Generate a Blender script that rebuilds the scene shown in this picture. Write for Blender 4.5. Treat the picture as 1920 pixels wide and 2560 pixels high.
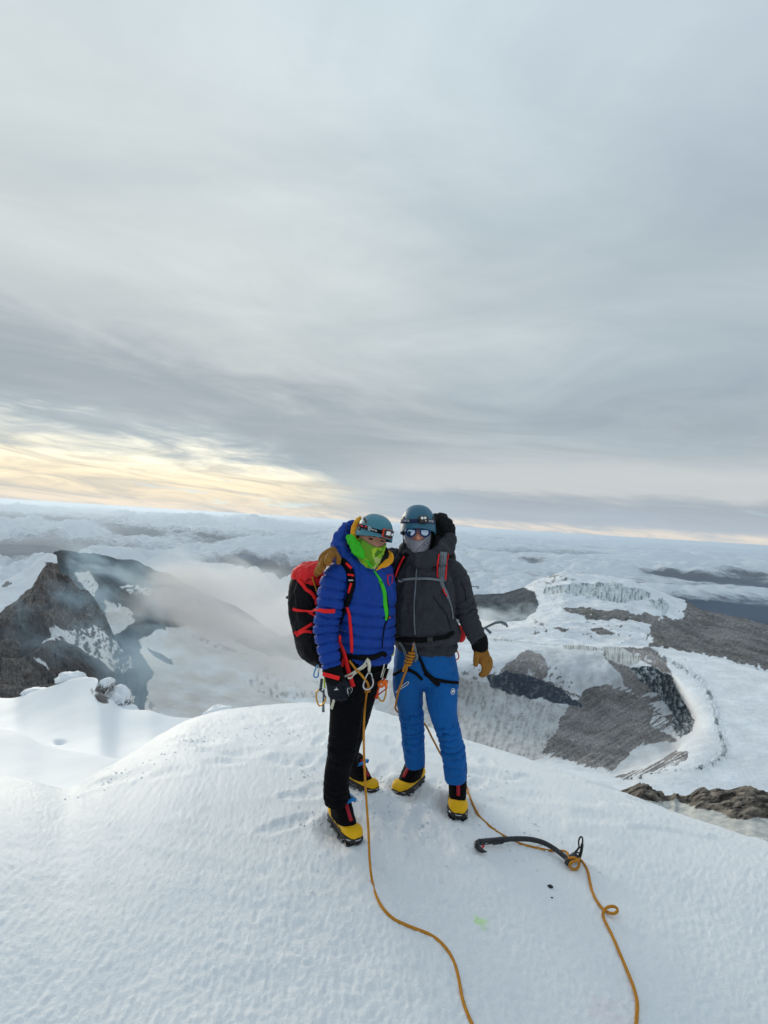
import bpy, bmesh, math, random
import numpy as np
from mathutils import Vector, Matrix, Euler, Quaternion
from mathutils.bvhtree import BVHTree

random.seed(7)
for _o in list(bpy.data.objects):
    bpy.data.objects.remove(_o)
scene = bpy.context.scene
col = scene.collection
R = math.radians

# ------------------------------------------------------------------ camera
FPX = 1200.0                      # focal length in photograph pixels (2560 high)
CAM_H = 1.65                      # eye height above the snow at the climbers' feet
CAM_POS = Vector((0.0, 0.0, CAM_H))
cam_d = bpy.data.cameras.new('camera')
cam_d.sensor_fit = 'VERTICAL'
cam_d.sensor_height = 24.0
cam_d.lens = FPX / 2560.0 * 24.0
cam_d.clip_start = 0.05
cam_d.clip_end = 300000.0
cam = bpy.data.objects.new('camera', cam_d)
col.objects.link(cam)
CAM_ROT = Euler((R(90.0 + 1.2), 0, 0)).to_matrix() @ Matrix.Rotation(R(3.5), 3, 'Z')
cam.matrix_world = Matrix.Translation(CAM_POS) @ CAM_ROT.to_4x4()
scene.camera = cam

# ------------------------------------------------------------------ light
SUN_AZ, SUN_EL = R(-34.0), R(9.0)
SUN_DIR = Vector((math.sin(SUN_AZ) * math.cos(SUN_EL), math.cos(SUN_AZ) * math.cos(SUN_EL), math.sin(SUN_EL)))
sun_d = bpy.data.lights.new('sun', 'SUN')
sun_d.energy = 1.5
sun_d.angle = R(24.0)
sun_d.color = (1.0, 0.90, 0.74)
sun = bpy.data.objects.new('sun', sun_d)
sun.rotation_euler = SUN_DIR.to_track_quat('Z', 'Y').to_euler()
sun.location = (-20, 30, 20)
col.objects.link(sun)

world = bpy.data.worlds.new('World')
scene.world = world
world.use_nodes = True
wn = world.node_tree
wn.nodes.clear()


class NT:
    """small helper for node trees"""
    def __init__(self, tree):
        self.t = tree

    def n(self, kind, **kw):
        nd = self.t.nodes.new(kind)
        for k, v in kw.items():
            setattr(nd, k, v)
        return nd

    def link(self, a, b):
        self.t.links.new(a, b)

    def _in(self, sock, v):
        if v is None:
            return
        if hasattr(v, 'is_linked') or hasattr(v, 'links'):
            self.link(v, sock)
        else:
            sock.default_value = v

    def math(self, op, a, b=None, c=None, clamp=False):
        nd = self.n('ShaderNodeMath', operation=op, use_clamp=clamp)
        self._in(nd.inputs[0], a)
        self._in(nd.inputs[1], b)
        self._in(nd.inputs[2], c)
        return nd.outputs[0]

    def vmath(self, op, a, b=None):
        nd = self.n('ShaderNodeVectorMath', operation=op)
        self._in(nd.inputs[0], a)
        self._in(nd.inputs[1], b)
        return nd.outputs['Value'] if op in ('DOT_PRODUCT', 'LENGTH', 'DISTANCE') else nd.outputs['Vector']

    def scale(self, a, s):
        nd = self.n('ShaderNodeVectorMath', operation='SCALE')
        self._in(nd.inputs[0], a)
        self._in(nd.inputs['Scale'], s)
        return nd.outputs['Vector']

    def mix(self, f, a, b, mode='MIX'):
        nd = self.n('ShaderNodeMix', data_type='RGBA', blend_type=mode)
        self._in(nd.inputs[0], f)
        for s, v in ((nd.inputs[6], a), (nd.inputs[7], b)):
            if isinstance(v, (tuple, list)):
                s.default_value = (v[0], v[1], v[2], 1.0)
            else:
                self._in(s, v)
        return nd.outputs[2]

    def noise(self, vec, scale, detail=4.0, rough=0.5, dist=0.0, out='Fac'):
        nd = self.n('ShaderNodeTexNoise')
        self._in(nd.inputs['Vector'], vec)
        self._in(nd.inputs['Scale'], scale)
        nd.inputs['Detail'].default_value = detail
        nd.inputs['Roughness'].default_value = rough
        nd.inputs['Distortion'].default_value = dist
        return nd.outputs[out]

    def smooth(self, v, a, b, lo=0.0, hi=1.0):
        nd = self.n('ShaderNodeMapRange', interpolation_type='SMOOTHSTEP')
        self._in(nd.inputs['Value'], v)
        nd.inputs['From Min'].default_value = a
        nd.inputs['From Max'].default_value = b
        nd.inputs['To Min'].default_value = lo
        nd.inputs['To Max'].default_value = hi
        return nd.outputs['Result']

    def lin(self, v, a, b, lo=0.0, hi=1.0):
        nd = self.n('ShaderNodeMapRange')
        self._in(nd.inputs['Value'], v)
        nd.inputs['From Min'].default_value = a
        nd.inputs['From Max'].default_value = b
        nd.inputs['To Min'].default_value = lo
        nd.inputs['To Max'].default_value = hi
        return nd.outputs['Result']

    def ramp(self, v, stops, interp='LINEAR'):
        nd = self.n('ShaderNodeValToRGB')
        self._in(nd.inputs[0], v)
        el = nd.color_ramp.elements
        nd.color_ramp.interpolation = interp
        while len(el) < len(stops):
            el.new(0.5)
        for e, (p, c) in zip(el, stops):
            e.position = p
            e.color = (c[0], c[1], c[2], 1.0)
        return nd.outputs[0]

    def mapping(self, vec, loc=(0, 0, 0), rot=(0, 0, 0), scl=(1, 1, 1)):
        nd = self.n('ShaderNodeMapping')
        self._in(nd.inputs[0], vec)
        nd.inputs['Location'].default_value = loc
        nd.inputs['Rotation'].default_value = rot
        nd.inputs['Scale'].default_value = scl
        return nd.outputs[0]


def build_world():
    t = NT(wn)
    tc = t.n('ShaderNodeTexCoord')
    D = t.vmath('NORMALIZE', tc.outputs['Generated'])
    sep = t.n('ShaderNodeSeparateXYZ')
    t.link(D, sep.inputs[0])
    x, y, z = sep.outputs
    # clear sky above the clouds
    sky = t.n('ShaderNodeTexSky', sky_type='NISHITA')
    sky.sun_disc = False
    sky.sun_elevation = SUN_EL
    sky.sun_rotation = SUN_AZ % (2 * math.pi)
    sky.altitude = 5800
    skyc = t.mix(0.45, t.scale(sky.outputs[0], 0.10), (0.42, 0.48, 0.54))
    # cloud deck: noise laid out on a horizontal sheet high above
    zz = t.math('ADD', t.math('MAXIMUM', z, 0.0), 0.075)
    comb = t.n('ShaderNodeCombineXYZ')
    t.link(t.math('DIVIDE', x, zz), comb.inputs[0])
    t.link(t.math('DIVIDE', y, zz), comb.inputs[1])
    P = comb.outputs[0]
    streak = t.mapping(P, loc=(3.1, 1.7, 0), rot=(0, 0, R(-58)), scl=(0.30, 1.0, 1))
    n1 = t.noise(streak, 0.55, 5, 0.55, 0.9)
    n2 = t.noise(t.mapping(P, loc=(11, 5, 2), rot=(0, 0, R(-50)), scl=(0.45, 1, 1)), 1.9, 6, 0.56, 0.9)
    n3 = t.noise(t.mapping(P, loc=(1, 15, 2)), 0.28, 2, 0.5, 0.2)
    n4 = t.noise(t.mapping(P, loc=(4, 9, 6), rot=(0, 0, R(-35)), scl=(0.6, 1, 1)), 0.95, 6, 0.6, 1.4)
    nz = t.math('ADD', t.math('ADD', t.math('MULTIPLY', n1, 0.28), t.math('MULTIPLY', n2, 0.14)),
                t.math('ADD', t.math('MULTIPLY', n3, 0.26), t.math('MULTIPLY', n4, 0.32)))
    cloud = t.ramp(nz, [(0.34, (0.34, 0.39, 0.435)), (0.45, (0.445, 0.495, 0.53)),
                        (0.52, (0.52, 0.565, 0.58)), (0.63, (0.66, 0.69, 0.69))])
    dist_s = t.smooth(t.vmath('DOT_PRODUCT', D, tuple(SUN_DIR)), 0.95, 0.30)
    cloud = t.mix(t.math('MULTIPLY', dist_s, 0.38), cloud, (0.37, 0.43, 0.495))
    # overcast brightens towards the zenith
    cloud = t.mix(1.0, cloud, (0.775, 0.825, 0.855), 'MULTIPLY')
    cloud = t.scale(cloud, t.lin(z, 0.45, 1.0, 1.0, 1.55))
    # thick grey bank low down, its lower edge dropping away from the hidden sun
    S = t.vmath('DOT_PRODUCT', D, tuple(SUN_DIR))
    az = t.math('ARCTAN2', x, y)
    cs = t.n('ShaderNodeCombineXYZ')
    t.link(az, cs.inputs[0])
    t.link(t.math('ADD', t.math('MULTIPLY', z, 5.0), t.math('MULTIPLY', az, 0.45)), cs.inputs[1])
    ns = t.noise(cs.outputs[0], 3.0, 7, 0.60, 1.3)
    ns2 = t.noise(t.mapping(cs.outputs[0], loc=(7, 3, 1), scl=(1, 1.5, 1)), 6.0, 6, 0.62, 1.2)
    wob = t.math('ADD', t.math('MULTIPLY', t.math('SUBTRACT', ns, 0.5), 0.17), t.math('MULTIPLY', t.math('SUBTRACT', n4, 0.5), 0.10))
    wob2 = t.math('MULTIPLY', t.math('SUBTRACT', n1, 0.5), 0.18)
    away = t.math('SUBTRACT', 1.0, S)
    zt = t.math('SUBTRACT', 0.135, t.math('MULTIPLY', away, 0.46))
    zt = t.math('MAXIMUM', zt, -0.01)
    zr = t.math('SUBTRACT', t.math('ADD', z, wob), zt)           # height above the edge of the bank
    bank = t.math('MULTIPLY', t.smooth(zr, -0.02, 0.075), t.smooth(t.math('ADD', zr, wob2), 0.32, 0.05))
    cloud = t.mix(t.math('MULTIPLY', bank, 0.70), cloud, (0.285, 0.32, 0.355))
    # bright thin cloud under the bank, round the hidden low sun
    thin = t.smooth(zr, 0.02, -0.045)
    near = t.smooth(S, 0.76, 0.96)
    glow = t.math('MULTIPLY', thin, near)
    warm = t.ramp(t.math('ADD', z, t.math('MULTIPLY', t.math('SUBTRACT', ns2, 0.5), 0.07)),
                  [(0.0, (0.62, 0.60, 0.55)), (0.025, (0.74, 0.65, 0.51)), (0.06, (0.90, 0.78, 0.56)), (0.10, (1.0, 0.95, 0.76)), (0.2, (0.93, 0.93, 0.86))])
    lum = t.lin(ns2, 0.3, 0.7, 0.84, 1.08)
    warm = t.scale(warm, lum)
    cloud = t.mix(t.math('MULTIPLY', glow, t.smooth(ns2, 0.25, 0.6, 0.55, 0.95)), cloud, warm)
    # paler veil above the bank on the sun's side
    veil = t.math('MULTIPLY', t.smooth(S, 0.70, 0.95), t.smooth(zr, 0.10, 0.22))
    cloud = t.mix(t.math('MULTIPLY', veil, 0.30), cloud, (0.72, 0.73, 0.70))
    # pale band low down away from the sun
    far = t.smooth(S, 0.93, 0.78)
    zb = t.math('ADD', z, t.math('MULTIPLY', wob, 0.35))
    pale = t.math('MULTIPLY', t.math('MULTIPLY', t.smooth(zb, 0.05, 0.085), t.smooth(zb, 0.17, 0.11)), far)
    cloud = t.mix(t.math('MULTIPLY', pale, 0.60), cloud, (0.60, 0.625, 0.615))
    low = t.math('MULTIPLY', t.smooth(zb, 0.085, 0.025), far)
    cloud = t.mix(t.math('MULTIPLY', low, 0.60), cloud, (0.40, 0.455, 0.52))
    rim = t.math('MULTIPLY', t.smooth(t.math('ADD', z, t.math('MULTIPLY', wob, 0.10)), 0.022, 0.006), t.smooth(ns2, 0.35, 0.6, 0.10, 0.60))
    cloud = t.mix(rim, cloud, (0.84, 0.72, 0.58))
    # openings low down where clear sky shows
    gap = t.math('MULTIPLY', t.smooth(ns, 0.56, 0.64), t.math('MULTIPLY', t.smooth(z, 0.075, 0.05), t.smooth(z, 0.005, 0.02)))
    gap = t.math('MULTIPLY', gap, 0.6)
    fin = t.mix(gap, cloud, skyc)
    bg = t.n('ShaderNodeBackground')
    t.link(fin, bg.inputs[0])
    bg.inputs[1].default_value = 1.0
    out = t.n('ShaderNodeOutputWorld')
    t.link(bg.outputs[0], out.inputs[0])


build_world()

vs = scene.view_settings
vs.view_transform = 'Standard'
vs.look = 'None'
vs.exposure = 0.27
vs.gamma = 1.0
vs.use_curve_mapping = False
scene.render.engine = 'CYCLES'
scene.cycles.use_denoising = True
scene.cycles.max_bounces = 6
scene.cycles.diffuse_bounces = 3
scene.cycles.glossy_bounces = 2
scene.cycles.transparent_max_bounces = 16
scene.cycles.volume_bounces = 3
scene.cycles.volume_step_rate = 2.0
scene.cycles.volume_max_steps = 96

# ------------------------------------------------------------------ helpers
_rng = np.random.RandomState(11)
_perm = np.concatenate([_rng.permutation(256)] * 3)
_g = _rng.normal(size=(256, 3))
_g /= np.linalg.norm(_g, axis=1)[:, None]
_gx, _gy, _gz = [np.ascontiguousarray(_g[:, k]).astype(np.float32) for k in range(3)]
_perm = _perm.astype(np.int32)


def pnoise(p):
    """3-D gradient noise, about -1..1; p is (...,3)"""
    p = np.asarray(p)
    fl = np.floor(p)
    f = (p - fl).astype(np.float32)
    i = fl.astype(np.int32) & 255
    u = f * f * f * (f * (f * 6 - 15) + 10)
    fx, fy, fz = f[..., 0], f[..., 1], f[..., 2]
    out = 0
    for dx in (0, 1):
        wx = u[..., 0] if dx else 1 - u[..., 0]
        hx = _perm[i[..., 0] + dx] + i[..., 1]
        for dy in (0, 1):
            wxy = wx * (u[..., 1] if dy else 1 - u[..., 1])
            hy = _perm[hx + dy] + i[..., 2]
            for dz in (0, 1):
                h = _perm[hy + dz]
                w = wxy * (u[..., 2] if dz else 1 - u[..., 2])
                out = out + w * (_gx[h] * (fx - dx) + _gy[h] * (fy - dy) + _gz[h] * (fz - dz))
    return out * 1.6


def fbm(p, octv=5, lac=2.03, gain=0.5, kind='n'):
    a, s, tot = 1.0, 0.0, 0.0
    p = np.asarray(p, dtype=np.float64)
    for k in range(octv):
        n = pnoise(p + 17.3 * k)
        if kind == 'b':
            n = np.abs(n) * 2 - 0.6
        elif kind == 'r':
            n = 1 - 2 * np.abs(n)
        s = s + a * n
        tot += a
        a *= gain
        p = p * lac
    return s / tot


def v3(a, b, c):
    return np.stack(np.broadcast_arrays(a, b, c), -1).astype(np.float64)


_CR = np.array(CAM_ROT)
_CP = np.array(CAM_POS)


def rays(px, py):
    """world direction with unit camera depth for photograph pixels"""
    c = v3((np.asarray(px, float) - 960.0) / FPX, -(np.asarray(py, float) - 1280.0) / FPX, -1.0)
    return c @ _CR.T


def Wn(px, py, d):
    return _CP + rays(px, py) * np.asarray(d, float)[..., None]


def W(px, py, d):
    return Vector(Wn(np.float64(px), np.float64(py), np.float64(d)))


def sstep(a, b, x):
    t = np.clip((x - a) / (b - a), 0, 1)
    return t * t * (3 - 2 * t)


def spl(x, pts, k=1):
    """smooth interpolation through (x, v...) points (monotone cubic)"""
    pts = sorted(pts)
    xs = np.array([p[0] for p in pts], float)
    ys = np.array([p[k] for p in pts], float)
    h = np.diff(xs)
    dl = np.diff(ys) / h
    m = np.zeros_like(ys)
    m[1:-1] = np.where(dl[:-1] * dl[1:] > 0, 2 * dl[:-1] * dl[1:] / np.where(np.abs(dl[:-1] + dl[1:]) < 1e-12, 1, dl[:-1] + dl[1:]), 0)
    m[0], m[-1] = dl[0], dl[-1]
    x = np.clip(np.asarray(x, float), xs[0], xs[-1])
    i = np.clip(np.searchsorted(xs, x) - 1, 0, len(h) - 1)
    t = (x - xs[i]) / h[i]
    t2, t3 = t * t, t * t * t
    return ((2 * t3 - 3 * t2 + 1) * ys[i] + (t3 - 2 * t2 + t) * h[i] * m[i] + (-2 * t3 + 3 * t2) * ys[i + 1] + (t3 - t2) * h[i] * m[i + 1])


def poly(px, py, pts):
    """1 inside the polygon, 0 outside (vectorised even-odd)"""
    ins = np.zeros(np.shape(px), bool)
    n = len(pts)
    for k in range(n):
        x1, y1 = pts[k]
        x2, y2 = pts[(k + 1) % n]
        if y1 == y2:
            continue
        c = ((y1 > py) != (y2 > py)) & (px < (x2 - x1) * (py - y1) / (y2 - y1) + x1)
        ins ^= c
    return ins.astype(float)


def pdist(px, py, pts):
    """distance to a polyline and the parameter along it"""
    best = np.full(np.shape(px), 1e9)
    par = np.zeros(np.shape(px))
    acc = 0.0
    for k in range(len(pts) - 1):
        ax, ay = pts[k]
        bx, by = pts[k + 1]
        L2 = (bx - ax) ** 2 + (by - ay) ** 2
        t = np.clip(((px - ax) * (bx - ax) + (py - ay) * (by - ay)) / L2, 0, 1)
        d = np.hypot(px - ax - t * (bx - ax), py - ay - t * (by - ay))
        m = d < best
        best = np.where(m, d, best)
        par = np.where(m, acc + t * math.sqrt(L2), par)
        acc += math.sqrt(L2)
    return best, par


def blur(a, r, it=2):
    r = int(max(1, r))
    for _ in range(it):
        for ax in (0, 1):
            pad = [(0, 0), (0, 0)]
            pad[ax] = (r + 1, r)
            c = np.cumsum(np.pad(a, pad, mode='edge'), axis=ax)
            n = a.shape[ax]
            if ax == 0:
                a = (c[2 * r + 1:2 * r + 1 + n] - c[:n]) / (2 * r + 1)
            else:
                a = (c[:, 2 * r + 1:2 * r + 1 + n] - c[:, :n]) / (2 * r + 1)
    return a


def link(o, parent=None):
    col.objects.link(o)
    if parent is not None:
        o.parent = parent
    return o


def raw_mesh(name, V, F, smooth=True, colors=None):
    """V (n,3); F (m,3|4) ints of equal arity"""
    V = np.asarray(V, np.float32).reshape(-1, 3)
    F = np.asarray(F, np.int32)
    me = bpy.data.meshes.new(name)
    me.vertices.add(len(V))
    me.vertices.foreach_set('co', V.ravel())
    k = F.shape[1]
    me.loops.add(F.size)
    me.loops.foreach_set('vertex_index', F.ravel())
    me.polygons.add(len(F))
    me.polygons.foreach_set('loop_start', np.arange(0, F.size, k, dtype=np.int32))
    me.polygons.foreach_set('use_smooth', np.full(len(F), smooth, bool))
    me.update(calc_edges=True)
    me.validate()
    if colors is not None:
        at = me.attributes.new('Col', 'FLOAT_COLOR', 'POINT')
        c = np.ones((len(V), 4), np.float32)
        c[:, :colors.shape[-1]] = colors.reshape(len(V), -1)
        at.data.foreach_set('color', c.ravel())
    return me


def grid_faces(nv, nu, flip=False):
    i = np.arange(nv - 1)[:, None] * nu + np.arange(nu - 1)[None, :]
    q = np.stack([i, i + 1, i + nu + 1, i + nu], -1).reshape(-1, 4)
    return q[:, ::-1] if flip else q


def tag(o, label=None, cat=None, group=None, kind=None):
    if label:
        o['label'] = label
    if cat:
        o['category'] = cat
    if group:
        o['group'] = group
    if kind:
        o['kind'] = kind
    return o


# ------------------------------------------------------------------ materials
MATS = {}


def new_mat(name):
    m = bpy.data.materials.new(name)
    m.use_nodes = True
    m.node_tree.nodes.clear()
    t = NT(m.node_tree)
    b = t.n('ShaderNodeBsdfPrincipled')
    o = t.n('ShaderNodeOutputMaterial')
    t.link(b.outputs[0], o.inputs[0])
    MATS[name] = m
    return m, t, b


def mat_plain(name, c, rough=0.6, metal=0.0, var=0.12, nscale=40.0, bump=0.0, bscale=300.0, sheen=0.0, bdist=0.004, spec=0.5):
    m, t, b = new_mat(name)
    tc = t.n('ShaderNodeTexCoord')
    n = t.noise(tc.outputs['Object'], nscale, 4, 0.6)
    f = t.lin(n, 0.25, 0.75, 1 - var, 1 + var)
    b_in = t.scale(c[:3], f)
    t.link(b_in, b.inputs['Base Color'])
    t.link(t.lin(n, 0.3, 0.7, max(0.02, rough - 0.07), min(1, rough + 0.07)), b.inputs['Roughness'])
    b.inputs['Metallic'].default_value = metal
    b.inputs['Specular IOR Level'].default_value = spec
    if sheen:
        b.inputs['Sheen Weight'].default_value = sheen
        b.inputs['Sheen Roughness'].default_value = 0.5
    if bump:
        nb = t.noise(tc.outputs['Object'], bscale, 3, 0.6)
        bp = t.n('ShaderNodeBump')
        bp.inputs['Strength'].default_value = bump
        bp.inputs['Distance'].default_value = bdist
        t.link(nb, bp.inputs['Height'])
        t.link(bp.outputs[0], b.inputs['Normal'])
    return m


def mat_terrain(name, rough=0.85, nscale=0.05, bump=0.6, bdist=1.0, var=0.15, spec=0.2):
    """colour of rock or snow from the mesh's own attribute, grain from noise"""
    m, t, b = new_mat(name)
    tc = t.n('ShaderNodeTexCoord')
    at = t.n('ShaderNodeAttribute', attribute_name='Col')
    n = t.noise(tc.outputs['Object'], nscale, 8, 0.65)
    f = t.lin(n, 0.2, 0.8, 1 - var, 1 + var)
    c = t.scale(at.outputs['Color'], f)
    t.link(c, b.inputs['Base Color'])
    b.inputs['Roughness'].default_value = rough
    b.inputs['Specular IOR Level'].default_value = spec
    bp = t.n('ShaderNodeBump')
    bp.inputs['Strength'].default_value = bump
    bp.inputs['Distance'].default_value = bdist
    t.link(n, bp.inputs['Height'])
    t.link(bp.outputs[0], b.inputs['Normal'])
    return m


def finish(name, me, mat, parent=None, smooth=None):
    me.materials.append(MATS[mat] if isinstance(mat, str) else mat)
    if smooth is not None:
        me.polygons.foreach_set('use_smooth', np.full(len(me.polygons), smooth, bool))
    return link(bpy.data.objects.new(name, me), parent)


# ================================================================== SETTING
SNOW = np.array((0.84, 0.87, 0.90))
mat_terrain('mountain', nscale=0.035, bump=0.8, bdist=6.0, var=0.22)
mat_terrain('near_rock', nscale=0.9, bump=0.9, bdist=0.5, var=0.35)
mat_terrain('near_snow', nscale=1.3, bump=0.15, bdist=0.10, var=0.02, rough=0.6)


def horizon_y(px):
    return 1305.0 + (np.asarray(px, float) - 960) * math.tan(R(3.5))


# ---- summit dome the climbers stand on -------------------------------------
# outline of the dome against what lies behind it, as photograph pixels and distance to that brow
BROW = [(-900, 1930, 4.2), (-400, 1935, 4.0), (0, 1946, 3.9), (81, 1957, 3.8), (150, 1977, 3.75), (172, 1981, 3.7), (192, 1974, 3.7),
        (212, 1958, 3.9), (236, 1938, 4.1), (287, 1910, 4.4), (337, 1883, 4.7), (388, 1846, 5.1), (439, 1815, 5.5),
        (489, 1795, 5.9), (560, 1778, 6.3), (660, 1764, 6.6), (760, 1757, 6.8), (860, 1762, 6.6), (940, 1775, 6.3),
        (1050, 1812, 5.8), (1150, 1848, 5.3), (1280, 1889, 4.8), (1400, 1925, 4.4), (1500, 1960, 4.1), (1600, 2000, 3.8),
        (1700, 2036, 3.55), (1800, 2068, 3.4), (1920, 2106, 3.2), (2300, 2230, 2.9), (2900, 2400, 2.6)]
_bd = rays(np.array([b[0] for b in BROW]), np.array([b[1] for b in BROW]))
_bu = _bd[:, 0] / _bd[:, 1]
_bs = -_bd[:, 2] / _bd[:, 1]
_bR = np.array([b[2] for b in BROW])
_ug = np.linspace(_bu[0], _bu[-1], 1200)


def smooth1(a, r):
    k = np.exp(-0.5 * (np.arange(-3 * r, 3 * r + 1) / r) ** 2)
    return np.convolve(np.pad(a, 3 * r, mode='edge'), k / k.sum(), mode='valid')


_sg = smooth1(np.interp(_ug, _bu, _bs), 6)
_rg = smooth1(np.interp(_ug, _bu, _bR), 22)

# trampled and scuffed places (x, y, radius x, radius y, depth)
SCUFFS = []
PRINTS = []        # boot prints (x, y, cos, sin of heading, depth)


def snow_z(X, Y, fine=True):
    X = np.asarray(X, float)
    Y = np.asarray(Y, float)
    Yc = np.maximum(Y, 0.25)
    u = np.clip(X / Yc, _ug[0], _ug[-1])
    s = np.interp(u, _ug, _sg)
    Rr = np.interp(u, _ug, _rg)
    hR = s * Rr
    gap = np.maximum(hR - CAM_H, 0.02)
    L = 2 * gap * Rr / np.maximum(hR, 0.1)
    Y0 = Rr - L
    c = gap / np.maximum(L, 1e-3) ** 2
    h = CAM_H + c * np.maximum(Y - Y0, 0) ** 2
    # where the brow lies above foot level (never here) keep flat
    z = CAM_H - h
    if fine:
        p = v3(X, Y, 0.0)
        w = 0.35 * pnoise(p * 0.9)
        q = v3(X * 0.82 + Y * 0.57 + w, (-X * 0.57 + Y * 0.82) * 0.55 + w, 0.0)
        z = z + 0.016 * fbm(p * 0.75, 2)
        a1 = (0.30 + 0.85 * sstep(-0.35, 0.40, fbm(p * 0.75 + 9.1, 2))) * (1 - 0.45 * sstep(0.1, 1.1, X))
        z = z + a1 * 0.010 * fbm(q * 5.2, 3, gain=0.55)
        z = z + a1 * 0.0058 * fbm(q * 19.0, 3, gain=0.6, kind='r')
        z = z + 0.0048 * fbm(p * 46.0, 2)
        # wind-packed plates and scuffed steps
        st = fbm(v3(X * 1.1, Y * 2.3, 3.3), 3)
        z = z + 0.014 * sstep(0.10, 0.22, st) * sstep(2.2, 3.2, Y)
    for (sx, sy, ca, sa, dep) in PRINTS:
        dx, dy = X - sx, Y - sy
        lx, ly = (dx * ca + dy * sa) / 0.052, (-dx * sa + dy * ca) / 0.145
        rr = np.sqrt(lx * lx + ly * ly)
        m = rr < 2.2
        if not np.any(m):
            continue
        rr = rr * (1 + 0.35 * pnoise(v3(X * 14, Y * 14, sx)))
        z = z + np.where(m, dep * (-sstep(1.25, 0.6, rr) * (1 + 0.6 * pnoise(v3(X * 45, Y * 45, sy))) + 0.4 * np.exp(-((rr - 1.4) / 0.35) ** 2)), 0.0)
    for (sx, sy, rx, ry, dep) in SCUFFS:
        dd = ((X - sx) / rx) ** 2 + ((Y - sy) / ry) ** 2
        z = z - dep * np.exp(-dd * 1.4) * (1 + 0.5 * pnoise(v3(X * 40, Y * 40, sx))) + 0.45 * dep * np.exp(-((np.sqrt(dd) - 1.35) / 0.35) ** 2)
    return z


def ground(px, py, lift=0.0):
    """point where the ray of a photograph pixel meets the summit snow"""
    r = rays(np.float64(px), np.float64(py))
    t = (0.0 + lift - CAM_H) / r[2]
    for _ in range(14):
        p = _CP + r * t
        z = float(snow_z(p[0], p[1])) + lift
        t = 0.4 * t + 0.6 * (z - CAM_H) / r[2]
    return Vector(_CP + r * t)


def mat_snow_near():
    m, t, b = new_mat('summit_snow')
    tc = t.n('ShaderNodeTexCoord')
    P = tc.outputs['Object']
    n = t.noise(P, 2.2, 5, 0.6)
    c = t.mix(t.lin(n, 0.3, 0.7), (0.85, 0.88, 0.905), (0.90, 0.92, 0.93))
    n2 = t.noise(P, 0.8, 3, 0.6)
    c = t.mix(t.math('MULTIPLY', t.smooth(n2, 0.55, 0.75), 0.35), c, (0.87, 0.87, 0.84))
    # dirt carried in round the boots
    # spilled green drink and a faint pink stain
    for (px, py, rad, cc, k, sd) in STAINS:
        g = ground(px, py)
        nn = t.noise(P, 28, 4, 0.7)
        dv = t.vmath('DISTANCE', P, tuple(g))
        dd = t.math('ADD', dv, t.math('MULTIPLY', t.math('SUBTRACT', nn, 0.5), rad * 3.2))
        c = t.mix(t.math('MULTIPLY', t.smooth(dd, rad, rad * 0.15), k), c, cc)
    t.link(c, b.inputs['Base Color'])
    b.inputs['Roughness'].default_value = 0.55
    b.inputs['Specular IOR Level'].default_value = 0.25
    nb = t.noise(P, 95, 5, 0.7)
    bp = t.n('ShaderNodeBump')
    bp.inputs['Strength'].default_value = 0.9
    bp.inputs['Distance'].default_value = 0.006
    t.link(nb, bp.inputs['Height'])
    t.link(bp.outputs[0], b.inputs['Normal'])


STAINS = [(1199, 2300, 0.038, (0.52, 0.88, 0.30), 0.62, 1), (1209, 2317, 0.030, (0.58, 0.88, 0.36), 0.45, 2), (1190, 2296, 0.022, (0.58, 0.88, 0.36), 0.4, 8), (1515, 2530, 0.09, (0.88, 0.72, 0.76), 0.30, 3),
          (860, 2075, 0.16, (0.66, 0.60, 0.50), 0.45, 4), (1015, 1985, 0.12, (0.62, 0.52, 0.42), 0.45, 5),
          (1120, 2030, 0.10, (0.66, 0.58, 0.50), 0.35, 6), (905, 1975, 0.12, (0.70, 0.66, 0.6), 0.35, 7)]

FOOT_PX = {'lf': (858, 2078), 'lr': (905, 1965), 'rl': (1026, 1975), 'rr': (1142, 2022)}
_f = {k: ground(*v) for k, v in FOOT_PX.items()}
SCUFFS += [(_f[k].x, _f[k].y, 0.12, 0.15, 0.022) for k in _f]
for (px, py, rx, ry, dp) in ((505, 1858, .24, .14, .035), (300, 1945, .26, .12, .04), (690, 1815, .3, .12, .03), (610, 1880, .22, .09, .03),
                             (560, 1905, .16, .07, .03), (1240, 1935, .22, .10, .03), (1330, 1990, .2, .08, .02), (720, 1900, .2, .1, .025),
                             (1090, 1880, .16, .09, .025), (960, 2040, .14, .08, .015), (420, 1930, .2, .08, .02), (1480, 2040, .2, .08, .02)):
    g = ground(px, py)
    SCUFFS.append((g.x, g.y, rx * 0.8, ry, dp * 0.45))


_pr = np.random.RandomState(5)
for (px, py, an) in ((770, 1905, 20), (800, 1850, 5), (735, 1850, 30), (700, 1800, 15), (820, 1960, 60), (985, 2060, 170), (1040, 2060, 200), (1085, 2085, 150), (960, 1930, 10), (1000, 1890, -10),
                     (930, 2030, 100), (1190, 1960, 40), (1215, 1905, 15), (1160, 1890, -5), (760, 1985, 80), (1080, 1965, 20), (650, 1790, 20), (1255, 2010, 120), (720, 2060, 60), (980, 1850, 0)):
    g = ground(px, py)
    a_ = R(an)
    PRINTS.append((g.x, g.y, math.cos(a_), -math.sin(a_), 0.006 + 0.005 * _pr.rand()))


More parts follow.
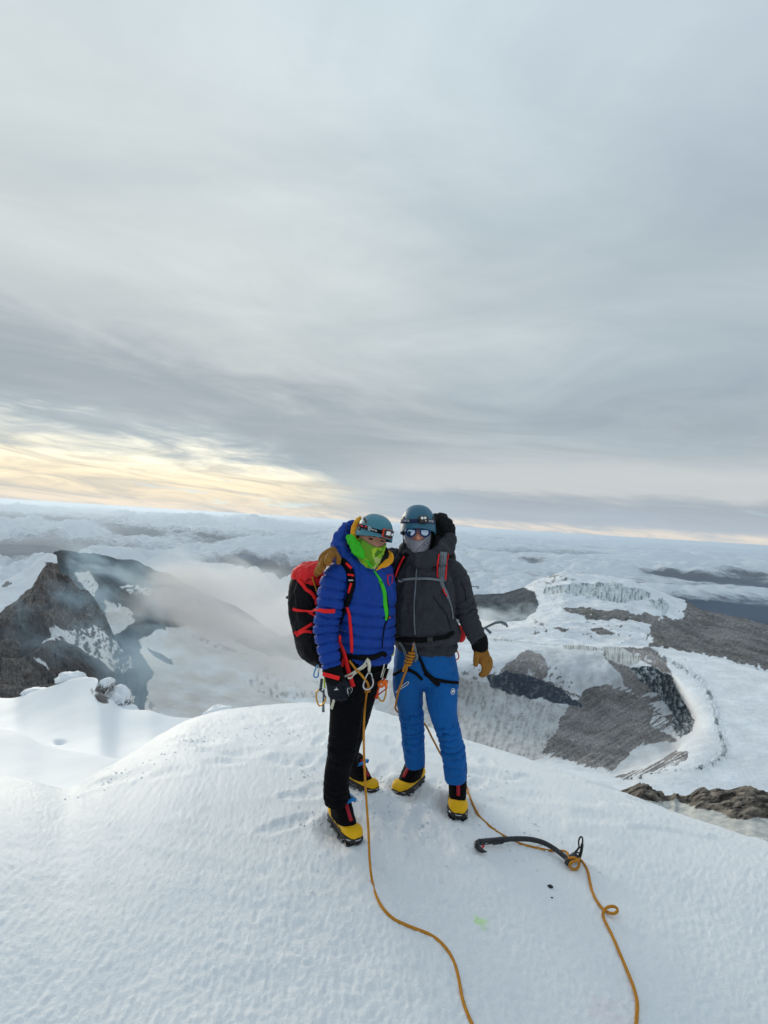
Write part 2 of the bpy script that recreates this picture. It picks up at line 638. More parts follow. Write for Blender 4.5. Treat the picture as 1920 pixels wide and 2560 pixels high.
def build_dome():
    mat_snow_near()
    us = np.concatenate([np.linspace(-2.4, -0.95, 60)[:-1], np.linspace(-0.95, 0.95, 640), np.linspace(0.95, 2.4, 60)[1:]])
    ta = np.linspace(0, 1, 520)
    tb = np.linspace(0, 1, 60)[1:]
    uc = np.clip(us, _ug[0], _ug[-1])
    Rr = np.interp(uc, _ug, _rg)
    # rows evenly spaced in the view up to the brow, then over the brow and down
    i0, i1 = 1 / 0.55, 1 / Rr
    Ya = 1.0 / (i0 + (i1[None, :] - i0) * ta[:, None])
    Yb = Rr[None, :] * (1 + 1.6 * tb[:, None] ** 1.7)
    Y = np.concatenate([Ya, Yb], 0)
    X = us[None, :] * Y
    Z = snow_z(X, Y)
    Z = np.maximum(Z, -9.0)
    me = raw_mesh('summit_snow', v3(X, Y, Z), grid_faces(*X.shape))
    o = finish('summit_snow', me, 'summit_snow')
    tag(o, 'bright crusted snow dome of the summit under the climbers', 'snow', kind='structure')


build_dome()


def build_crumbs():
    rs = np.random.RandomState(3)
    ico = bmesh.new()
    bmesh.ops.create_icosphere(ico, subdivisions=1, radius=1.0)
    bv = np.array([v.co[:] for v in ico.verts])
    bf = np.array([[v.index for v in f.verts] for f in ico.faces])
    ico.free()
    cen = []
    for (px, py) in ((858, 2085), (905, 1975), (1020, 1990), (1142, 2035), (505, 1858), (300, 1945), (960, 2000), (1080, 2040), (780, 1930), (1200, 1960), (1320, 2110), (690, 1830)):
        g = ground(px, py)
        for _ in range(60):
            rr = abs(rs.normal()) * 0.16 + 0.03
            an = rs.rand() * 6.283
            cen.append((g.x + rr * math.cos(an), g.y + rr * math.sin(an) * 1.2))
    cen = np.array(cen)
    cz = snow_z(cen[:, 0], cen[:, 1])
    sz = 0.0025 + 0.006 * rs.rand(len(cen)) ** 2.5
    V = bv[None] * (sz[:, None, None] * (0.7 + 0.6 * rs.rand(len(cen), len(bv), 1))) * np.array((1.2, 1.0, 0.8))
    V = V + np.stack([cen[:, 0], cen[:, 1], cz + sz * 0.25], -1)[:, None]
    F = (bf[None] + (np.arange(len(cen)) * len(bv))[:, None, None]).reshape(-1, 3)
    o = finish('snow_crumbs', raw_mesh('snow_crumbs', V.reshape(-1, 3), F), 'summit_snow')
    tag(o, 'loose crumbs of snow kicked up round the boots', 'snow', kind='stuff')


build_crumbs()


# ---- generic piece of terrain between an upper outline and a lower line -------
def sheet(name, top, bot, x0, x1, nu, nv, mat, colf, dispf=None, bow=0.0, back=7, backk=0.05, tpow=1.0, depthf=None, soft=0):
    px = np.linspace(x0, x1, nu)
    ty, td = spl(px, top, 1), smooth1(spl(px, top, 2), max(1, nu // 25))
    by, bd = spl(px, bot, 1), smooth1(spl(px, bot, 2), max(1, nu // 25))
    if soft:
        ty = smooth1(ty, soft)
    t = np.linspace(0, 1, nv)[:, None]
    PX = np.broadcast_to(px, (nv, nu))
    PY = ty + (by - ty) * t
    tt = t ** tpow
    inv = 1 / td + (1 / bd - 1 / td) * tt
    D = 1 / inv * (1 + bow * np.sin(np.pi * t))
    if depthf is not None:
        D = D * depthf(PX, PY)
    V = Wn(PX, PY, D)
    if dispf is not None:
        V = V + dispf(PX, PY, V, D, t)
    C = colf(PX, PY, V)
    if back:
        kk = np.arange(back, 0, -1)[:, None]
        crest = V[0][None]
        d2 = (crest - _CP)
        flat = d2 * np.array((1, 1, 0))
        Bk = crest + flat * (backk * kk[..., None]) - np.array((0, 0, 1.0)) * (td[None, :, None] * (0.02 * kk[..., None] ** 1.5 + backk * 0.5 * kk[..., None]))
        V = np.concatenate([Bk, V], 0)
        C = np.concatenate([np.broadcast_to(C[0][None], (back,) + C[0].shape), C], 0)
    me = raw_mesh(name, V, grid_faces(V.shape[0], nu, flip=True), colors=C)
    o = finish(name, me, mat)
    return o


def lerp3(a, b, m):
    return a * (1 - m[..., None]) + b * m[..., None]


def C3(r, g, b):
    return np.array((r, g, b), float)


# ---- snow mounds on the left ---------------------------------------------------
def mound_disp(amp, sc):
    def f(PX, PY, V, D, t):
        n = fbm(V / sc, 3)
        out = np.zeros_like(V)
        out[..., 2] = amp * n
        return out
    return f


def snow_col(PX, PY, V):
    n = fbm(V * 0.25, 3)
    return lerp3(SNOW * 0.98, SNOW * 1.03, sstep(-0.4, 0.4, n))


m1 = sheet('snow_mound', [(-500, 1760, 9.5), (-150, 1792, 9), (0, 1817, 8.6), (34, 1825, 8.5), (67, 1839, 8.4), (101, 1860, 8.2), (135, 1870, 8.1),
                          (196, 1880, 8.0), (263, 1891, 7.8), (304, 1900, 7.6), (420, 1925, 7.2)],
           [(-500, 2060, 5.0), (420, 2060, 5.0)], -500, 420, 220, 90, 'near_snow', snow_col, mound_disp(0.05, 2.5), bow=0.06, soft=5)
tag(m1, 'smooth low snow hump at the left edge of the summit', 'snow', kind='structure')

M2TOP = [(-500, 1735, 24), (-100, 1742, 23), (0, 1746, 22), (34, 1747, 22), (67, 1737, 21.5), (115, 1722, 21), (152, 1708, 20.5), (202, 1692, 20),
         (236, 1691, 19.5), (258, 1702, 19.2), (275, 1740, 19), (290, 1765, 18.8), (334, 1777, 18.5), (375, 1778, 18), (398, 1787, 17.8), (445, 1796, 17.5),
         (486, 1797, 17), (600, 1812, 16)]


def m2col(PX, PY, V):
    c = snow_col(PX, PY, V)
    w = fbm(V * 1.1, 4)
    wx = PX + 9 * fbm(v3(PX / 14, PY / 14, 1.0), 3)
    wy = PY + 6 * fbm(v3(PX / 14, PY / 14, 7.0), 3)
    rk = np.maximum(poly(wx, wy, [(254, 1708), (268, 1712), (277, 1735), (275, 1756), (262, 1757), (255, 1735)]),
                    0.6 * poly(wx, wy, [(226, 1722), (232, 1718), (238, 1742), (230, 1738)]))
    rk = rk * sstep(-0.35, -0.05, w)
    return lerp3(c, np.broadcast_to(C3(0.13, 0.12, 0.115), c.shape), rk)


def m2disp(PX, PY, V, D, t):
    out = mound_disp(0.12, 5.0)(PX, PY, V, D, t)
    b = np.exp(-((PX - 262) / 16.0) ** 2 - ((PY - 1728) / 30.0) ** 2)
    out[..., 2] += b * 0.25 * (0.4 + fbm(V * 1.8, 3))
    out[..., 1] -= b * 0.6
    dp = np.exp(-((PX - 148) / 12.0) ** 2 - ((PY - 1855) / 4.0) ** 2)
    out[..., 2] -= dp * 0.14
    return out


m2 = sheet('snow_shoulder', M2TOP, [(-500, 1960, 11), (600, 1960, 11)], -500, 600, 420, 160, 'near_snow', m2col, m2disp, bow=0.10, soft=4)
tag(m2, 'rounded snow shoulder with a bare rock face left of the climbers', 'snow', kind='structure')


def rime_rock(px, py, d, rx, ry, rz, seed, label, bare=0.25, tilt=0.0):
    bm = bmesh.new()
    bmesh.ops.create_icosphere(bm, subdivisions=5, radius=1.0)
    V = np.array([v.co[:] for v in bm.verts])
    n = fbm(V * 1.3 + seed * 7.7, 4)
    n2 = fbm(V * 4.0 + seed * 3.1, 4, kind='b')
    cap = sstep(-0.15, 0.35, V[:, 2] + 0.3 * n)
    rr = 1 + 0.42 * n + 0.16 * n2 * (1 - cap)
    P = V * rr[:, None] * np.array((rx, ry, rz))
    ct, stt = math.cos(tilt), math.sin(tilt)
    P = np.stack([P[:, 0] * ct - P[:, 2] * stt, P[:, 1], P[:, 0] * stt + P[:, 2] * ct], -1)
    F = np.array([[v.index for v in f.verts] for f in bm.faces])
    bm.free()
    snowm = np.clip(cap + sstep(0.0, 0.3, n2 - bare), 0, 1)
    C = lerp3(np.broadcast_to(C3(0.10, 0.095, 0.09), P.shape), np.broadcast_to(SNOW, P.shape), snowm)
    me = raw_mesh('snow_capped_rock', P, F, colors=C)
    o = finish('snow_capped_rock', me, 'near_snow')
    o.location = W(px, py + 5, d)
    tag(o, label, 'rock', 'snow capped rocks on the left shoulder')
    return o


rime_rock(180, 1697, 21.2, .62, .5, .38, 1, 'round snow capped rock standing topmost on the left snow shoulder', -0.05)
rime_rock(93, 1728, 22.0, .60, .5, .22, 2, 'low snow covered lump at the far left of the shoulder crest', -0.4)
rime_rock(268, 1705, 19.8, .30, .35, .24, 3, 'small rime covered rock just right of the shoulder top', -0.1)
rime_rock(296, 1752, 20.0, .55, .6, .70, 4, 'steep snow plastered rock on the right side of the left shoulder', -0.3, 0.5)
rime_rock(318, 1775, 19.6, .42, .4, .28, 6, 'little dark spotted rock where the left shoulder runs out', -0.1)
rime_rock(545, 1776, 13.0, .40, .3, .16, 5, 'snowy lump peeping over the summit brow left of the climbers', -0.3, 0.3)

# ---- left crater peak and the ridges behind --------------------------------------
ROCK = C3(0.135, 0.121, 0.114)
DARK = C3(0.060, 0.058, 0.062)


def warp(PX, PY, s=30.0, a=14.0, seed=0.0):
    q = v3(PX / s, PY / s, seed)
    return PX + a * fbm(q, 4), PY + a * fbm(q + 31.7, 4)


def l1col(PX, PY, V):
    n = fbm(V / 38.0, 6, gain=0.6)
    st = fbm(v3((PX + PY * 0.35) / 16.0, PY / 60.0, 2.0), 5, gain=0.6)
    rock = lerp3(np.broadcast_to(ROCK * 0.85, V.shape), np.broadcast_to(ROCK * 1.75, V.shape), sstep(-0.5, 0.5, n))
    rock = lerp3(rock, np.broadcast_to(DARK, V.shape), sstep(0.05, 0.35, st) * 0.85)
    cr = fbm(v3(PX / 9.0, PY / 11.0, 4.0), 4, gain=0.7, kind='r')
    rock = rock * (0.65 + 0.75 * sstep(0.55, -0.25, cr))[..., None]
    wx, wy = warp(PX, PY, 26, 9)
    # snow slope on the far left of the peak
    s = poly(wx, wy, [(-400, 1300), (150, 1300), (150, 1410), (112, 1405), (124, 1424), (88, 1462), (32, 1508), (-5, 1542), (-400, 1760)])
    # rocks poking out of that snow
    s *= 1 - 0.8 * poly(wx, wy, [(5, 1468), (20, 1456), (45, 1460), (40, 1470), (15, 1476)]) * (n > -0.1)
    # mottled snow low on the face
    m = poly(wx, wy, [(104, 1620), (130, 1575), (165, 1592), (215, 1580), (255, 1575), (295, 1612), (338, 1640), (345, 1680), (300, 1690), (250, 1668), (215, 1640), (150, 1612)])
    n2 = fbm(v3(PX / 13, PY / 13, 5.0), 5, gain=0.62) + 0.35 * fbm(v3(PX / 40, PY / 40, 9.0), 2)
    s = np.maximum(s, m * sstep(-0.12, 0.02, n2))
    s = np.maximum(s, poly(wx, wy, [(126, 1612), (132, 1577), (165, 1596), (158, 1606)]))
    s = np.maximum(s, poly(wx, wy, [(96, 1660), (118, 1672), (135, 1688), (112, 1676)]))
    face_shade = poly(wx, wy, [(40, 1560), (110, 1545), (130, 1590), (100, 1640), (190, 1650), (345, 1690), (350, 1760), (180, 1760), (60, 1650)])  # smoky shadow low on the face, painted into the rock colour
    rock = lerp3(rock, np.broadcast_to(DARK * 1.1, V.shape), face_shade * 0.6)
    gn = pnoise(v3(PX / 3.0, PY / 3.0, 3.0)) + 0.7 * pnoise(v3(PX / 7, PY / 6.0, 7.0))
    rock = rock * (1 + 0.6 * gn)[..., None].clip(0.35, 2.0)
    return lerp3(rock, np.broadcast_to(SNOW * 0.97, V.shape), s)


def rdisp(sc, amp, smooth_fn=None):
    def f(PX, PY, V, D, t):
        n = fbm(V / sc, 6, gain=0.55, kind='r')
        n = n + 0.5 * fbm(V / (sc * 0.35) + 3.0, 4, gain=0.6)
        k = np.ones_like(n) if smooth_fn is None else smooth_fn(PX, PY)
        out = np.zeros_like(V)
        out[..., 2] = amp * n * k
        out[..., 1] = -amp * 0.8 * n * k
        return out
    return f


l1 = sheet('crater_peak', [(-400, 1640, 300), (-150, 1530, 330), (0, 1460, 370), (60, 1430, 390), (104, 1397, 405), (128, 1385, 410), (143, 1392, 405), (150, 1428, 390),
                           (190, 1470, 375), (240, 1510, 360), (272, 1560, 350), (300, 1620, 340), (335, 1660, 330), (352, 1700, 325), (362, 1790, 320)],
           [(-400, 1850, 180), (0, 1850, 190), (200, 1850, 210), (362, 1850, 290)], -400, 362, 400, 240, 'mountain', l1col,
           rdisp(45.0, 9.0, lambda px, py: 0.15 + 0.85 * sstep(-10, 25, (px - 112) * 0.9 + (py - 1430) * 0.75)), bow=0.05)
tag(l1, 'brown rock peak of the crater rim with a snow slope on its left', 'mountain', kind='structure')


def l2col(PX, PY, V):
    n = fbm(V / 60.0, 6, gain=0.6)
    rock = lerp3(np.broadcast_to(C3(0.045, 0.055, 0.066), V.shape), np.broadcast_to(C3(0.11, 0.112, 0.115), V.shape), sstep(-0.4, 0.5, n))
    wx, wy = warp(PX, PY, 30, 12)
    n2 = fbm(v3((PX - PY * 0.9) / 30.0, (PY + PX * 0.5) / 9.0, 3.0), 5, gain=0.6)
    s = 0
    for pts, th in (([(190, 1432), (230, 1438), (252, 1478), (240, 1500), (205, 1470)], -0.2),
                    ([(300, 1478), (330, 1470), (385, 1484), (378, 1496), (330, 1500)], 0.05),
                    ([(262, 1505), (300, 1528), (342, 1560), (310, 1585), (285, 1600), (272, 1560)], -0.5),
                    ([(300, 1520), (340, 1545), (335, 1552), (298, 1532)], -0.5),
                    ([(440, 1560), (560, 1590), (660, 1640), (700, 1660), (640, 1640), (520, 1600)], 0.0)):
        s = np.maximum(s, poly(wx, wy, pts) * sstep(th - .1, th + .1, n2))
    fl = poly(wx, wy, [(352, 1602), (400, 1585), (470, 1572), (540, 1590), (600, 1612), (680, 1640), (760, 1650), (1400, 1650), (1400, 1900), (352, 1900), (372, 1700), (385, 1682), (352, 1640)])
    fl *= 1 - poly(wx, wy, [(368, 1618), (430, 1652), (428, 1662), (395, 1650)])
    fl *= 1 - 0.7 * poly(wx, wy, [(480, 1592), (560, 1604), (640, 1632), (620, 1640), (540, 1622)]) * sstep(-0.05, 0.1, n2)
    oc = poly(wx, wy, [(622, 1715), (645, 1662), (668, 1650), (740, 1652), (800, 1650), (800, 1745), (680, 1748)])
    n3 = fbm(v3(PX / 12, PY / 16, 8.0), 5, gain=0.65)
    fl *= 1 - 0.6 * oc * sstep(-0.05, 0.35, n3)
    fl *= 1 - 0.5 * poly(wx, wy, [(360, 1745), (375, 1740), (400, 1790), (360, 1800)]) * sstep(0.0, 0.2, n3)
    s = np.maximum(s, fl)
    flc = lerp3(np.broadcast_to(SNOW * 0.95, V.shape), np.broadcast_to(C3(0.72, 0.71, 0.68), V.shape), sstep(-0.3, 0.4, fbm(v3(PX / 70, PY / 30, 4.0), 4)))
    return lerp3(rock, flc, s)


l2 = sheet('crater_ridge', [(60, 1500, 640), (100, 1440, 640), (128, 1392, 640), (145, 1384, 640), (190, 1386, 650), (250, 1397, 680), (330, 1408, 700), (400, 1431, 720), (480, 1469, 720),
                            (560, 1509, 710), (620, 1540, 700), (680, 1582, 690), (740, 1612, 700), (900, 1625, 760), (1150, 1640, 820)],
           [(60, 1840, 380), (350, 1840, 360), (740, 1840, 390), (1150, 1860, 480)], 60, 1150, 480, 230, 'mountain', l2col,
           rdisp(70.0, 9.0, lambda px, py: 0.12 + 0.88 * (1 - sstep(-10, 40, py - (1585 + 0 * px)) * sstep(330, 380, px))), bow=0.12)
tag(l2, 'dark rocky ridge of the crater falling to a snowy crater floor', 'mountain', kind='structure')


# ---- snowy volcano shoulder on the far right ---------------------------------------
def Z2(pts):
    return [(1120 + a * 0.4822, 1280 + b * 0.4822) for a, b in pts]


def r1col(PX, PY, V):
    n = fbm(V / 80.0, 6, gain=0.6)
    wx, wy = warp(PX, PY, 22, 8)
    wx2, wy2 = warp(PX, PY, 60, 10, 3.0)
    brown = lerp3(np.broadcast_to(C3(0.12, 0.115, 0.113), V.shape), np.broadcast_to(C3(0.25, 0.236, 0.228), V.shape), sstep(-0.4, 0.4, n + 0.6 * fbm(v3(PX / 10, PY / 5, 4.0), 4, gain=0.7)))
    brown = lerp3(brown, np.broadcast_to(C3(0.10, 0.095, 0.075), V.shape), 0.5 * sstep(0.0, 0.5, fbm(v3(PX / 60, PY / 24, 2.0), 4)))
    c = lerp3(np.broadcast_to(SNOW * 0.93, V.shape), np.broadcast_to(SNOW * 1.02, V.shape), sstep(-0.3, 0.3, n))
    wx3, wy3 = warp(PX, PY, 20, 22, 9.0)
    rk = poly(wx3, wy3, Z2([(1243, 470), (1300, 490), (1900, 600), (1900, 900), (1400, 765), (1036, 705), (1052, 600), (1090, 560), (1190, 552)]))
    n2 = fbm(v3(PX / 14, PY / 9, 5.0), 5, gain=0.62)
    b1 = poly(wx, wy, Z2([(585, 508), (640, 498), (720, 503), (810, 520), (870, 508), (960, 528), (1040, 545), (1100, 555), (1060, 595), (960, 572), (850, 562), (740, 562), (620, 532)]))
    b2 = np.maximum(poly(wx, wy, Z2([(725, 618), (790, 616), (862, 645), (800, 650), (740, 628)])), poly(wx, wy, Z2([(538, 612), (580, 600), (622, 612), (600, 626), (560, 622)])))
    b3 = poly(wx, wy, Z2([(440, 560), (520, 600), (500, 640), (440, 640)])) * (n2 > 0.15)
    b4 = poly(wx2, wy2, Z2([(700, 560), (1040, 590), (1030, 690), (800, 690), (700, 640)])) * (n2 > 0.28)
    tp = poly(wx2, wy2, Z2([(380, 405), (520, 335), (620, 320), (620, 345), (480, 390)])) * (n2 > 0.1)
    top2 = poly(wx2, wy2, Z2([(560, 330), (1000, 380), (1200, 470), (1140, 480), (950, 400), (600, 375)])) * (n2 > 0.34) * 0.6
    m = np.clip(rk + b1 * sstep(-0.45, -0.25, n2) + b2 + b3 + b4 + tp * 0.7 + top2, 0, 1)
    c = lerp3(c, brown, m)
    # grooved ice cliffs
    ic = poly(wx, wy, Z2([(485, 432), (500, 398), (600, 383), (700, 377), (850, 372), (950, 398), (1045, 418), (1045, 445), (960, 470), (870, 474), (780, 460), (690, 444), (580, 434)]))
    ic = np.maximum(ic, poly(wx, wy, Z2([(1040, 455), (1100, 452), (1140, 480), (1142, 515), (1110, 552), (1095, 520), (1050, 500)])))
    gr = fbm(v3(PX / 4.2, PY / 22, 1.0), 4, gain=0.6)
    icc = lerp3(np.broadcast_to(C3(0.62, 0.68, 0.70), V.shape), np.broadcast_to(C3(0.14, 0.16, 0.17), V.shape), sstep(-0.05, 0.35, gr))
    c = lerp3(c, icc, ic * sstep(-0.55, -0.3, n2))
    gn = pnoise(v3(PX / 3.3, PY / 2.6, 3.0)) + 0.7 * pnoise(v3(PX / 8, PY / 5.0, 7.0))
    c = c * (1 + 0.5 * sstep(0.5, 0.25, c[..., 1]) * gn)[..., None].clip(0.35, 1.8)
    bl = poly(wx2, wy2, Z2([(-1100, 430), (150, 425), (260, 420), (370, 405), (440, 425), (470, 470), (455, 520), (400, 560), (320, 575), (150, 570), (-1100, 760)]))
    c = lerp3(c, np.broadcast_to(C3(0.055, 0.068, 0.082), V.shape) * (1 + 0.9 * n[..., None] + 0.4 * gn[..., None]).clip(0.3, 3), bl)
    return c


def r1disp(PX, PY, V, D, t):
    out = rdisp(110.0, 9.0)(PX, PY, V, D, t)
    out *= 0.9
    gr = fbm(v3(PX / 6.0, PY / 40, 1.0), 4)
    b = np.exp(-((PY - (1477 + 0.06 * (PX - 1500))) / 11.0) ** 2) * sstep(1350, 1380, PX) * (1 - sstep(1610, 1640, PX))
    out[..., 1] += b * (gr * 16)
    return out


r1 = sheet('volcano_shoulder', [(640, 1610, 1500), (800, 1570, 1500), (1000, 1500, 1500)] + [(p[0], p[1], 1500 + 0 * p[0]) for p in Z2([(0, 450), (150, 436), (260, 430), (380, 402), (450, 362), (520, 340), (600, 316), (700, 330), (800, 336), (900, 347), (1000, 380), (1100, 420), (1240, 472), (1300, 505), (1400, 530), (1500, 551), (1659, 600), (2100, 720)])],
           [(640, 1700, 1000), (1000, 1650, 800), (1240, 1630, 690), (1620, 1640, 700), (1920, 1705, 640), (2140, 1760, 600)], 640, 2130, 620, 200, 'mountain', r1col, r1disp, bow=0.03)
tag(r1, 'snow topped shoulder of the volcano with ice cliffs and brown right flank', 'mountain', kind='structure')

# ---- the summit crater on the right ---------------------------------------------------
CR_IN = Z2([(-500, 800), (150, 800), (330, 760), (400, 715), (560, 712), (800, 730), (900, 800), (955, 805), (1060, 800), (1165, 860), (1195, 930), (1240, 1010), (1275, 1080),
            (1265, 1140), (1200, 1190), (1180, 1250), (1000, 1320), (870, 1360), (600, 1300), (300, 1250), (-500, 1250)])
FAN = Z2([(600, 1035), (690, 950), (740, 910), (830, 900), (1000, 960), (1075, 960), (1110, 1000), (1150, 1030), (1180, 1150), (1185, 1195), (980, 1212), (930, 1260), (850, 1350), (480, 1250), (560, 1140)])


def r2col(PX, PY, V):
    sh = np.broadcast_to
    n = fbm(V / 30.0, 6, gain=0.6)
    wx, wy = warp(PX, PY, 24, 9)
    wx2, wy2 = warp(PX, PY, 55, 14, 4.0)
    c = lerp3(sh(SNOW * 0.97, V.shape), sh(SNOW * 1.02, V.shape), sstep(-0.4, 0.4, n))
    n2 = fbm(v3(PX / 12, PY / 12, 5.0), 5, gain=0.65)
    brown = lerp3(sh(C3(0.155, 0.148, 0.146), V.shape), sh(C3(0.32, 0.302, 0.296), V.shape), sstep(-0.5, 0.5, n))
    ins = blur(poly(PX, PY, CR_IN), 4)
    c = lerp3(c, c * np.array((0.66, 0.67, 0.68)), ins * (0.55 + 0.45 * sstep(-0.3, 0.3, fbm(v3(PX / 30, PY / 45, 6.0), 4))))  # ash tint on inner snow, also darkening the hollow so the bowl reads deep
    # mottled lower left wall: ash-grey snow with streaks running down
    lw = poly(wx2, wy2, Z2([(-300, 870), (60, 862), (240, 900), (480, 975), (600, 1010), (660, 1060), (560, 1150), (500, 1260), (300, 1330), (-300, 1330)]))
    wq = 9 * fbm(v3(PX / 40, PY / 40, 12.0), 3)
    stv = fbm(v3((PX + 0.25 * PY + wq) / 9.0, (PY + wq) / 38.0, 2.0), 5, gain=0.65) + 0.7 * n2
    c = lerp3(c, lerp3(sh(C3(0.56, 0.565, 0.57), V.shape), sh(C3(0.22, 0.215, 0.21), V.shape), sstep(-0.25, 0.65, stv)), lw * 0.92)
    bx = fbm(v3(PX / 7, PY / 6, 8.0), 4, gain=0.6)
    c = lerp3(c, sh(C3(0.12, 0.12, 0.125), V.shape), lw * sstep(0.42, 0.5, bx))
    # brown fan of scree with streaks running down to the lower left
    stf = fbm(v3((PX * 0.50 + PY * 0.87) / 4.2, (PX * 0.87 - PY * 0.50) / 75.0, 3.0), 5, gain=0.62)
    ragx = PX + 12 * fbm(v3(PX / 30, PY / 30, 8.0), 3) + 26 * fbm(v3((PX * 0.50 + PY * 0.87) / 6.0, (PX * 0.87 - PY * 0.5) / 60.0, 6.0), 4)
    ragy = PY - 13 * fbm(v3((PX * 0.50 + PY * 0.87) / 6.0, (PX * 0.87 - PY * 0.5) / 60.0, 6.0), 4)
    fan = poly(ragx, ragy, FAN)
    fc = lerp3(brown, brown * 0.66, sstep(-0.1, 0.4, stf))
    fc = lerp3(fc, brown * 1.45, sstep(0.15, 0.5, -stf))
    c = lerp3(c, fc, fan)
    c = lerp3(c, sh(SNOW * 0.85, V.shape), fan * poly(wx2, wy2, Z2([(1040, 1100), (1070, 1050), (1160, 1090), (1180, 1180), (1120, 1150)])) * sstep(-0.1, 0.05, stf))
    c = lerp3(c, sh(SNOW * 0.85, V.shape), poly(ragx, ragy, Z2([(1050, 990), (1110, 980), (1160, 1050), (1100, 1060)])))
    # upper left brown band
    ub = poly(wx, wy, Z2([(250, 852), (320, 780), (400, 718), (480, 740), (522, 800), (505, 862), (440, 895), (400, 850), (300, 842)]))
    c = lerp3(c, brown * 1.1, ub * sstep(-0.5, -0.2, stv))
    c = lerp3(c, sh(C3(0.17, 0.16, 0.155), V.shape), poly(wx, wy, Z2([(480, 880), (530, 885), (620, 930), (690, 962), (680, 970), (600, 945), (520, 905)])) * sstep(-.3, -.1, n2))
    sp = poly(wx2, wy2, Z2([(480, 780), (560, 800), (640, 880), (640, 920), (520, 880)])) * sstep(0.1, 0.2, n2)
    c = lerp3(c, brown, sp)
    # dark cliff
    dc = poly(wx, wy, Z2([(195, 858), (300, 832), (400, 850), (500, 880), (600, 930), (640, 975), (695, 1000), (690, 1016), (580, 1002), (480, 972), (350, 952), (230, 912)]))
    c = lerp3(c, lerp3(sh(C3(0.045, 0.06, 0.085), V.shape), sh(C3(0.16, 0.17, 0.18), V.shape), sstep(0.0, 0.4, n2)), dc * sstep(-0.62, -0.42, n2))
    spl_ = poly(wx2, wy2, Z2([(60, 830), (150, 790), (260, 780), (240, 870), (80, 870)])) * sstep(0.12, 0.22, n2)
    c = lerp3(c, sh(C3(0.18, 0.18, 0.18), V.shape), spl_)
    # rock between ice wall and cliff
    rb = poly(wx, wy, Z2([(795, 725), (830, 770), (950, 805), (985, 870), (1065, 930), (1000, 962), (910, 905), (895, 840), (800, 760)]))
    c = lerp3(c, brown * 0.95, rb)
    rb2 = poly(wx, wy, Z2([(905, 702), (1040, 700), (1130, 765), (1160, 850), (1060, 800), (1000, 770)]))
    c = lerp3(c, brown * 1.0, rb2 * sstep(-0.35, -0.15, n2))
    # light ice walls with upright grooves
    gr = fbm(v3(PX / 3.4, PY / 45, 1.0), 4, gain=0.6)
    iw = np.maximum(poly(wx * .3 + PX * .7, wy * .3 + PY * .7, Z2([(802, 698), (905, 704), (1000, 758), (985, 785), (940, 802), (880, 790), (805, 762)])),
                    poly(PX, wy * .3 + PY * .7, Z2([(598, 688), (700, 690), (806, 706), (800, 722), (700, 716), (598, 712)])))
    iw = np.maximum(iw, 0.7 * poly(PX, wy * .3 + PY * .7, Z2([(230, 655), (330, 658), (460, 678), (580, 690), (575, 696), (455, 686), (330, 672), (240, 668)])))
    c = lerp3(c, lerp3(sh(C3(0.60, 0.62, 0.61), V.shape), sh(C3(0.24, 0.24, 0.235), V.shape), sstep(-0.1, 0.35, gr)), iw)
    # blue-black broken ice cliff
    cl = poly(wx, wy, Z2([(950, 808), (1060, 800), (1160, 858), (1185, 930), (1235, 1010), (1275, 1080), (1265, 1140), (1195, 1175), (1165, 1110), (1150, 1030), (1080, 952), (985, 872)]))
    g2 = fbm(v3(PX / 5.0, PY / 17, 4.0), 5, gain=0.62)
    c = lerp3(c, lerp3(sh(C3(0.05, 0.065, 0.08), V.shape), sh(C3(0.62, 0.68, 0.71), V.shape), sstep(-0.05, 0.25, g2)), cl)
    bt = poly(wx, wy, Z2([(1000, 1335), (1100, 1290), (1180, 1240), (1250, 1240), (1240, 1290), (1130, 1330), (1000, 1370), (900, 1390), (860, 1370)]))
    c = lerp3(c, brown * 0.95, bt * sstep(-0.25, 0.0, stf))
    # fine scree grain
    gn = pnoise(v3(PX / 3.1, PY / 2.7, 3.0)) + 0.6 * pnoise(v3(PX / 6.5, PY / 5.5, 7.0))
    lumw = sstep(0.5, 0.25, c[..., 1])
    c = c * (1 + 0.55 * lumw * gn)[..., None].clip(0.35, 1.8)
    # crevasse lines
    for pts, wd in ((Z2([(1040, 700), (1130, 762), (1220, 810), (1300, 860), (1350, 930), (1385, 1020), (1400, 1100), (1425, 1180), (1440, 1240), (1400, 1290), (1330, 1322), (1220, 1336)]), 5.0),
                    (Z2([(900, 1388), (1000, 1376), (1130, 1340), (1230, 1330)]), 2.5), (Z2([(1212, 752), (1240, 768)]), 2.0)):
        d, s = pdist(wx, PY + (wy - PY) * 0.7, pts)
        br = sstep(-0.08, 0.28, fbm(v3(s / 26.0, d / 40.0, 2.0), 5, gain=0.7)) * (0.45 + 0.55 * sstep(-0.2, 0.4, pnoise(v3(PX / 5, PY / 4, 3.0))))
        d = d + 3.0 * pnoise(v3(s / 7.0, 0 * s, 5.0)) - 1.5 * sstep(0, 0.5, pnoise(v3(s / 40.0, 0 * s, 8.0)))
        c = lerp3(c, sh(C3(0.11, 0.13, 0.14), V.shape), np.clip(sstep(wd * 1.3, wd * 0.4, d) * br * 1.4, 0, 1))
    return c


_r2cache = {}


def r2depth(PX, PY):
    m = poly(PX, PY, CR_IN)
    m = 0.6 * blur(m, 14) + 0.4 * blur(m, 3)
    m = m * sstep(1635, 1790, PY)
    return 1 + 0.26 * m + 0.22 * sstep(1120, 1020, PX) * (1 - m)


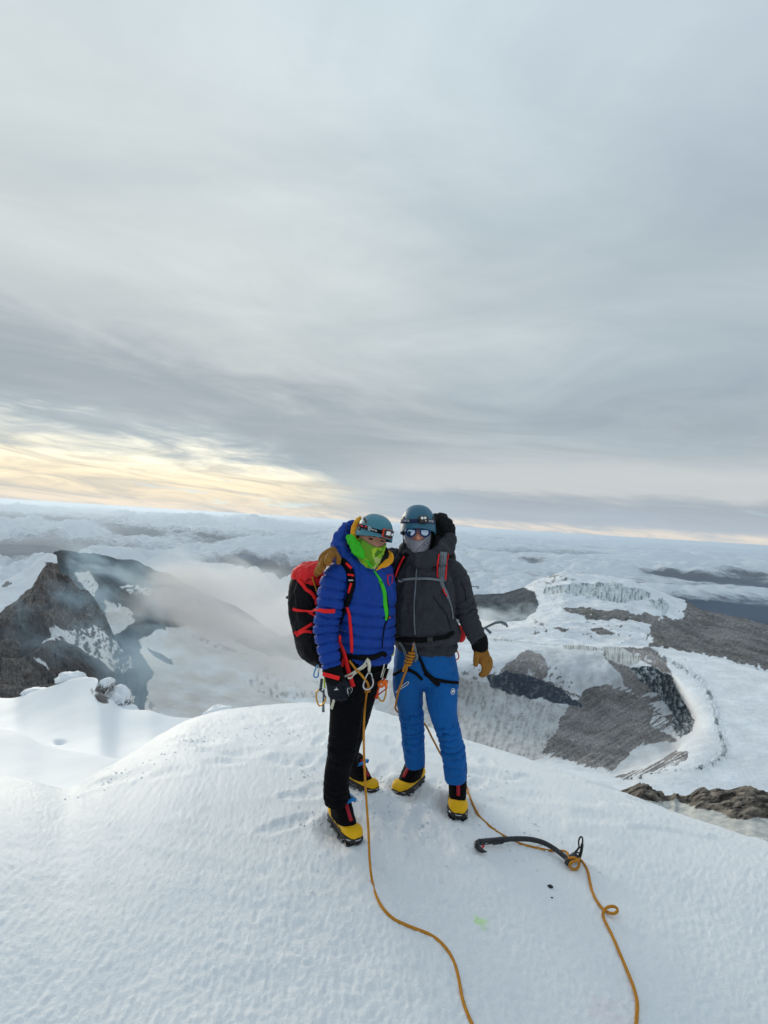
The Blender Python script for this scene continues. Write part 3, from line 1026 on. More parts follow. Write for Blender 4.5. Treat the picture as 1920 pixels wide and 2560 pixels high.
def r2disp(PX, PY, V, D, t):
    inside = blur(poly(PX, PY, CR_IN), 3)
    n = fbm(V / 40.0, 6, gain=0.55, kind='r')
    st = fbm(v3((PX * 0.50 + PY * 0.87) / 8.0, (PX * 0.87 - PY * 0.50) / 70.0, 3.0), 4)
    out = np.zeros_like(V)
    fanm = blur(poly(PX, PY, FAN), 3)
    out[..., 2] = inside * (2.6 * n + (0.5 + 2.0 * fanm) * st) + (1 - inside) * 0.5 * fbm(V / 25.0, 3)
    out[..., 1] = -inside * 3.0 * n
    d, s = pdist(PX, PY, Z2([(1040, 700), (1130, 762), (1220, 810), (1300, 860), (1350, 930), (1385, 1020), (1400, 1100), (1425, 1180), (1440, 1240), (1400, 1290), (1330, 1322)]))
    out[..., 2] += 2.6 * np.exp(-(d / 11.0) ** 2) * fbm(v3(PX / 4, PY / 7, 4.0), 4, gain=0.65)
    cl = blur(poly(PX, PY, Z2([(950, 808), (1060, 800), (1160, 858), (1185, 930), (1235, 1010), (1275, 1080), (1265, 1140), (1195, 1175), (1165, 1110), (1150, 1030), (1080, 952), (985, 872)])), 2)
    out[..., 0] += cl * 7.0 * fbm(v3(PX / 5.0, PY / 17, 4.0), 4)
    return out


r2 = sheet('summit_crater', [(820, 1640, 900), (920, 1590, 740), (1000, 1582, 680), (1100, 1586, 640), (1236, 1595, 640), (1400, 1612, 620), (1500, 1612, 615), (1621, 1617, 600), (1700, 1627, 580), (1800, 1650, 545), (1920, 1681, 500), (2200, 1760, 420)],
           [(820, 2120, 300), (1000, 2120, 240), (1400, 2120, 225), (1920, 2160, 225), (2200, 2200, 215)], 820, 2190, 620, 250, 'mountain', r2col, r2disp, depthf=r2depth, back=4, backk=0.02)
tag(r2, 'ash streaked summit crater with ice cliffs and a white snow rim', 'crater', kind='structure')


# ---- brown rocks below the right brow ---------------------------------------------------
def rbcol(PX, PY, V):
    n = fbm(V / 1.6, 6, gain=0.62)
    n2 = fbm(v3(PX / 40, PY / 22, 3.0), 4)
    rock = lerp3(np.broadcast_to(C3(0.075, 0.066, 0.056), V.shape), np.broadcast_to(C3(0.26, 0.225, 0.19), V.shape), sstep(-0.4, 0.45, n))
    rid = fbm(V / 3.4, 5, kind='r')
    rock = lerp3(rock, np.broadcast_to(C3(0.31, 0.275, 0.235), V.shape), sstep(0.1, -0.5, rid) * 0.8)
    gn = pnoise(v3(PX / 3.0, PY / 2.6, 3.0)) + 0.7 * pnoise(v3(PX / 7, PY / 5.0, 7.0))
    bo = fbm(V / 1.7 + 4.0, 3, kind='b')
    rock = rock * (0.62 + 0.6 * sstep(-0.5, 0.1, bo))[..., None] * (1 + 0.35 * gn)[..., None].clip(0.4, 1.8)
    wx, wy = warp(PX, PY, 45, 14)
    ash = poly(wx, wy, [(1500, 1990), (1690, 2004), (1740, 2022), (1780, 2030), (1850, 2048), (1920, 2042), (2300, 2040), (2300, 2400), (1500, 2400)])
    sn = lerp3(np.broadcast_to(C3(0.62, 0.62, 0.585), V.shape), np.broadcast_to(C3(0.40, 0.42, 0.42), V.shape), sstep(-0.3, 0.5, fbm(v3(PX / 30, PY / 14, 6.0), 5)))
    return lerp3(rock, sn, ash)


def rbdisp(PX, PY, V, D, t):
    n = 0.7 * fbm(V / 3.4, 4, kind='r') + 0.9 * fbm(V / 1.7 + 4.0, 3, kind='b') + 0.5 * fbm(V / 0.7, 4, gain=0.6)
    wx, wy = warp(PX, PY, 45, 14)
    k = 0.1 + 0.9 * blur(1 - poly(wx, wy, [(1500, 1990), (1690, 2004), (1740, 2022), (1780, 2030), (1850, 2048), (1920, 2042), (2300, 2040), (2300, 2400), (1500, 2400)]), 3)
    out = np.zeros_like(V)
    out[..., 2] = 0.75 * n * k
    out[..., 1] = -0.7 * n * k
    return out


rb = sheet('rock_outcrop', [(1380, 1990, 54), (1500, 1985, 53), (1560, 1975, 52), (1600, 1961, 51), (1640, 1976, 50), (1672, 1992, 49), (1685, 1984, 49), (1697, 1990, 49), (1720, 1988, 48.5), (1735, 1978, 48), (1760, 1973, 48), (1800, 1974, 47), (1850, 1968, 46), (1875, 1968, 45.5), (1900, 1978, 45), (1930, 1988, 44), (2100, 2010, 42), (2300, 2060, 40)],
           [(1380, 2230, 27), (1900, 2230, 24), (2300, 2260, 22)], 1380, 2300, 440, 150, 'near_rock', rbcol, rbdisp, bow=0.05)
tag(rb, 'knobbly brown rock outcrop and ashy snow below the right brow', 'rock', kind='structure')


# ---- far ridges, lowland and the sea of cloud -----------------------------------------------
def frcol(PX, PY, V):  # blue of the distant haze is mixed into the slope colour
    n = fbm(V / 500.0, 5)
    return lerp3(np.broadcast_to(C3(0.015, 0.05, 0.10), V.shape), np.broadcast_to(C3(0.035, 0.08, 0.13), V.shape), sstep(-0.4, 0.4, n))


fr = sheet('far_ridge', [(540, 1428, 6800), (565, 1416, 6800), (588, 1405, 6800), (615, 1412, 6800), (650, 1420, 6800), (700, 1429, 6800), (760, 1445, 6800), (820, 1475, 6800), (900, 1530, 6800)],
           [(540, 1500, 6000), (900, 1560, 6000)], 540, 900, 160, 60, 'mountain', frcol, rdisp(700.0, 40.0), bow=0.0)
tag(fr, 'dim haze-blue ridge rising out of the clouds behind the climbers', 'mountain', kind='structure')
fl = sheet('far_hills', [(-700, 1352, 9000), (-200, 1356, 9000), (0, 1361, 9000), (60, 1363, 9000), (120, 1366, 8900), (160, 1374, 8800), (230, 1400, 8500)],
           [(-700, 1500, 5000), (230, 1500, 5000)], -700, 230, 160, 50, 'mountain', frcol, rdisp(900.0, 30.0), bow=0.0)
tag(fl, 'forested hills coloured haze blue under the clouds at the left edge', 'mountain', kind='structure')

LOW_Z = -1500.0
mat_terrain('lowland', nscale=0.0006, bump=0.0, var=0.5)
_a = np.linspace(R(-80), R(80), 90)
_r = np.geomspace(2500, 120000, 60)
_X = np.sin(_a)[None] * _r[:, None]
_Y = np.cos(_a)[None] * _r[:, None]
_p = v3(_X, _Y, 0.0)
_Zl = LOW_Z + 90 * fbm(_p / 3000.0, 4)
_cl = lerp3(np.broadcast_to(C3(0.010, 0.045, 0.11), _p.shape), np.broadcast_to(C3(0.022, 0.065, 0.13), _p.shape), sstep(-0.4, 0.4, fbm(_p / 2500.0, 4)))
lo = finish('lowland', raw_mesh('lowland', v3(_X, _Y, _Zl), grid_faces(60, 90), colors=_cl), 'lowland')
tag(lo, 'dark blue lowland far below the clouds', 'land', kind='structure')

CLOUD_Z = -850.0


def build_clouds():
    m, t, b = new_mat('cloud')
    at = t.n('ShaderNodeAttribute', attribute_name='Col')
    tr = t.n('ShaderNodeBsdfTransparent')
    df = t.n('ShaderNodeBsdfDiffuse')
    tl = t.n('ShaderNodeBsdfTranslucent')
    tc = t.n('ShaderNodeTexCoord')
    df.inputs[0].default_value = (0.80, 0.84, 0.88, 1)
    tl.inputs[0].default_value = (0.84, 0.86, 0.88, 1)
    n = t.noise(tc.outputs['Object'], 0.004, 5, 0.6)
    bp = t.n('ShaderNodeBump')
    bp.inputs['Strength'].default_value = 0.35
    bp.inputs['Distance'].default_value = 50.0
    t.link(n, bp.inputs['Height'])
    t.link(bp.outputs[0], df.inputs['Normal'])
    mx = t.n('ShaderNodeMixShader')
    mx.inputs[0].default_value = 0.15
    t.link(df.outputs[0], mx.inputs[1])
    t.link(tl.outputs[0], mx.inputs[2])
    sepc = t.n('ShaderNodeSeparateColor')
    t.link(at.outputs['Color'], sepc.inputs[0])
    al = t.smooth(t.math('ADD', sepc.outputs[0], t.math('MULTIPLY', t.math('SUBTRACT', n, 0.5), 0.7)), 0.20, 0.70)
    mo = t.n('ShaderNodeMixShader')
    t.link(al, mo.inputs[0])
    t.link(tr.outputs[0], mo.inputs[1])
    t.link(mx.outputs[0], mo.inputs[2])
    t.link(mo.outputs[0], t.t.nodes['Material Output'].inputs[0])
    t.t.nodes.remove(b)

    nu, nr = 800, 560
    a = np.linspace(R(-62), R(62), nu)
    r = np.geomspace(1900, 110000, nr)
    X = np.sin(a)[None] * r[:, None]
    Y = np.cos(a)[None] * r[:, None]
    p = v3(X, Y, 0.0)
    rr = r[:, None] + 0 * a[None]
    # billows grow with distance, as far banks read as whole cloud masses
    g = (rr / 8000.0) ** 0.55 * (1 - 0.75 * sstep(30000, 90000, rr))
    q = p / rr[..., None] * (8000.0 * (rr / 8000.0) ** 0.5)[..., None]
    w = 700 * fbm(q / 2600.0 + 5.0, 3)
    q = v3(q[..., 0] + w, q[..., 1] * 1.5 + w, 0.0)
    big = fbm(q / 4200.0, 3)
    n0 = np.abs(pnoise(q / 1700.0))
    n1 = np.abs(pnoise(q / 760.0 + 3.3))
    n2 = np.abs(pnoise(q / 340.0 + 9.1))
    n3 = np.abs(pnoise(q / 150.0 + 5.7))
    dome = lambda n: np.sqrt(np.clip(n * 1.7, 0, 1))
    bil = dome(n0) * 0.8 - 0.45
    bil2 = 0.62 * dome(n1) + 0.42 * dome(n2) + 0.20 * dome(n3) - 0.5
    puff = sstep(-0.25, 0.45, big)
    # calmer, sheet-like cloud to the right
    calm = sstep(-0.1, 0.40, np.sin(a)[None] + 0 * rr)
    Z = CLOUD_Z + g * (240 * big + (1 - 0.65 * calm) * (0.35 + 0.65 * puff) * (400 * bil + 340 * bil2))
    dens = 0.60 + 1.0 * big + 0.30 * bil
    dens = dens + 0.10 * sstep(9000, 30000, rr)
    # openings over the valley: lower left, lower right and a few streaks
    for (px, py, sx, sy, s) in ((30, 1372, 150, 22, 1.2), (1900, 1545, 170, 30, 1.4), (650, 1432, 110, 26, 1.3), (1330, 1410, 60, 6, .7), (1860, 1440, 60, 12, .6),
                                (100, 1300, 130, 10, 1.0), (330, 1327, 90, 9, .9), (520, 1340, 80, 6, .6), (700, 1352, 70, 8, .5), (1250, 1352, 90, 5, .5), (1700, 1440, 120, 6, .6), (1500, 1470, 60, 10, .3)):
        d = rays(px, py)
        tt = (CLOUD_Z - CAM_H) / d[2]
        c0 = _CP + d * tt
        az0, r0 = math.atan2(c0[0], c0[1]), math.hypot(c0[0], c0[1])
        hy = py - float(horizon_y(px))
        da = (a[None] - az0) / (sx / 1200.0)
        dr = (np.log(rr) - math.log(r0)) / (sy / hy)
        dens = dens - s * np.exp(-da * da - dr * dr)
    Z = Z - 120 * np.clip(0.45 - dens, 0, 1)
    C = v3(np.clip(dens, 0, 1), np.clip(dens, 0, 1), np.clip(dens, 0, 1))
    me = raw_mesh('cloud_sea', v3(X, Y, Z), grid_faces(nr, nu), colors=C)
    o = finish('cloud_sea', me, m)
    tag(o, 'sea of white cloud reaching to the horizon', 'cloud', kind='stuff')


build_clouds()


# ---- air ------------------------------------------------------------------------------------
def box_mesh(name, lo_, hi_):
    V = [(x, y, z) for x in (lo_[0], hi_[0]) for y in (lo_[1], hi_[1]) for z in (lo_[2], hi_[2])]
    F = [(0, 1, 3, 2), (4, 6, 7, 5), (0, 4, 5, 1), (2, 3, 7, 6), (0, 2, 6, 4), (1, 5, 7, 3)]
    return raw_mesh(name, V, F, smooth=False)


def mat_haze():
    m = bpy.data.materials.new('haze')
    m.use_nodes = True
    m.node_tree.nodes.clear()
    t = NT(m.node_tree)
    pv = t.n('ShaderNodeVolumePrincipled')
    pv.inputs['Color'].default_value = (0.76, 0.88, 1.0, 1)
    pv.inputs['Density'].default_value = 0.000021
    pv.inputs['Anisotropy'].default_value = 0.45
    o = t.n('ShaderNodeOutputMaterial')
    t.link(pv.outputs[0], o.inputs['Volume'])
    return m


hz = finish('haze', box_mesh('haze', (-130000, -3000, LOW_Z - 400), (130000, 128000, 12.0)), mat_haze())
tag(hz, 'thin blue air between the summit and the far clouds', 'haze', kind='stuff')


def smoke(px, py, d, rx, ry, rz, dens, scl, seed, label, color=(0.98, 0.99, 1.0), th=(0.42, 0.72), tilt=0.0):
    m = bpy.data.materials.new('smoke')
    m.use_nodes = True
    m.node_tree.nodes.clear()
    t = NT(m.node_tree)
    tc = t.n('ShaderNodeTexCoord')
    P = tc.outputs['Object']                      # unit-ball coordinates
    ln = t.vmath('LENGTH', P)
    fall = t.smooth(ln, 1.0, 0.25)
    n = t.noise(t.mapping(P, loc=(seed * 3.7, seed * 1.3, seed)), scl, 5, 0.58, 0.6)
    dn = t.smooth(t.math('ADD', n, t.math('MULTIPLY', t.math('SUBTRACT', fall, 1.0), 0.35)), th[0], th[1])
    pv = t.n('ShaderNodeVolumeScatter')
    pv.inputs['Color'].default_value = (*color, 1)
    pv.inputs['Anisotropy'].default_value = 0.25
    t.link(t.math('MULTIPLY', dn, dens), pv.inputs['Density'])
    o = t.n('ShaderNodeOutputMaterial')
    t.link(pv.outputs[0], o.inputs['Volume'])
    bm = bmesh.new()
    bmesh.ops.create_icosphere(bm, subdivisions=3, radius=1.02)
    me = bpy.data.meshes.new('smoke')
    bm.to_mesh(me)
    bm.free()
    ob = finish('smoke', me, m)
    ob.location = W(px, py, d)
    ob.scale = (rx, ry, rz)
    ob.rotation_euler = (0, tilt, 0)
    tag(ob, label, 'smoke', kind='stuff')
    return ob


smoke(280, 1470, 500, 140, 60, 72, 0.050, 2.5, 1, 'thin blue smoke drifting off the crater peak', (0.48, 0.76, 1.0), th=(0.42, 0.70), tilt=0.35)
smoke(150, 1550, 262, 70, 30, 46, 0.030, 2.2, 2, 'thin smoke veil in front of the brown crater wall', (0.45, 0.74, 1.0), th=(0.42, 0.72))
smoke(600, 1560, 470, 175, 75, 84, 0.065, 2.0, 3, 'pale fog bank filling the crater left of the climbers', (0.88, 0.96, 1.0), th=(0.29, 0.62), tilt=0.3)
smoke(640, 1490, 900, 230, 90, 95, 0.018, 1.5, 6, 'bright fog rising behind the crater ridge', (0.96, 0.99, 1.0), th=(0.24, 0.60))
smoke(1225, 1550, 900, 110, 50, 52, 0.055, 1.9, 4, 'bluish smoke lying on the saddle right of the climbers', (0.78, 0.92, 1.0), th=(0.36, 0.66))
smoke(1330, 1535, 880, 85, 40, 44, 0.040, 2.3, 8, 'thin wisp of smoke left of the far ice cliffs', (0.78, 0.92, 1.0), th=(0.40, 0.70))
smoke(330, 1690, 290, 58, 30, 50, 0.034, 1.6, 5, 'blue smoke at the foot of the crater peak', (0.45, 0.74, 1.0), th=(0.28, 0.62))

# ================================================================== PEOPLE AND THEIR GEAR
VIEW = _CR @ np.array((0, 0, -1.0))
CAMX = _CR @ np.array((1.0, 0, 0))
CAMY = _CR @ np.array((0, 1.0, 0))


def nrm(v):
    v = np.asarray(v, float)
    return v / (np.linalg.norm(v, axis=-1, keepdims=True) + 1e-12)


def za(p): return [(720 + q[0] / 9.217, 1360 + q[1] / 9.217) + tuple(q[2:]) for q in p]
def zb(p): return [(860 + q[0] / 8.295, 1580 + q[1] / 8.295) + tuple(q[2:]) for q in p]
def zc(p): return [(860 + q[0] / 11.85, 1270 + q[1] / 11.85) + tuple(q[2:]) for q in p]
def zd(p): return [(980 + q[0] / 9.217, 1250 + q[1] / 9.217) + tuple(q[2:]) for q in p]
def z1(p): return [(700 + q[0] / 2.765, 1240 + q[1] / 2.765) + tuple(q[2:]) for q in p]
def z2(p): return [(700 + q[0] / 2.765, 1640 + q[1] / 2.765) + tuple(q[2:]) for q in p]
def z4(p): return [(700 + q[0] / 6.146, 1480 + q[1] / 6.146) + tuple(q[2:]) for q in p]
def z5(p): return [(950 + q[0] / 4.88, 1480 + q[1] / 4.88) + tuple(q[2:]) for q in p]


# ---- mesh pieces as (V, F) with F a list of index tuples -----------------------
def join(parts):
    V, F, o = [], [], 0
    for v, f in parts:
        V.append(np.asarray(v, float).reshape(-1, 3))
        F += [tuple(i + o for i in q) for q in f]
        o += len(V[-1])
    return np.concatenate(V), F


def loft(rings, caps=True, closed=False):
    rings = [np.asarray(r, float) for r in rings]
    n, m = len(rings[0]), len(rings)
    V = np.concatenate(rings)
    F = []
    for k in range(m if closed else m - 1):
        k2 = (k + 1) % m
        for i in range(n):
            j = (i + 1) % n
            F.append((k * n + i, k * n + j, k2 * n + j, k2 * n + i))
    if caps and not closed:
        c0, c1 = rings[0].mean(0), rings[-1].mean(0)
        b = len(V)
        V = np.concatenate([V, [c0, c1]])
        for i in range(n):
            j = (i + 1) % n
            F.append((b, j, i))
            F.append((b + 1, (m - 1) * n + i, (m - 1) * n + j))
    return V, F


def ering(c, a, b, n=28, e=1.0):
    t = np.linspace(0, 2 * np.pi, n, endpoint=False)
    ct, st_ = np.cos(t), np.sin(t)
    if e != 1.0:
        ct = np.sign(ct) * np.abs(ct) ** e
        st_ = np.sign(st_) * np.abs(st_) ** e
    return np.asarray(c) + ct[:, None] * np.asarray(a) + st_[:, None] * np.asarray(b)


def resample(P, m):
    P = np.asarray(P, float)
    d = np.concatenate([[0], np.cumsum(np.linalg.norm(np.diff(P[:, :3], axis=0), axis=1))])
    s = np.linspace(0, d[-1], m)
    # Catmull-Rom through the points
    out = np.zeros((m, P.shape[1]))
    idx = np.clip(np.searchsorted(d, s, side='right') - 1, 0, len(P) - 2)
    for k in range(m):
        i = idx[k]
        h = d[i + 1] - d[i]
        t = (s[k] - d[i]) / h if h > 0 else 0
        p1, p2 = P[i], P[i + 1]
        p0 = P[i - 1] if i > 0 else 2 * p1 - p2
        p3 = P[i + 2] if i + 2 < len(P) else 2 * p2 - p1
        h0 = (d[i] - d[i - 1]) if i > 0 else h
        h2 = (d[i + 2] - d[i + 1]) if i + 2 < len(P) else h
        m1 = ((p1 - p0) / max(h0, 1e-9) * h + (p2 - p1)) * 0.5
        m2 = ((p2 - p1) + (p3 - p2) / max(h2, 1e-9) * h) * 0.5
        t2, t3 = t * t, t ** 3
        out[k] = (2 * t3 - 3 * t2 + 1) * p1 + (t3 - 2 * t2 + t) * m1 + (-2 * t3 + 3 * t2) * p2 + (t3 - t2) * m2
    return out


def limb(pts, m=None, n=24, scale=1.0, rnd=(True, True)):
    """tapered limb; points are (px, py, distance, width in px[, depth ratio])"""
    P = []
    for q in pts:
        c = Wn(np.float64(q[0]), np.float64(q[1]), np.float64(q[2]))
        P.append(list(c) + [q[3] * 0.5 * q[2] / FPX * scale, q[4] if len(q) > 4 else 0.92])
    m = m or max(8, 4 * len(pts))
    Q = resample(P, m)
    T = nrm(np.gradient(Q[:, :3], axis=0))
    rings = []
    for k in range(m):
        a = np.cross(T[k], VIEW)
        if np.linalg.norm(a) < 0.15:
            a = CAMX
        a = nrm(a)
        b = nrm(np.cross(a, T[k]))
        r = Q[k, 3]
        rings.append(ering(Q[k, :3], a * r, b * r * Q[k, 4], n))
    if rnd:
        r0, rl = rings[0], rings[-1]
        c0, cl = r0.mean(0), rl.mean(0)
        if rnd[0]:
            rings = [c0 + (r0 - c0) * 0.6 - T[0] * Q[0, 3] * 0.45] + rings
        if rnd[1]:
            rings = rings + [cl + (rl - cl) * 0.6 + T[-1] * Q[-1, 3] * 0.45]
    return loft(rings)


def limb_axis(pts, m=60):
    return resample([list(Wn(np.float64(q[0]), np.float64(q[1]), np.float64(q[2]))) for q in pts], m)


def tube(P, r, n=8, closed=False, m=None, caps=True, smoothp=True):
    P = np.asarray(P, float)
    if closed:
        P = np.concatenate([P, P[:1]])
    if m and smoothp:
        P = resample(P, m)
    elif m:
        d = np.concatenate([[0], np.cumsum(np.linalg.norm(np.diff(P, axis=0), axis=1))])
        s = np.linspace(0, d[-1], m)
        P = np.stack([np.interp(s, d, P[:, k]) for k in range(3)], -1)
    if closed:
        P = P[:-1]
    if closed:
        T = nrm(np.roll(P, -1, 0) - np.roll(P, 1, 0))
    else:
        T = nrm(np.gradient(P, axis=0))
    r = np.broadcast_to(np.asarray(r, float), (len(P),))
    u = np.cross(T[0], VIEW)
    if np.linalg.norm(u) < 0.1:
        u = np.cross(T[0], CAMY)
    u = nrm(u)
    rings = []
    for k in range(len(P)):
        u = nrm(u - T[k] * np.dot(u, T[k]))
        b = np.cross(T[k], u)
        rings.append(ering(P[k], u * r[k], b * r[k], n))
    return loft(rings, caps=caps, closed=closed)


class Frame:
    """local axes: x to the image right, y forward out of the face, z up"""
    def __init__(s, o, x, y, z):
        s.o, s.x, s.y, s.z = [np.asarray(k, float) for k in (o, x, y, z)]

    def __call__(s, p):
        p = np.asarray(p, float)
        return s.o + p[..., 0:1] * s.x + p[..., 1:2] * s.y + p[..., 2:3] * s.z


def face_frame(px, py, d, yaw=0.0, roll=0.0, pitch=0.0):
    """yaw>0 turns the face to the image right, roll>0 tips the crown to the image right, pitch>0 looks down"""
    x, y, z = CAMX.copy(), -VIEW.copy(), CAMY.copy()

    def rot(v, ax, a):
        return np.array(Matrix.Rotation(a, 3, Vector(ax)) @ Vector(v))
    x, z = rot(x, -VIEW, -roll), rot(z, -VIEW, -roll)
    x, y = rot(x, z, yaw), rot(y, z, yaw)
    y, z = rot(y, x, -pitch), rot(z, x, -pitch)
    return Frame(Wn(np.float64(px), np.float64(py), np.float64(d)), x, y, z)


def cbox(fr, c, s, b=0.15):
    """box with chamfered edges in a frame; c centre, s sizes"""
    s = np.asarray(s, float) / 2
    bb = b * min(s)
    V, F = [], []
    prof = [(-s[2], bb), (-s[2] + bb, 0), (s[2] - bb, 0), (s[2], bb)]
    for z, i in prof:
        x, y = s[0] - i, s[1] - i
        for (sx, sy) in ((x, y - bb), (x - bb, y), (-x + bb, y), (-x, y - bb), (-x, -y + bb), (-x + bb, -y), (x - bb, -y), (x, -y + bb)):
            V.append((sx + c[0], sy + c[1], z + c[2]))
    V = fr(np.array(V))
    for k in range(3):
        for i in range(8):
            j = (i + 1) % 8
            F.append((k * 8 + i, k * 8 + j, k * 8 + 8 + j, k * 8 + 8 + i))
    F.append(tuple(range(7, -1, -1)))
    F.append(tuple(range(24, 32)))
    return V, F


def cone(p0, p1, r0, r1, n=8):
    return tube([p0, p1], [r0, r1], n)


def plate(fr, outline, y0, th, curve=0.0):
    """extruded outline of (x, z) in a frame, facing +y"""
    o = np.array(outline, float)
    n = len(o)
    yc = -curve * o[:, 0] ** 2
    A = fr(np.stack([o[:, 0], y0 + yc, o[:, 1]], -1))
    B = fr(np.stack([o[:, 0], y0 - th + yc, o[:, 1]], -1))
    c = o.mean(0)
    ca = fr(np.array([[c[0], y0 - curve * c[0] ** 2, c[1]]]))
    V = np.concatenate([A, B, ca])
    F = [(i, (i + 1) % n, n + (i + 1) % n, n + i) for i in range(n)]
    F += [(2 * n, (i + 1) % n, i) for i in range(n)]
    F += [tuple(range(n, 2 * n))]
    return V, F


def quads_normals(V, F):
    N = np.zeros_like(V)
    f = F
    if f.shape[1] == 4:
        n = np.cross(V[f[:, 2]] - V[f[:, 0]], V[f[:, 3]] - V[f[:, 1]])
    else:
        n = np.cross(V[f[:, 1]] - V[f[:, 0]], V[f[:, 2]] - V[f[:, 0]])
    for k in range(f.shape[1]):
        for a in range(3):
            N[:, a] += np.bincount(f[:, k], weights=n[:, a], minlength=len(V))
    return nrm(N)


def lap(V, F, it, lam=0.5):
    E = np.concatenate([np.stack([F[:, k], F[:, (k + 1) % F.shape[1]]], -1) for k in range(F.shape[1])])
    E = np.concatenate([E, E[:, ::-1]])
    cnt = np.bincount(E[:, 0], minlength=len(V)).astype(float)
    cnt[cnt == 0] = 1
    for _ in range(it):
        A = np.stack([np.bincount(E[:, 0], weights=V[E[:, 1], a], minlength=len(V)) for a in range(3)], -1) / cnt[:, None]
        V = V + lam * (A - V)
    return V


def remesh(V, F, voxel, it=3):
    me = bpy.data.meshes.new('tmp')
    me.from_pydata([tuple(v) for v in V], [], F)
    ob = bpy.data.objects.new('tmp', me)
    col.objects.link(ob)
    md = ob.modifiers.new('r', 'REMESH')
    md.mode = 'VOXEL'
    md.voxel_size = voxel
    md.adaptivity = 0.0
    dg = bpy.context.evaluated_depsgraph_get()
    ev = ob.evaluated_get(dg)
    m2 = ev.to_mesh()
    nv = len(m2.vertices)
    co = np.empty(nv * 3, np.float32)
    m2.vertices.foreach_get('co', co)
    npoly = len(m2.polygons)
    lt = np.empty(npoly, np.int32)
    m2.polygons.foreach_get('loop_total', lt)
    li = np.empty(len(m2.loops), np.int32)
    m2.loops.foreach_get('vertex_index', li)
    ev.to_mesh_clear()
    bpy.data.objects.remove(ob)
    bpy.data.meshes.remove(me)
    assert (lt == 4).all()
    V2 = co.reshape(-1, 3).astype(float)
    F2 = li.reshape(-1, 4)
    return lap(V2, F2, it), F2


BASE = {}


def thing(name, label, cat, base, group=None):
    o = bpy.data.objects.new(name, None)
    o.empty_display_size = 0.2
    o.location = base
    link(o)
    tag(o, label, cat, group)
    BASE[o.name] = np.array(base)
    return o


def base_of(o):
    while o.parent is not None:
        o = o.parent
    return BASE[o.name]


def put(name, VF, mat, parent=None, smooth=True, label=None):
    V, F = VF
    V = np.asarray(V, float)
    if parent is not None:
        V = V - base_of(parent)
        loc = None
    else:
        loc = V.mean(0)
        loc[2] = V[:, 2].min()
        V = V - loc
    if isinstance(F, np.ndarray):
        me = raw_mesh(name, V, F, smooth)
    else:
        me = bpy.data.meshes.new(name)
        me.from_pydata([tuple(v) for v in V], [], F)
        me.polygons.foreach_set('use_smooth', np.full(len(me.polygons), smooth, bool))
        me.update()
    bm = bmesh.new()
    bm.from_mesh(me)
    bmesh.ops.recalc_face_normals(bm, faces=bm.faces)
    bm.to_mesh(me)
    bm.free()
    o = finish(name, me, mat, parent)
    if loc is not None:
        o.location = loc
        BASE[o.name] = loc
    if label:
        o['label'] = label
    return o


def bvh_of(*VFs):
    V, F = join([(v, [tuple(q) for q in f]) for v, f in VFs])
    return BVHTree.FromPolygons([Vector(v) for v in V], F)


def shoot(bvh, px, py):
    d = nrm(rays(np.float64(px), np.float64(py)))
    h = bvh.ray_cast(CAM_POS, Vector(d))
    if h[0] is None:
        return None, None
    n = np.array(h[1])
    if np.dot(n, d) > 0:
        n = -n
    return np.array(h[0]), n


def strap(bvh, pts, width, th=0.003, off=0.002, m=None, d0=None, smooth_n=2, wave=0.0):
    """webbing laid on a surface along photograph pixels; width in px (number or list)"""
    P = np.array([(q[0], q[1]) for q in pts], float)
    m = m or max(6, int(np.sum(np.linalg.norm(np.diff(P, axis=0), axis=1)) / 5))
    Pz = resample(np.concatenate([P, np.zeros((len(P), 1))], 1), m)
    wd = np.interp(np.linspace(0, 1, m), np.linspace(0, 1, len(np.atleast_1d(width))), np.atleast_1d(np.asarray(width, float)))
    C, N = [], []
    for k in range(m):
        h, n = shoot(bvh, Pz[k, 0], Pz[k, 1])
        C.append(h)
        N.append(n)
    dist = np.array([np.nan if c is None else np.dot(c - _CP, VIEW) for c in C])
    if np.isnan(dist).all():
        dist[:] = d0 or 2.6
    ok = ~np.isnan(dist)
    dist = np.interp(np.arange(m), np.arange(m)[ok], dist[ok])
    if d0 is not None:
        dist = np.where(ok, dist, d0)
    ds = dist.copy()
    for _ in range(smooth_n):
        ds = np.minimum(ds, np.convolve(np.pad(ds, 1, mode='edge'), [.25, .5, .25], mode='valid'))
    C = Wn(Pz[:, 0], Pz[:, 1], ds)
    N = np.array([(-VIEW if n is None else n) for n in N])
    for _ in range(2):
        N = nrm(np.stack([np.convolve(np.pad(N[:, a], 1, mode='edge'), [.25, .5, .25], mode='valid') for a in range(3)], -1))
    N = nrm(N + 0.6 * -VIEW)
    T = nrm(np.gradient(C, axis=0))
    S = nrm(np.cross(T, N))
    N = nrm(np.cross(S, T))
    N = np.where((N @ -VIEW)[:, None] < 0, -N, N)
    hw = (wd * 0.5 * ds / FPX)[:, None]
    A = C + N * off
    rings = []
    for k in range(m):
        rings.append([A[k] - S[k] * hw[k], A[k] + S[k] * hw[k], A[k] + S[k] * hw[k] * 0.94 + N[k] * th, A[k] - S[k] * hw[k] * 0.94 + N[k] * th])
    return loft(rings)


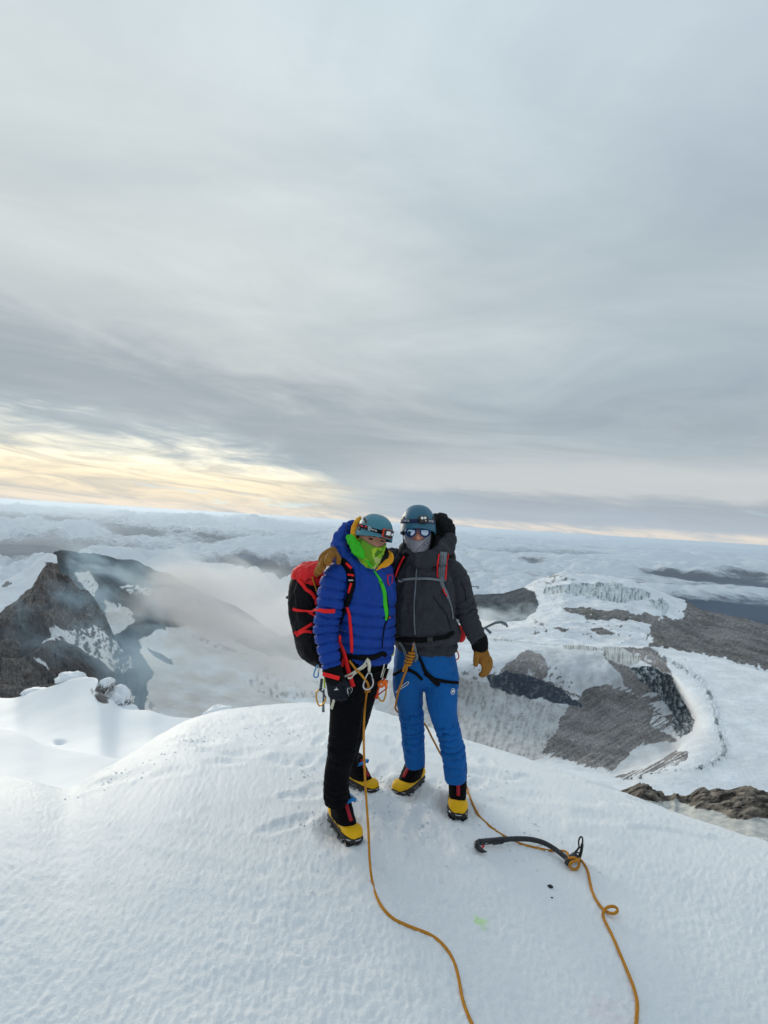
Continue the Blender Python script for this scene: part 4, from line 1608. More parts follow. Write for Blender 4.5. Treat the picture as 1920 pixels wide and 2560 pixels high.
def lettering(text, C, xdir, up, height, mat, parent, name='lettering', bold=0.0):
    cu = bpy.data.curves.new('t', 'FONT')
    cu.body = text
    cu.size = height * 1.4
    cu.extrude = 0.0004
    cu.offset = bold
    cu.align_x = 'CENTER'
    cu.align_y = 'CENTER'
    ob = bpy.data.objects.new('t', cu)
    col.objects.link(ob)
    dg = bpy.context.evaluated_depsgraph_get()
    me = bpy.data.meshes.new_from_object(ob.evaluated_get(dg))
    bpy.data.objects.remove(ob)
    V = np.array([v.co[:] for v in me.vertices])
    F = [tuple(p.vertices) for p in me.polygons]
    xdir, up = nrm(xdir), nrm(up)
    nn = np.cross(xdir, up)
    return put(name, (np.asarray(C) + V[:, :1] * xdir + V[:, 1:2] * up + V[:, 2:3] * nn, F), mat, parent, smooth=False)


def letter_on(bvh, text, px, py, hpx, ang, mat, parent, lift=0.002, bold=0.0):
    h, n = shoot(bvh, px, py)
    if h is None:
        return None
    d = np.dot(h - _CP, VIEW)
    xd = math.cos(ang) * CAMX - math.sin(ang) * CAMY
    xd = nrm(xd - n * np.dot(xd, n))
    up = np.cross(n, xd)
    return lettering(text, h + n * lift, xd, up, hpx * d / FPX, mat, parent, bold=bold)


# ---- cloth and gear materials ------------------------------------------------------
def mat_cloth(name, c, rough=0.7, wr=0.35, wscale=26.0, weave=0.25, sheen=0.1, var=0.12, heather=0.0, aniso=(1, 1, 1), spec=0.22):
    m, t, b = new_mat(name)
    tc = t.n('ShaderNodeTexCoord')
    P = tc.outputs['Object']
    n = t.noise(P, 14, 5, 0.6)
    f = t.lin(n, 0.25, 0.75, 1 - var, 1 + var)
    if heather:
        hn = t.noise(P, 420, 2, 0.7)
        f = t.math('MULTIPLY', f, t.lin(hn, 0.3, 0.7, 1 - heather, 1 + heather))
    t.link(t.scale(c, f), b.inputs['Base Color'])
    b.inputs['Roughness'].default_value = rough
    b.inputs['Specular IOR Level'].default_value = spec if max(c) > 0.02 else 0.09
    b.inputs['Sheen Weight'].default_value = sheen * 0.3
    w = t.noise(t.mapping(P, scl=aniso), wscale, 4, 0.55, 1.2)
    w2 = t.noise(P, 700, 2, 0.5)
    b1 = t.n('ShaderNodeBump')
    b1.inputs['Strength'].default_value = wr
    b1.inputs['Distance'].default_value = 0.02
    t.link(w, b1.inputs['Height'])
    b2 = t.n('ShaderNodeBump')
    b2.inputs['Strength'].default_value = weave
    b2.inputs['Distance'].default_value = 0.001
    t.link(w2, b2.inputs['Height'])
    t.link(b1.outputs[0], b2.inputs['Normal'])
    t.link(b2.outputs[0], b.inputs['Normal'])
    return m


mat_cloth('puffer_blue', (0.001, 0.045, 0.31), 0.5, 0.30, 34, 0.1, 0.15)
mat_cloth('shell_black', (0.004, 0.004, 0.005), 0.65, 0.35, 20, 0.2, 0.05)
mat_cloth('softshell_grey', (0.034, 0.037, 0.047), 0.85, 0.75, 13, 0.35, 0.15, 0.18, 0.35)
mat_cloth('pants_blue', (0.001, 0.105, 0.37), 0.75, 0.55, 14, 0.3, 0.1)
mat_cloth('pants_black', (0.002, 0.002, 0.0035), 0.7, 0.35, 14, 0.3, 0.02)
mat_cloth('down_black', (0.010, 0.011, 0.012), 0.42, 0.7, 30, 0.1, 0.0)
mat_cloth('hood_orange', (0.78, 0.34, 0.012), 0.7, 0.4, 30, 0.3, 0.1)
mat_cloth('hood_green', (0.045, 0.55, 0.02), 0.55, 0.4, 34, 0.2, 0.1)
mat_cloth('leather_tan', (0.30, 0.135, 0.022), 0.75, 0.55, 55, 0.4, 0.1, 0.3)
mat_cloth('glove_black', (0.012, 0.013, 0.016), 0.7, 0.4, 50, 0.5, 0.02)
mat_cloth('glove_navy', (0.010, 0.013, 0.022), 0.8, 0.4, 50, 0.5, 0.05)
mat_cloth('pack_black', (0.006, 0.006, 0.008), 0.5, 0.6, 22, 0.4, 0.0)
mat_cloth('pack_red', (0.72, 0.016, 0.02), 0.6, 0.6, 22, 0.3, 0.05)
mat_cloth('strap_red', (0.86, 0.018, 0.02), 0.6, 0.15, 30, 0.4, 0.05)
mat_cloth('strap_black', (0.004, 0.004, 0.005), 0.7, 0.2, 30, 0.4, 0.0)
mat_cloth('strap_grey', (0.16, 0.19, 0.22), 0.8, 0.2, 30, 0.5, 0.05, 0.25)
mat_cloth('strap_blue', (0.02, 0.24, 0.62), 0.6, 0.2, 30, 0.4, 0.05)
mat_cloth('buff_grey', (0.27, 0.28, 0.33), 0.9, 0.45, 22, 0.5, 0.1, 0.1)
mat_cloth('boot_yellow', (0.86, 0.47, 0.006), 0.5, 0.2, 40, 0.2, 0.0, 0.1)
mat_cloth('boot_black', (0.005, 0.004, 0.005), 0.75, 0.4, 40, 0.5, 0.0)
mat_cloth('zip_red', (0.42, 0.02, 0.035), 0.6, 0.3, 60, 0.4, 0.0)
mat_plain('rubber', (0.012, 0.012, 0.012), 0.6)
mat_plain('steel', (0.55, 0.56, 0.58), 0.3, 1.0, bump=0.1)
mat_plain('dark_steel', (0.10, 0.10, 0.11), 0.42, 0.9, bump=0.1)
mat_plain('gold_metal', (0.62, 0.34, 0.06), 0.35, 0.9)
mat_plain('orange_metal', (0.90, 0.17, 0.015), 0.4, 0.3)
mat_plain('red_metal', (0.65, 0.06, 0.02), 0.35, 0.6)
mat_plain('lime_metal', (0.55, 0.62, 0.03), 0.4, 0.5)
mat_plain('blue_metal', (0.03, 0.30, 0.62), 0.35, 0.6)
mat_plain('skin', (0.40, 0.19, 0.125), 0.55, var=0.15, nscale=60, bump=0.15, bscale=400)
mat_plain('skin_pale', (0.55, 0.24, 0.17), 0.5, var=0.12, nscale=60, bump=0.15, bscale=400)
mat_plain('white_print', (0.75, 0.77, 0.78), 0.6, var=0.03)
mat_plain('pale_webbing', (0.66, 0.64, 0.52), 0.8, var=0.2, nscale=120, bump=0.3)
mat_plain('lamp_lens', (0.82, 0.84, 0.84), 0.15, var=0.05)
mat_plain('plastic_black', (0.014, 0.014, 0.016), 0.35)
mat_plain('eye_dark', (0.02, 0.014, 0.012), 0.2)
mat_plain('vent_dark', (0.010, 0.016, 0.020), 0.7)
mat_plain('frame_blue', (0.012, 0.045, 0.17), 0.3)
mat_plain('band_navy', (0.010, 0.022, 0.075), 0.8, bump=0.3)
mat_plain('helmet_grey', (0.22, 0.31, 0.35), 0.5)


def mat_helmet(name, c):
    m, t, b = new_mat(name)
    tc = t.n('ShaderNodeTexCoord')
    n = t.noise(tc.outputs['Object'], 30, 5, 0.6)
    t.link(t.scale(c, t.lin(n, 0.25, 0.75, 0.88, 1.1)), b.inputs['Base Color'])
    n2 = t.noise(tc.outputs['Object'], 90, 6, 0.7)
    t.link(t.lin(n2, 0.3, 0.7, 0.36, 0.52), b.inputs['Roughness'])


mat_helmet('helmet_teal', (0.045, 0.205, 0.275))
mat_helmet('helmet_blue', (0.022, 0.125, 0.205))

m_, t_, b_ = new_mat('mirror_lens')
b_.inputs['Base Color'].default_value = (0.42, 0.52, 0.66, 1)
b_.inputs['Metallic'].default_value = 1.0
b_.inputs['Roughness'].default_value = 0.06

m_, t_, b_ = new_mat('buff_camo')       # angular green camouflage print
tc_ = t_.n('ShaderNodeTexCoord')
mp_ = t_.mapping(tc_.outputs['Object'], rot=(0.3, 0.4, 0.7))
vo_ = t_.n('ShaderNodeTexVoronoi')
vo_.inputs['Scale'].default_value = 24.0
t_.link(mp_, vo_.inputs['Vector'])
sp_ = t_.n('ShaderNodeSeparateColor')
t_.link(vo_.outputs['Color'], sp_.inputs[0])
t_.link(t_.ramp(sp_.outputs[0], [(0.0, (0.06, 0.20, 0.008)), (0.28, (0.12, 0.33, 0.01)), (0.5, (0.24, 0.48, 0.012)), (0.68, (0.36, 0.56, 0.03)), (0.86, (0.42, 0.52, 0.16))], 'CONSTANT'), b_.inputs['Base Color'])
b_.inputs['Roughness'].default_value = 0.85

m_, t_, b_ = new_mat('rope_orange')     # kernmantle rope: woven sheath
tc_ = t_.n('ShaderNodeTexCoord')
n_ = t_.noise(tc_.outputs['Object'], 180, 3, 0.6)
t_.link(t_.mix(t_.lin(n_, 0.35, 0.65), (0.42, 0.16, 0.008), (0.62, 0.27, 0.02)), b_.inputs['Base Color'])
b_.inputs['Roughness'].default_value = 0.85
bp_ = t_.n('ShaderNodeBump')
bp_.inputs['Strength'].default_value = 0.5
bp_.inputs['Distance'].default_value = 0.002
t_.link(t_.noise(tc_.outputs['Object'], 500, 2), bp_.inputs['Height'])
t_.link(bp_.outputs[0], b_.inputs['Normal'])


# ---- cloth surface from lofted pieces --------------------------------------------------
def near_axis(V, axis):
    """distance to a sampled axis and arc length of the nearest sample"""
    s = np.concatenate([[0], np.cumsum(np.linalg.norm(np.diff(axis, axis=0), axis=1))])
    best = np.full(len(V), 1e9)
    par = np.zeros(len(V))
    for k in range(len(axis) - 1):
        a, b = axis[k], axis[k + 1]
        ab = b - a
        t = np.clip(((V - a) @ ab) / (ab @ ab + 1e-12), 0, 1)
        d = np.linalg.norm(V - a - t[:, None] * ab, axis=1)
        m = d < best
        best[m] = d[m]
        par[m] = s[k] + t[m] * (s[k + 1] - s[k])
    return best, par


def baffles(phase, depth):
    """puffed channel profile: narrow stitched grooves"""
    f = np.abs(((phase + 0.5) % 1.0) - 0.5) * 2          # 0 at stitch, 1 mid channel
    return -depth * np.exp(-(f / 0.22) ** 2) - 0.18 * depth * (1 - f) ** 2


def garment(parts, voxel, it, disp=None):
    V, F = remesh(*join(parts), voxel, it)
    if disp is not None:
        N = quads_normals(V, F)
        V = V + N * disp(V, N)[:, None]
    return V, F


def folds(V, s, zones, ax_noise=14.0):
    """crumpled rings across a limb: zones of (centre, half length, amplitude, wavelength)"""
    out = np.zeros(len(V))
    for (c, h, amp, wl) in zones:
        w = np.exp(-((s - c) / h) ** 2)
        n = fbm(V * ax_noise + c * 13, 3)
        ph = s / wl + 0.9 * n + 0.6 * fbm(V * 6.0 + c, 2)
        f = np.abs(((ph + 0.5) % 1.0) - 0.5) * 2
        out += w * amp * (0.35 * np.sin(np.pi * f * 0.5) - np.exp(-(f / 0.24) ** 2)) * (0.35 + sstep(-0.4, 0.5, n))
    return out


# ================================================================== helmets and heads
def head_vf(fr, w=0.074, dpt=0.094, top=0.105, chin=0.120, n=30, m=26):
    rings = []
    for z in np.linspace(-chin, top, m):
        if z >= 0:
            k = math.sqrt(max(0.0, 1 - (z / top) ** 2)) ** 0.9
            ww, fy, by = w * k, dpt * k, dpt * k
        else:
            q = -z / chin
            ww = w * (1 - 0.12 * q - 0.42 * max(0, q - 0.45) ** 1.3 / 0.55 ** 1.3)
            fy = dpt * (1.0 - 0.05 * q) if q < 0.85 else dpt * (0.95 - 1.6 * (q - 0.85))
            by = dpt * (1 - 0.55 * q ** 1.5)
        t = np.linspace(0, 2 * np.pi, n, endpoint=False)
        x = ww * np.cos(t)
        y = np.where(np.sin(t) > 0, fy, by) * np.sin(t)
        f = np.clip(np.sin(t), 0, 1)
        nose = 0.024 * np.exp(-(x / 0.013) ** 2) * math.exp(-((z + 0.030) / 0.019) ** 2) + 0.010 * np.exp(-(x / 0.010) ** 2) * math.exp(-((z + 0.008) / 0.02) ** 2)
        eye = -0.009 * (np.exp(-((x - 0.031) / 0.016) ** 2) + np.exp(-((x + 0.031) / 0.016) ** 2)) * math.exp(-((z - 0.002) / 0.011) ** 2)
        brow = 0.005 * math.exp(-((z - 0.022) / 0.010) ** 2)
        y = y + f ** 2 * (nose + eye + brow)
        rings.append(fr(np.stack([x, y, np.full(n, z)], -1)))
    return loft(rings)


def helmet(person, fr, a, b, c, z0, mat, side, front_rim, side_rim, back_rim, n=56):
    """shell with rolled lip; z0 is the height of the widest ring"""
    t = np.linspace(0, 2 * np.pi, n, endpoint=False)
    cx, sy = np.cos(t), np.sin(t)
    rim = np.where(sy > 0, side_rim + (front_rim - side_rim) * np.abs(sy) ** 1.5, side_rim + (back_rim - side_rim) * np.abs(sy) ** 1.5)
    rings = []

    def ring(z, k, grow=0.0):
        x = (a * k + grow) * cx
        y = np.where(sy > 0, b * 1.04, b) * k * sy + grow * sy
        return fr(np.stack([x, y, z], -1))
    rings.append(ring(rim + 0.004, 0.90))
    rings.append(ring(rim - 0.001, 0.97))
    rings.append(ring(rim, 1.0, 0.003))
    rings.append(ring(rim + 0.006, 1.0, 0.003))
    for q in np.linspace(0.06, 1, 18):
        th = q * np.pi / 2
        zt = z0 + c * math.sin(th)
        k = math.cos(th) ** 0.82 if q < 1 else 0.02
        z = np.where(zt < rim + 0.008, rim + 0.008, zt)
        z = rim + 0.007 + (z - rim - 0.007) * 1.0
        # shallow ridges of the moulded shell
        rid = 0.0022 * np.exp(-((np.abs(cx) - 0.52) / 0.05) ** 2) * math.sin(th) * math.cos(th) * 2
        rings.append(ring(z, k * (1 + rid / a), 0.0))
    VF = loft(rings, caps=False)
    sh = put('helmet', VF, mat, person)
    return sh, VF


def band_on(fr, a, b, z0, c, z, hgt, off=0.003, tilt=0.0, n=64, arc=(0, 2 * np.pi)):
    t = np.linspace(arc[0], arc[1], n)
    rings = []
    for q in range(n):
        cx, sy = math.cos(t[q]), math.sin(t[q])
        pts = []
        for (dz, o) in ((-hgt / 2, off), (hgt / 2, off), (hgt / 2, off - 0.003), (-hgt / 2, off - 0.003)):
            zz = z + dz + tilt * sy
            s = np.clip((zz - z0) / c, -0.2, 0.97)
            k = math.sqrt(1 - s * s) ** 0.82 if s > 0 else 1.0
            x = (a * k + o) * cx
            y = ((b * 1.04 if sy > 0 else b) * k + o) * sy
            pts.append((x, y, zz))
        rings.append(fr(np.array(pts)))
    return loft(rings)


def text_band(person_part, fr, a, b, z0, c, z, ang, s, hgt, mat, tilt=0.0, off=0.0045):
    cx, sy = math.cos(ang), math.sin(ang)
    q = np.clip((z - z0) / c, -0.2, 0.97)
    k = math.sqrt(1 - q * q) ** 0.82 if q > 0 else 1.0
    p = fr(np.array([[(a * k + off) * cx, (b * 1.04 * k + off) * sy, z + tilt * sy]]))[0]
    tan = nrm(fr.x * (a * k) * sy - fr.y * (b * 1.04 * k) * cx)
    return lettering(s, p, tan, fr.z, hgt, mat, person_part)


# ================================================================== boots
def boot(person, pos, yaw, lift, mats, size=1.0, strap_col=None, text=None, ax_tilt=0.0, label=None):
    """yaw: direction of the toe on the ground, 0 = towards +Y, clockwise; lift = sole height over the snow"""
    f = np.array((math.sin(yaw), math.cos(yaw), 0.0))
    f = nrm(f + np.array((0, 0, ax_tilt)))
    s = nrm(np.cross(f, (0, 0, 1.0)))
    u = np.cross(s, f)
    fr = Frame(np.array(pos) + u * lift, s * size, f * size, u * size)

    def ringy(y, w, zl, zh, e=0.75, n=22):
        t = np.linspace(0, 2 * np.pi, n, endpoint=False)
        x = w * np.sign(np.cos(t)) * np.abs(np.cos(t)) ** e
        z = (zl + zh) / 2 + (zh - zl) / 2 * np.sign(np.sin(t)) * np.abs(np.sin(t)) ** e
        return fr(np.stack([x, np.full(n, y), z], -1))
    # sole
    sole = loft([ringy(-0.122, 0.022, 0.006, 0.036), ringy(-0.115, 0.037, 0, 0.040), ringy(-0.06, 0.045, 0, 0.040), ringy(0.02, 0.046, 0.002, 0.038),
                 ringy(0.10, 0.058, 0, 0.040), ringy(0.145, 0.055, 0.004, 0.042), ringy(0.177, 0.042, 0.010, 0.044), ringy(0.191, 0.024, 0.014, 0.044)])
    rub = put('boot', sole, 'rubber', person, label=label)
    # yellow shell sweeping from heel under the instep to the toe cap
    sh = loft([ringy(-0.120, 0.022, 0.030, 0.074), ringy(-0.112, 0.037, 0.030, 0.084), ringy(-0.08, 0.044, 0.030, 0.076), ringy(-0.02, 0.045, 0.030, 0.060),
               ringy(0.04, 0.050, 0.03, 0.056), ringy(0.085, 0.056, 0.032, 0.066), ringy(0.12, 0.056, 0.032, 0.078), ringy(0.150, 0.050, 0.034, 0.078), ringy(0.174, 0.038, 0.036, 0.066), ringy(0.186, 0.020, 0.038, 0.056)])
    put('toe_cap', sh, mats[0], rub)

    # black gaiter upper
    def ringz(z, yc, hl, w, e=0.9, n=26, lean=0.0):
        t = np.linspace(0, 2 * np.pi, n, endpoint=False)
        x = w * np.sign(np.cos(t)) * np.abs(np.cos(t)) ** e
        y = yc + hl * np.sign(np.sin(t)) * np.abs(np.sin(t)) ** e
        return fr(np.stack([x, y, z + lean * y], -1))
    up = loft([ringz(0.040, 0.006, 0.124, 0.047, lean=-0.05), ringz(0.086, 0.008, 0.124, 0.051, lean=-0.10), ringz(0.116, -0.002, 0.104, 0.052, lean=-0.22), ringz(0.146, -0.024, 0.078, 0.052, lean=-0.18),
               ringz(0.175, -0.036, 0.060, 0.053), ringz(0.200, -0.036, 0.056, 0.052)])
    V, F = remesh(*up, 0.006, 2)
    N = quads_normals(V, F)
    V = V + N * (0.003 * fbm(V * 34.0, 3) + 0.002 * fbm(V * 90.0, 2))[:, None]
    gt = put('gaiter', (V, F), mats[1], rub)
    bv = bvh_of((V, F))
    # red zip on the instep: follow the upper along its front line

    def on_front(y, z):
        o = fr(np.array([[0.0, y + 0.3, z + 0.25]]))[0]
        dirn = nrm(fr(np.array([[0, y, z]]))[0] - o)
        h = bv.ray_cast(Vector(o), Vector(dirn))
        return (np.array(h[0]), np.array(h[1])) if h[0] is not None else (fr(np.array([[0, y, z]]))[0], dirn * -1)
    pts = [on_front(y, z) for (y, z) in ((0.024, 0.190), (0.030, 0.170), (0.042, 0.145), (0.062, 0.118), (0.082, 0.100), (0.098, 0.085))]
    rings = []
    for (p, nn) in pts:
        sx = fr.x / np.linalg.norm(fr.x)
        rings.append([p - sx * 0.011 + nn * 0.0012, p + sx * 0.011 + nn * 0.0012, p + sx * 0.009 + nn * 0.004, p - sx * 0.009 + nn * 0.004])
    put('zip', loft(rings), 'zip_red', rub)
    # crampon: frame rails, points, toe wire, heel lever
    cr = []
    for sx in (-1, 1):
        cr.append(tube(fr(np.array([(sx * 0.030, -0.11, -0.002), (sx * 0.040, -0.03, -0.004), (sx * 0.046, 0.06, -0.004), (sx * 0.044, 0.13, -0.002), (sx * 0.026, 0.185, 0.0)])), 0.0045, 6, m=14))
        for (y, x, dx, dy, L) in ((-0.10, 0.034, 0.004, -0.006, 0.034), (-0.045, 0.041, 0.006, 0, 0.034), (0.05, 0.047, 0.008, 0.004, 0.034), (0.105, 0.048, 0.01, 0.012, 0.036), (0.155, 0.040, 0.010, 0.030, 0.032)):
            cr.append(cone(fr(np.array([[sx * x, y, 0.002]]))[0], fr(np.array([[sx * (x + dx), y + dy, -L]]))[0], 0.0085, 0.0014, 6))
        cr.append(cone(fr(np.array([[sx * 0.020, 0.165, 0.0]]))[0], fr(np.array([[sx * 0.028, 0.245, -0.024]]))[0], 0.0085, 0.0015, 6))
        cr.append(cone(fr(np.array([[sx * 0.046, 0.135, 0.004]]))[0], fr(np.array([[sx * 0.064, 0.200, -0.026]]))[0], 0.008, 0.0015, 6))
    for y in (-0.09, 0.03, 0.12):
        cr.append(tube(fr(np.array([(-0.042, y, -0.003), (0.042, y, -0.003)])), 0.004, 6))
    put('crampon', join(cr), 'dark_steel', rub)
    wire = tube(fr(np.array([(-0.052, 0.105, 0.004), (-0.053, 0.13, 0.022), (-0.042, 0.168, 0.034), (0.0, 0.194, 0.036), (0.042, 0.168, 0.034), (0.053, 0.13, 0.022), (0.052, 0.105, 0.004)])), 0.0028, 6, m=22)
    put('toe_wire', wire, 'steel', rub)
    put('heel_lever', join([cbox(fr, (0, -0.132, 0.055), (0.030, 0.012, 0.075), 0.3)]), 'plastic_black', rub)
    if strap_col:
        sb = tube(fr(np.array([(-0.054, -0.10, 0.142), (-0.062, -0.03, 0.152), (-0.050, 0.026, 0.164), (0.0, 0.048, 0.170), (0.050, 0.026, 0.164), (0.062, -0.03, 0.152), (0.054, -0.10, 0.142), (0, -0.118, 0.138)])), 0.0095, 6, closed=True, m=30)
        tail = tube(fr(np.array([(0.00, 0.052, 0.170), (-0.02, 0.058, 0.178), (-0.036, 0.056, 0.178), (-0.052, 0.044, 0.168), (-0.062, 0.03, 0.150)])), [0.009] * 12, 6, m=12)
        tail2 = tube(fr(np.array([(0.020, 0.050, 0.170), (0.034, 0.058, 0.180), (0.048, 0.050, 0.178), (0.060, 0.030, 0.166)])), [0.008] * 12, 6, m=12)
        put('ankle_strap', join([sb, tail, tail2]), strap_col, rub)
        put('buckle', cbox(fr, (-0.056, 0.030, 0.162), (0.022, 0.026, 0.022), 0.3), 'steel', rub)
    if text:
        sx = text[1]
        p = fr(np.array([[sx * 0.052, 0.060, 0.047]]))[0]
        lettering(text[0], p + nrm(fr.x) * sx * 0.004, nrm(fr.y * (1 if sx > 0 else -1)) * (1), nrm(fr.z), 0.022, 'rubber', rub)
    return rub, fr

# ================================================================== LEFT CLIMBER (blue down jacket)
DL = 2.62
GL = ground(878, 2035, 0)
P1 = thing('person', 'climber in a quilted blue down jacket and black trousers with green face covering', 'person', (GL.x, GL.y, float(snow_z(GL.x, GL.y))), 'climbers on the summit')
fwdL = nrm(np.array((0.66, -0.75, 0.0)))
sideL = nrm(np.array((0.75, 0.66, 0.0)))


def torso_rings(rows, side, fwd, n=36, e=0.9):
    P = []
    for (py, px, d, hw, hd) in rows:
        P.append(list(Wn(np.float64(px), np.float64(py), np.float64(d))) + [hw, hd])
    Q = resample(P, 4 * len(rows))
    return [ering(q[:3], side * q[3], fwd * q[4], n, e) for q in Q]


L_TORSO = [(1650, 911, DL, .150, .130), (1622, 911, DL, .160, .150), (1585, 911, DL, .166, .160), (1540, 911, DL, .168, .162), (1495, 913, DL, .168, .156),
           (1455, 914, DL, .166, .142), (1425, 916, DL, .150, .120), (1400, 920, DL, .11, .105)]
L_ARM = [(866, 1428, DL - .06, 60), (842, 1440, DL - .11, 68), (832, 1468, DL - .13, 71), (825, 1512, DL - .14, 69), (816, 1560, DL - .145, 65), (817, 1605, DL - .165, 59), (824, 1642, DL - .185, 54), (829, 1668, DL - .195, 50)]
L_FAR = [(938, 1424, DL + .05, 56), (962, 1440, DL + .14, 58), (985, 1475, DL + .26, 54), (1005, 1510, DL + .36, 46)]
L_HOOD = [(884, 1308, DL + .07, 16), (868, 1316, DL + .05, 26), (854, 1336, DL + .02, 34), (849, 1360, DL - .01, 40), (855, 1386, DL - .04, 46), (872, 1408, DL - .07, 46), (896, 1426, DL - .10, 38), (918, 1444, DL - .12, 28)]
L_HOODB = [(890, 1330, DL + .12, 60), (880, 1370, DL + .10, 80), (885, 1405, DL + .08, 90)]

ax_arm = limb_axis(L_ARM)


def l_disp(V, N, arm):
    z = V[:, 2]
    cr = 0.0022 * fbm(v3(V[:, 0] * 30, V[:, 1] * 30, z * 60), 3) + 0.006 * fbm(V * 9.0, 2)
    wob = 0.16 * fbm(V * 5.0, 2)
    if arm:
        d1, s1 = near_axis(V, ax_arm)
        b = baffles(s1 / 0.047 + wob, 0.010)
        # fine pleats running off the stitching, crumpled elbow
        pl = 0.0035 * fbm(v3(V[:, 0] * 70 + V[:, 1] * 40, s1 * 14, 2.0), 2)
        return b + cr + pl + folds(V, s1, [(0.27, 0.06, 0.008, 0.024), (0.38, 0.05, 0.006, 0.022)])
    side = V[:, 0] * 0.10
    b = baffles((z + side) / 0.055 + wob * 0.7, 0.011)
    top = sstep(1.20, 1.27, z)
    hd = top * 0.010 * (np.abs(np.sin(26 * z + 40 * V[:, 0] + 3 * fbm(V * 12, 2))) - 0.5)
    pl = 0.003 * fbm(v3(V[:, 0] * 60 + V[:, 1] * 40, z * 14, 2.0), 2)
    return b * (1 - top) + cr + hd + pl


L_BODYJ = garment([loft(torso_rings(L_TORSO, sideL, fwdL)), limb(L_FAR), limb(L_HOOD), limb(L_HOODB)], 0.0058, 3, lambda V, N: l_disp(V, N, False))
L_SLEEVE = garment([limb(L_ARM, n=28, rnd=(True, False))], 0.0052, 3, lambda V, N: l_disp(V, N, True))
L_JACKET = join([(v, [tuple(q) for q in f]) for v, f in (L_BODYJ, L_SLEEVE)])
jk = put('jacket', L_BODYJ, 'puffer_blue', P1)
put('sleeve', L_SLEEVE, 'puffer_blue', P1)

L_LEG1 = [(876, 1672, DL - .03, 84), (868, 1720, DL - .05, 86), (866, 1770, DL - .06, 83), (861, 1830, DL - .07, 78), (853, 1885, DL - .08, 70), (843, 1935, DL - .07, 65), (840, 1980, DL - .07, 63), (842, 2008, DL - .07, 58)]
L_LEG2 = [(922, 1672, DL + .04, 76), (906, 1720, DL + .08, 78), (897, 1760, DL + .13, 72), (886, 1812, DL + .20, 62), (874, 1865, DL + .28, 52), (872, 1895, DL + .33, 49), (875, 1912, DL + .35, 47)]
L_HIP = [(1610, 902, DL, .150, .125), (1645, 900, DL, .158, .132), (1675, 898, DL, .155, .130), (1700, 896, DL, .120, .105), (1715, 896, DL, .07, .06)]
ax1, ax2 = limb_axis(L_LEG1), limb_axis(L_LEG2)


def lp_disp(V, N):
    d1, s1 = near_axis(V, ax1)
    d2, s2 = near_axis(V, ax2)
    f1 = folds(V, s1, [(0.42, 0.08, 0.007, 0.05), (0.66, 0.08, 0.009, 0.035), (0.10, 0.06, 0.006, 0.04)])
    f2 = folds(V, s2, [(0.36, 0.08, 0.007, 0.05), (0.56, 0.07, 0.008, 0.035)])
    return np.where(d1 < d2, f1, f2) + 0.004 * fbm(V * 14.0, 3)


L_PANTS = garment([loft(torso_rings(L_HIP, sideL, fwdL)), limb(L_LEG1, n=26, rnd=(True, False)), limb(L_LEG2, n=26, rnd=(True, False))], 0.0075, 3, lp_disp)
put('trousers', L_PANTS, 'pants_black', P1)

# head
fL = face_frame(930, 1350, DL - .045, yaw=R(17), roll=R(12), pitch=R(6))
body_parts = [head_vf(fL), limb([(925, 1385, DL - .03, 44), (918, 1425, DL, 50)]), loft([r for r in torso_rings([(a, b, c, h * .62, k * .62) for (a, b, c, h, k) in L_TORSO[:-1]], sideL, fwdL)]),
              loft(torso_rings([(a, b, c, h * .7, k * .7) for (a, b, c, h, k) in L_HIP], sideL, fwdL)), limb(L_ARM, scale=.55), limb(L_FAR, scale=.55), limb(L_LEG1, scale=.6), limb(L_LEG2, scale=.6)]
Vb, Fb = remesh(*join(body_parts), 0.006, 2)
put('body', (Vb, Fb), 'skin', P1)
for sx in (-1, 1):
    bm = bmesh.new()
    bmesh.ops.create_uvsphere(bm, u_segments=14, v_segments=8, radius=1.0)
    V = np.array([v.co[:] for v in bm.verts]) * (0.0135, 0.008, 0.0046)
    F = [tuple(v.index for v in f.verts) for f in bm.faces]
    bm.free()
    put('eye', (fL(V + np.array((sx * 0.031, 0.083, 0.001))), F), 'eye_dark', P1)
    put('eyebrow', tube(fL(np.array([(sx * 0.014, 0.099, 0.014), (sx * 0.030, 0.095, 0.018), (sx * 0.046, 0.082, 0.014)])), [0.003, 0.0035, 0.002], 6), 'eye_dark', P1)


def buff_vf(fr, z_side, z_nose, zb_, grow=1.06, nose=0.02, n=44, m=16, tipf=0.0, w=0.074, dpt=0.094, chin=0.12):
    rings = []
    t = np.linspace(0, 2 * np.pi, n, endpoint=False)
    cx, sy = np.cos(t), np.sin(t)
    f = np.clip(sy, 0, 1)
    zt = z_side + (z_nose - z_side) * f ** 3
    for q in np.linspace(0, 1, m):
        z = zt + (zb_ - zt) * q
        qq = np.clip(-z / chin, 0, 1.4)
        ww = w * grow * (1 - 0.10 * qq - 0.30 * np.clip(qq - 0.4, 0, 1) ** 1.3)
        fy = dpt * grow * (1.03 - 0.04 * qq - 0.55 * np.clip(qq - 0.8, 0, 1))
        by = dpt * grow * (1 - 0.4 * np.clip(qq, 0, 1) ** 1.5)
        x = ww * cx
        y = np.where(sy > 0, fy, by) * sy
        y = y + f ** 2 * nose * np.exp(-(x / 0.02) ** 2) * np.exp(-((z + 0.032) / 0.026) ** 2)
        p = np.stack([x, y, z], -1)
        wr = 0.0022 * np.sin(z * 260 + 5 * x / w + 2 * np.sin(t * 3)) * np.clip((q - 0.15) * 3, 0, 1)
        p[:, 0] += wr * cx
        p[:, 1] += wr * sy
        rings.append(fr(p))
    inner = [fr.o + (rings[0] - fr.o) * 0.965]
    return loft(inner + rings, caps=False)


put('face_covering', buff_vf(fL, -0.004, -0.038, -0.150, 1.06, 0.018), 'buff_camo', P1)

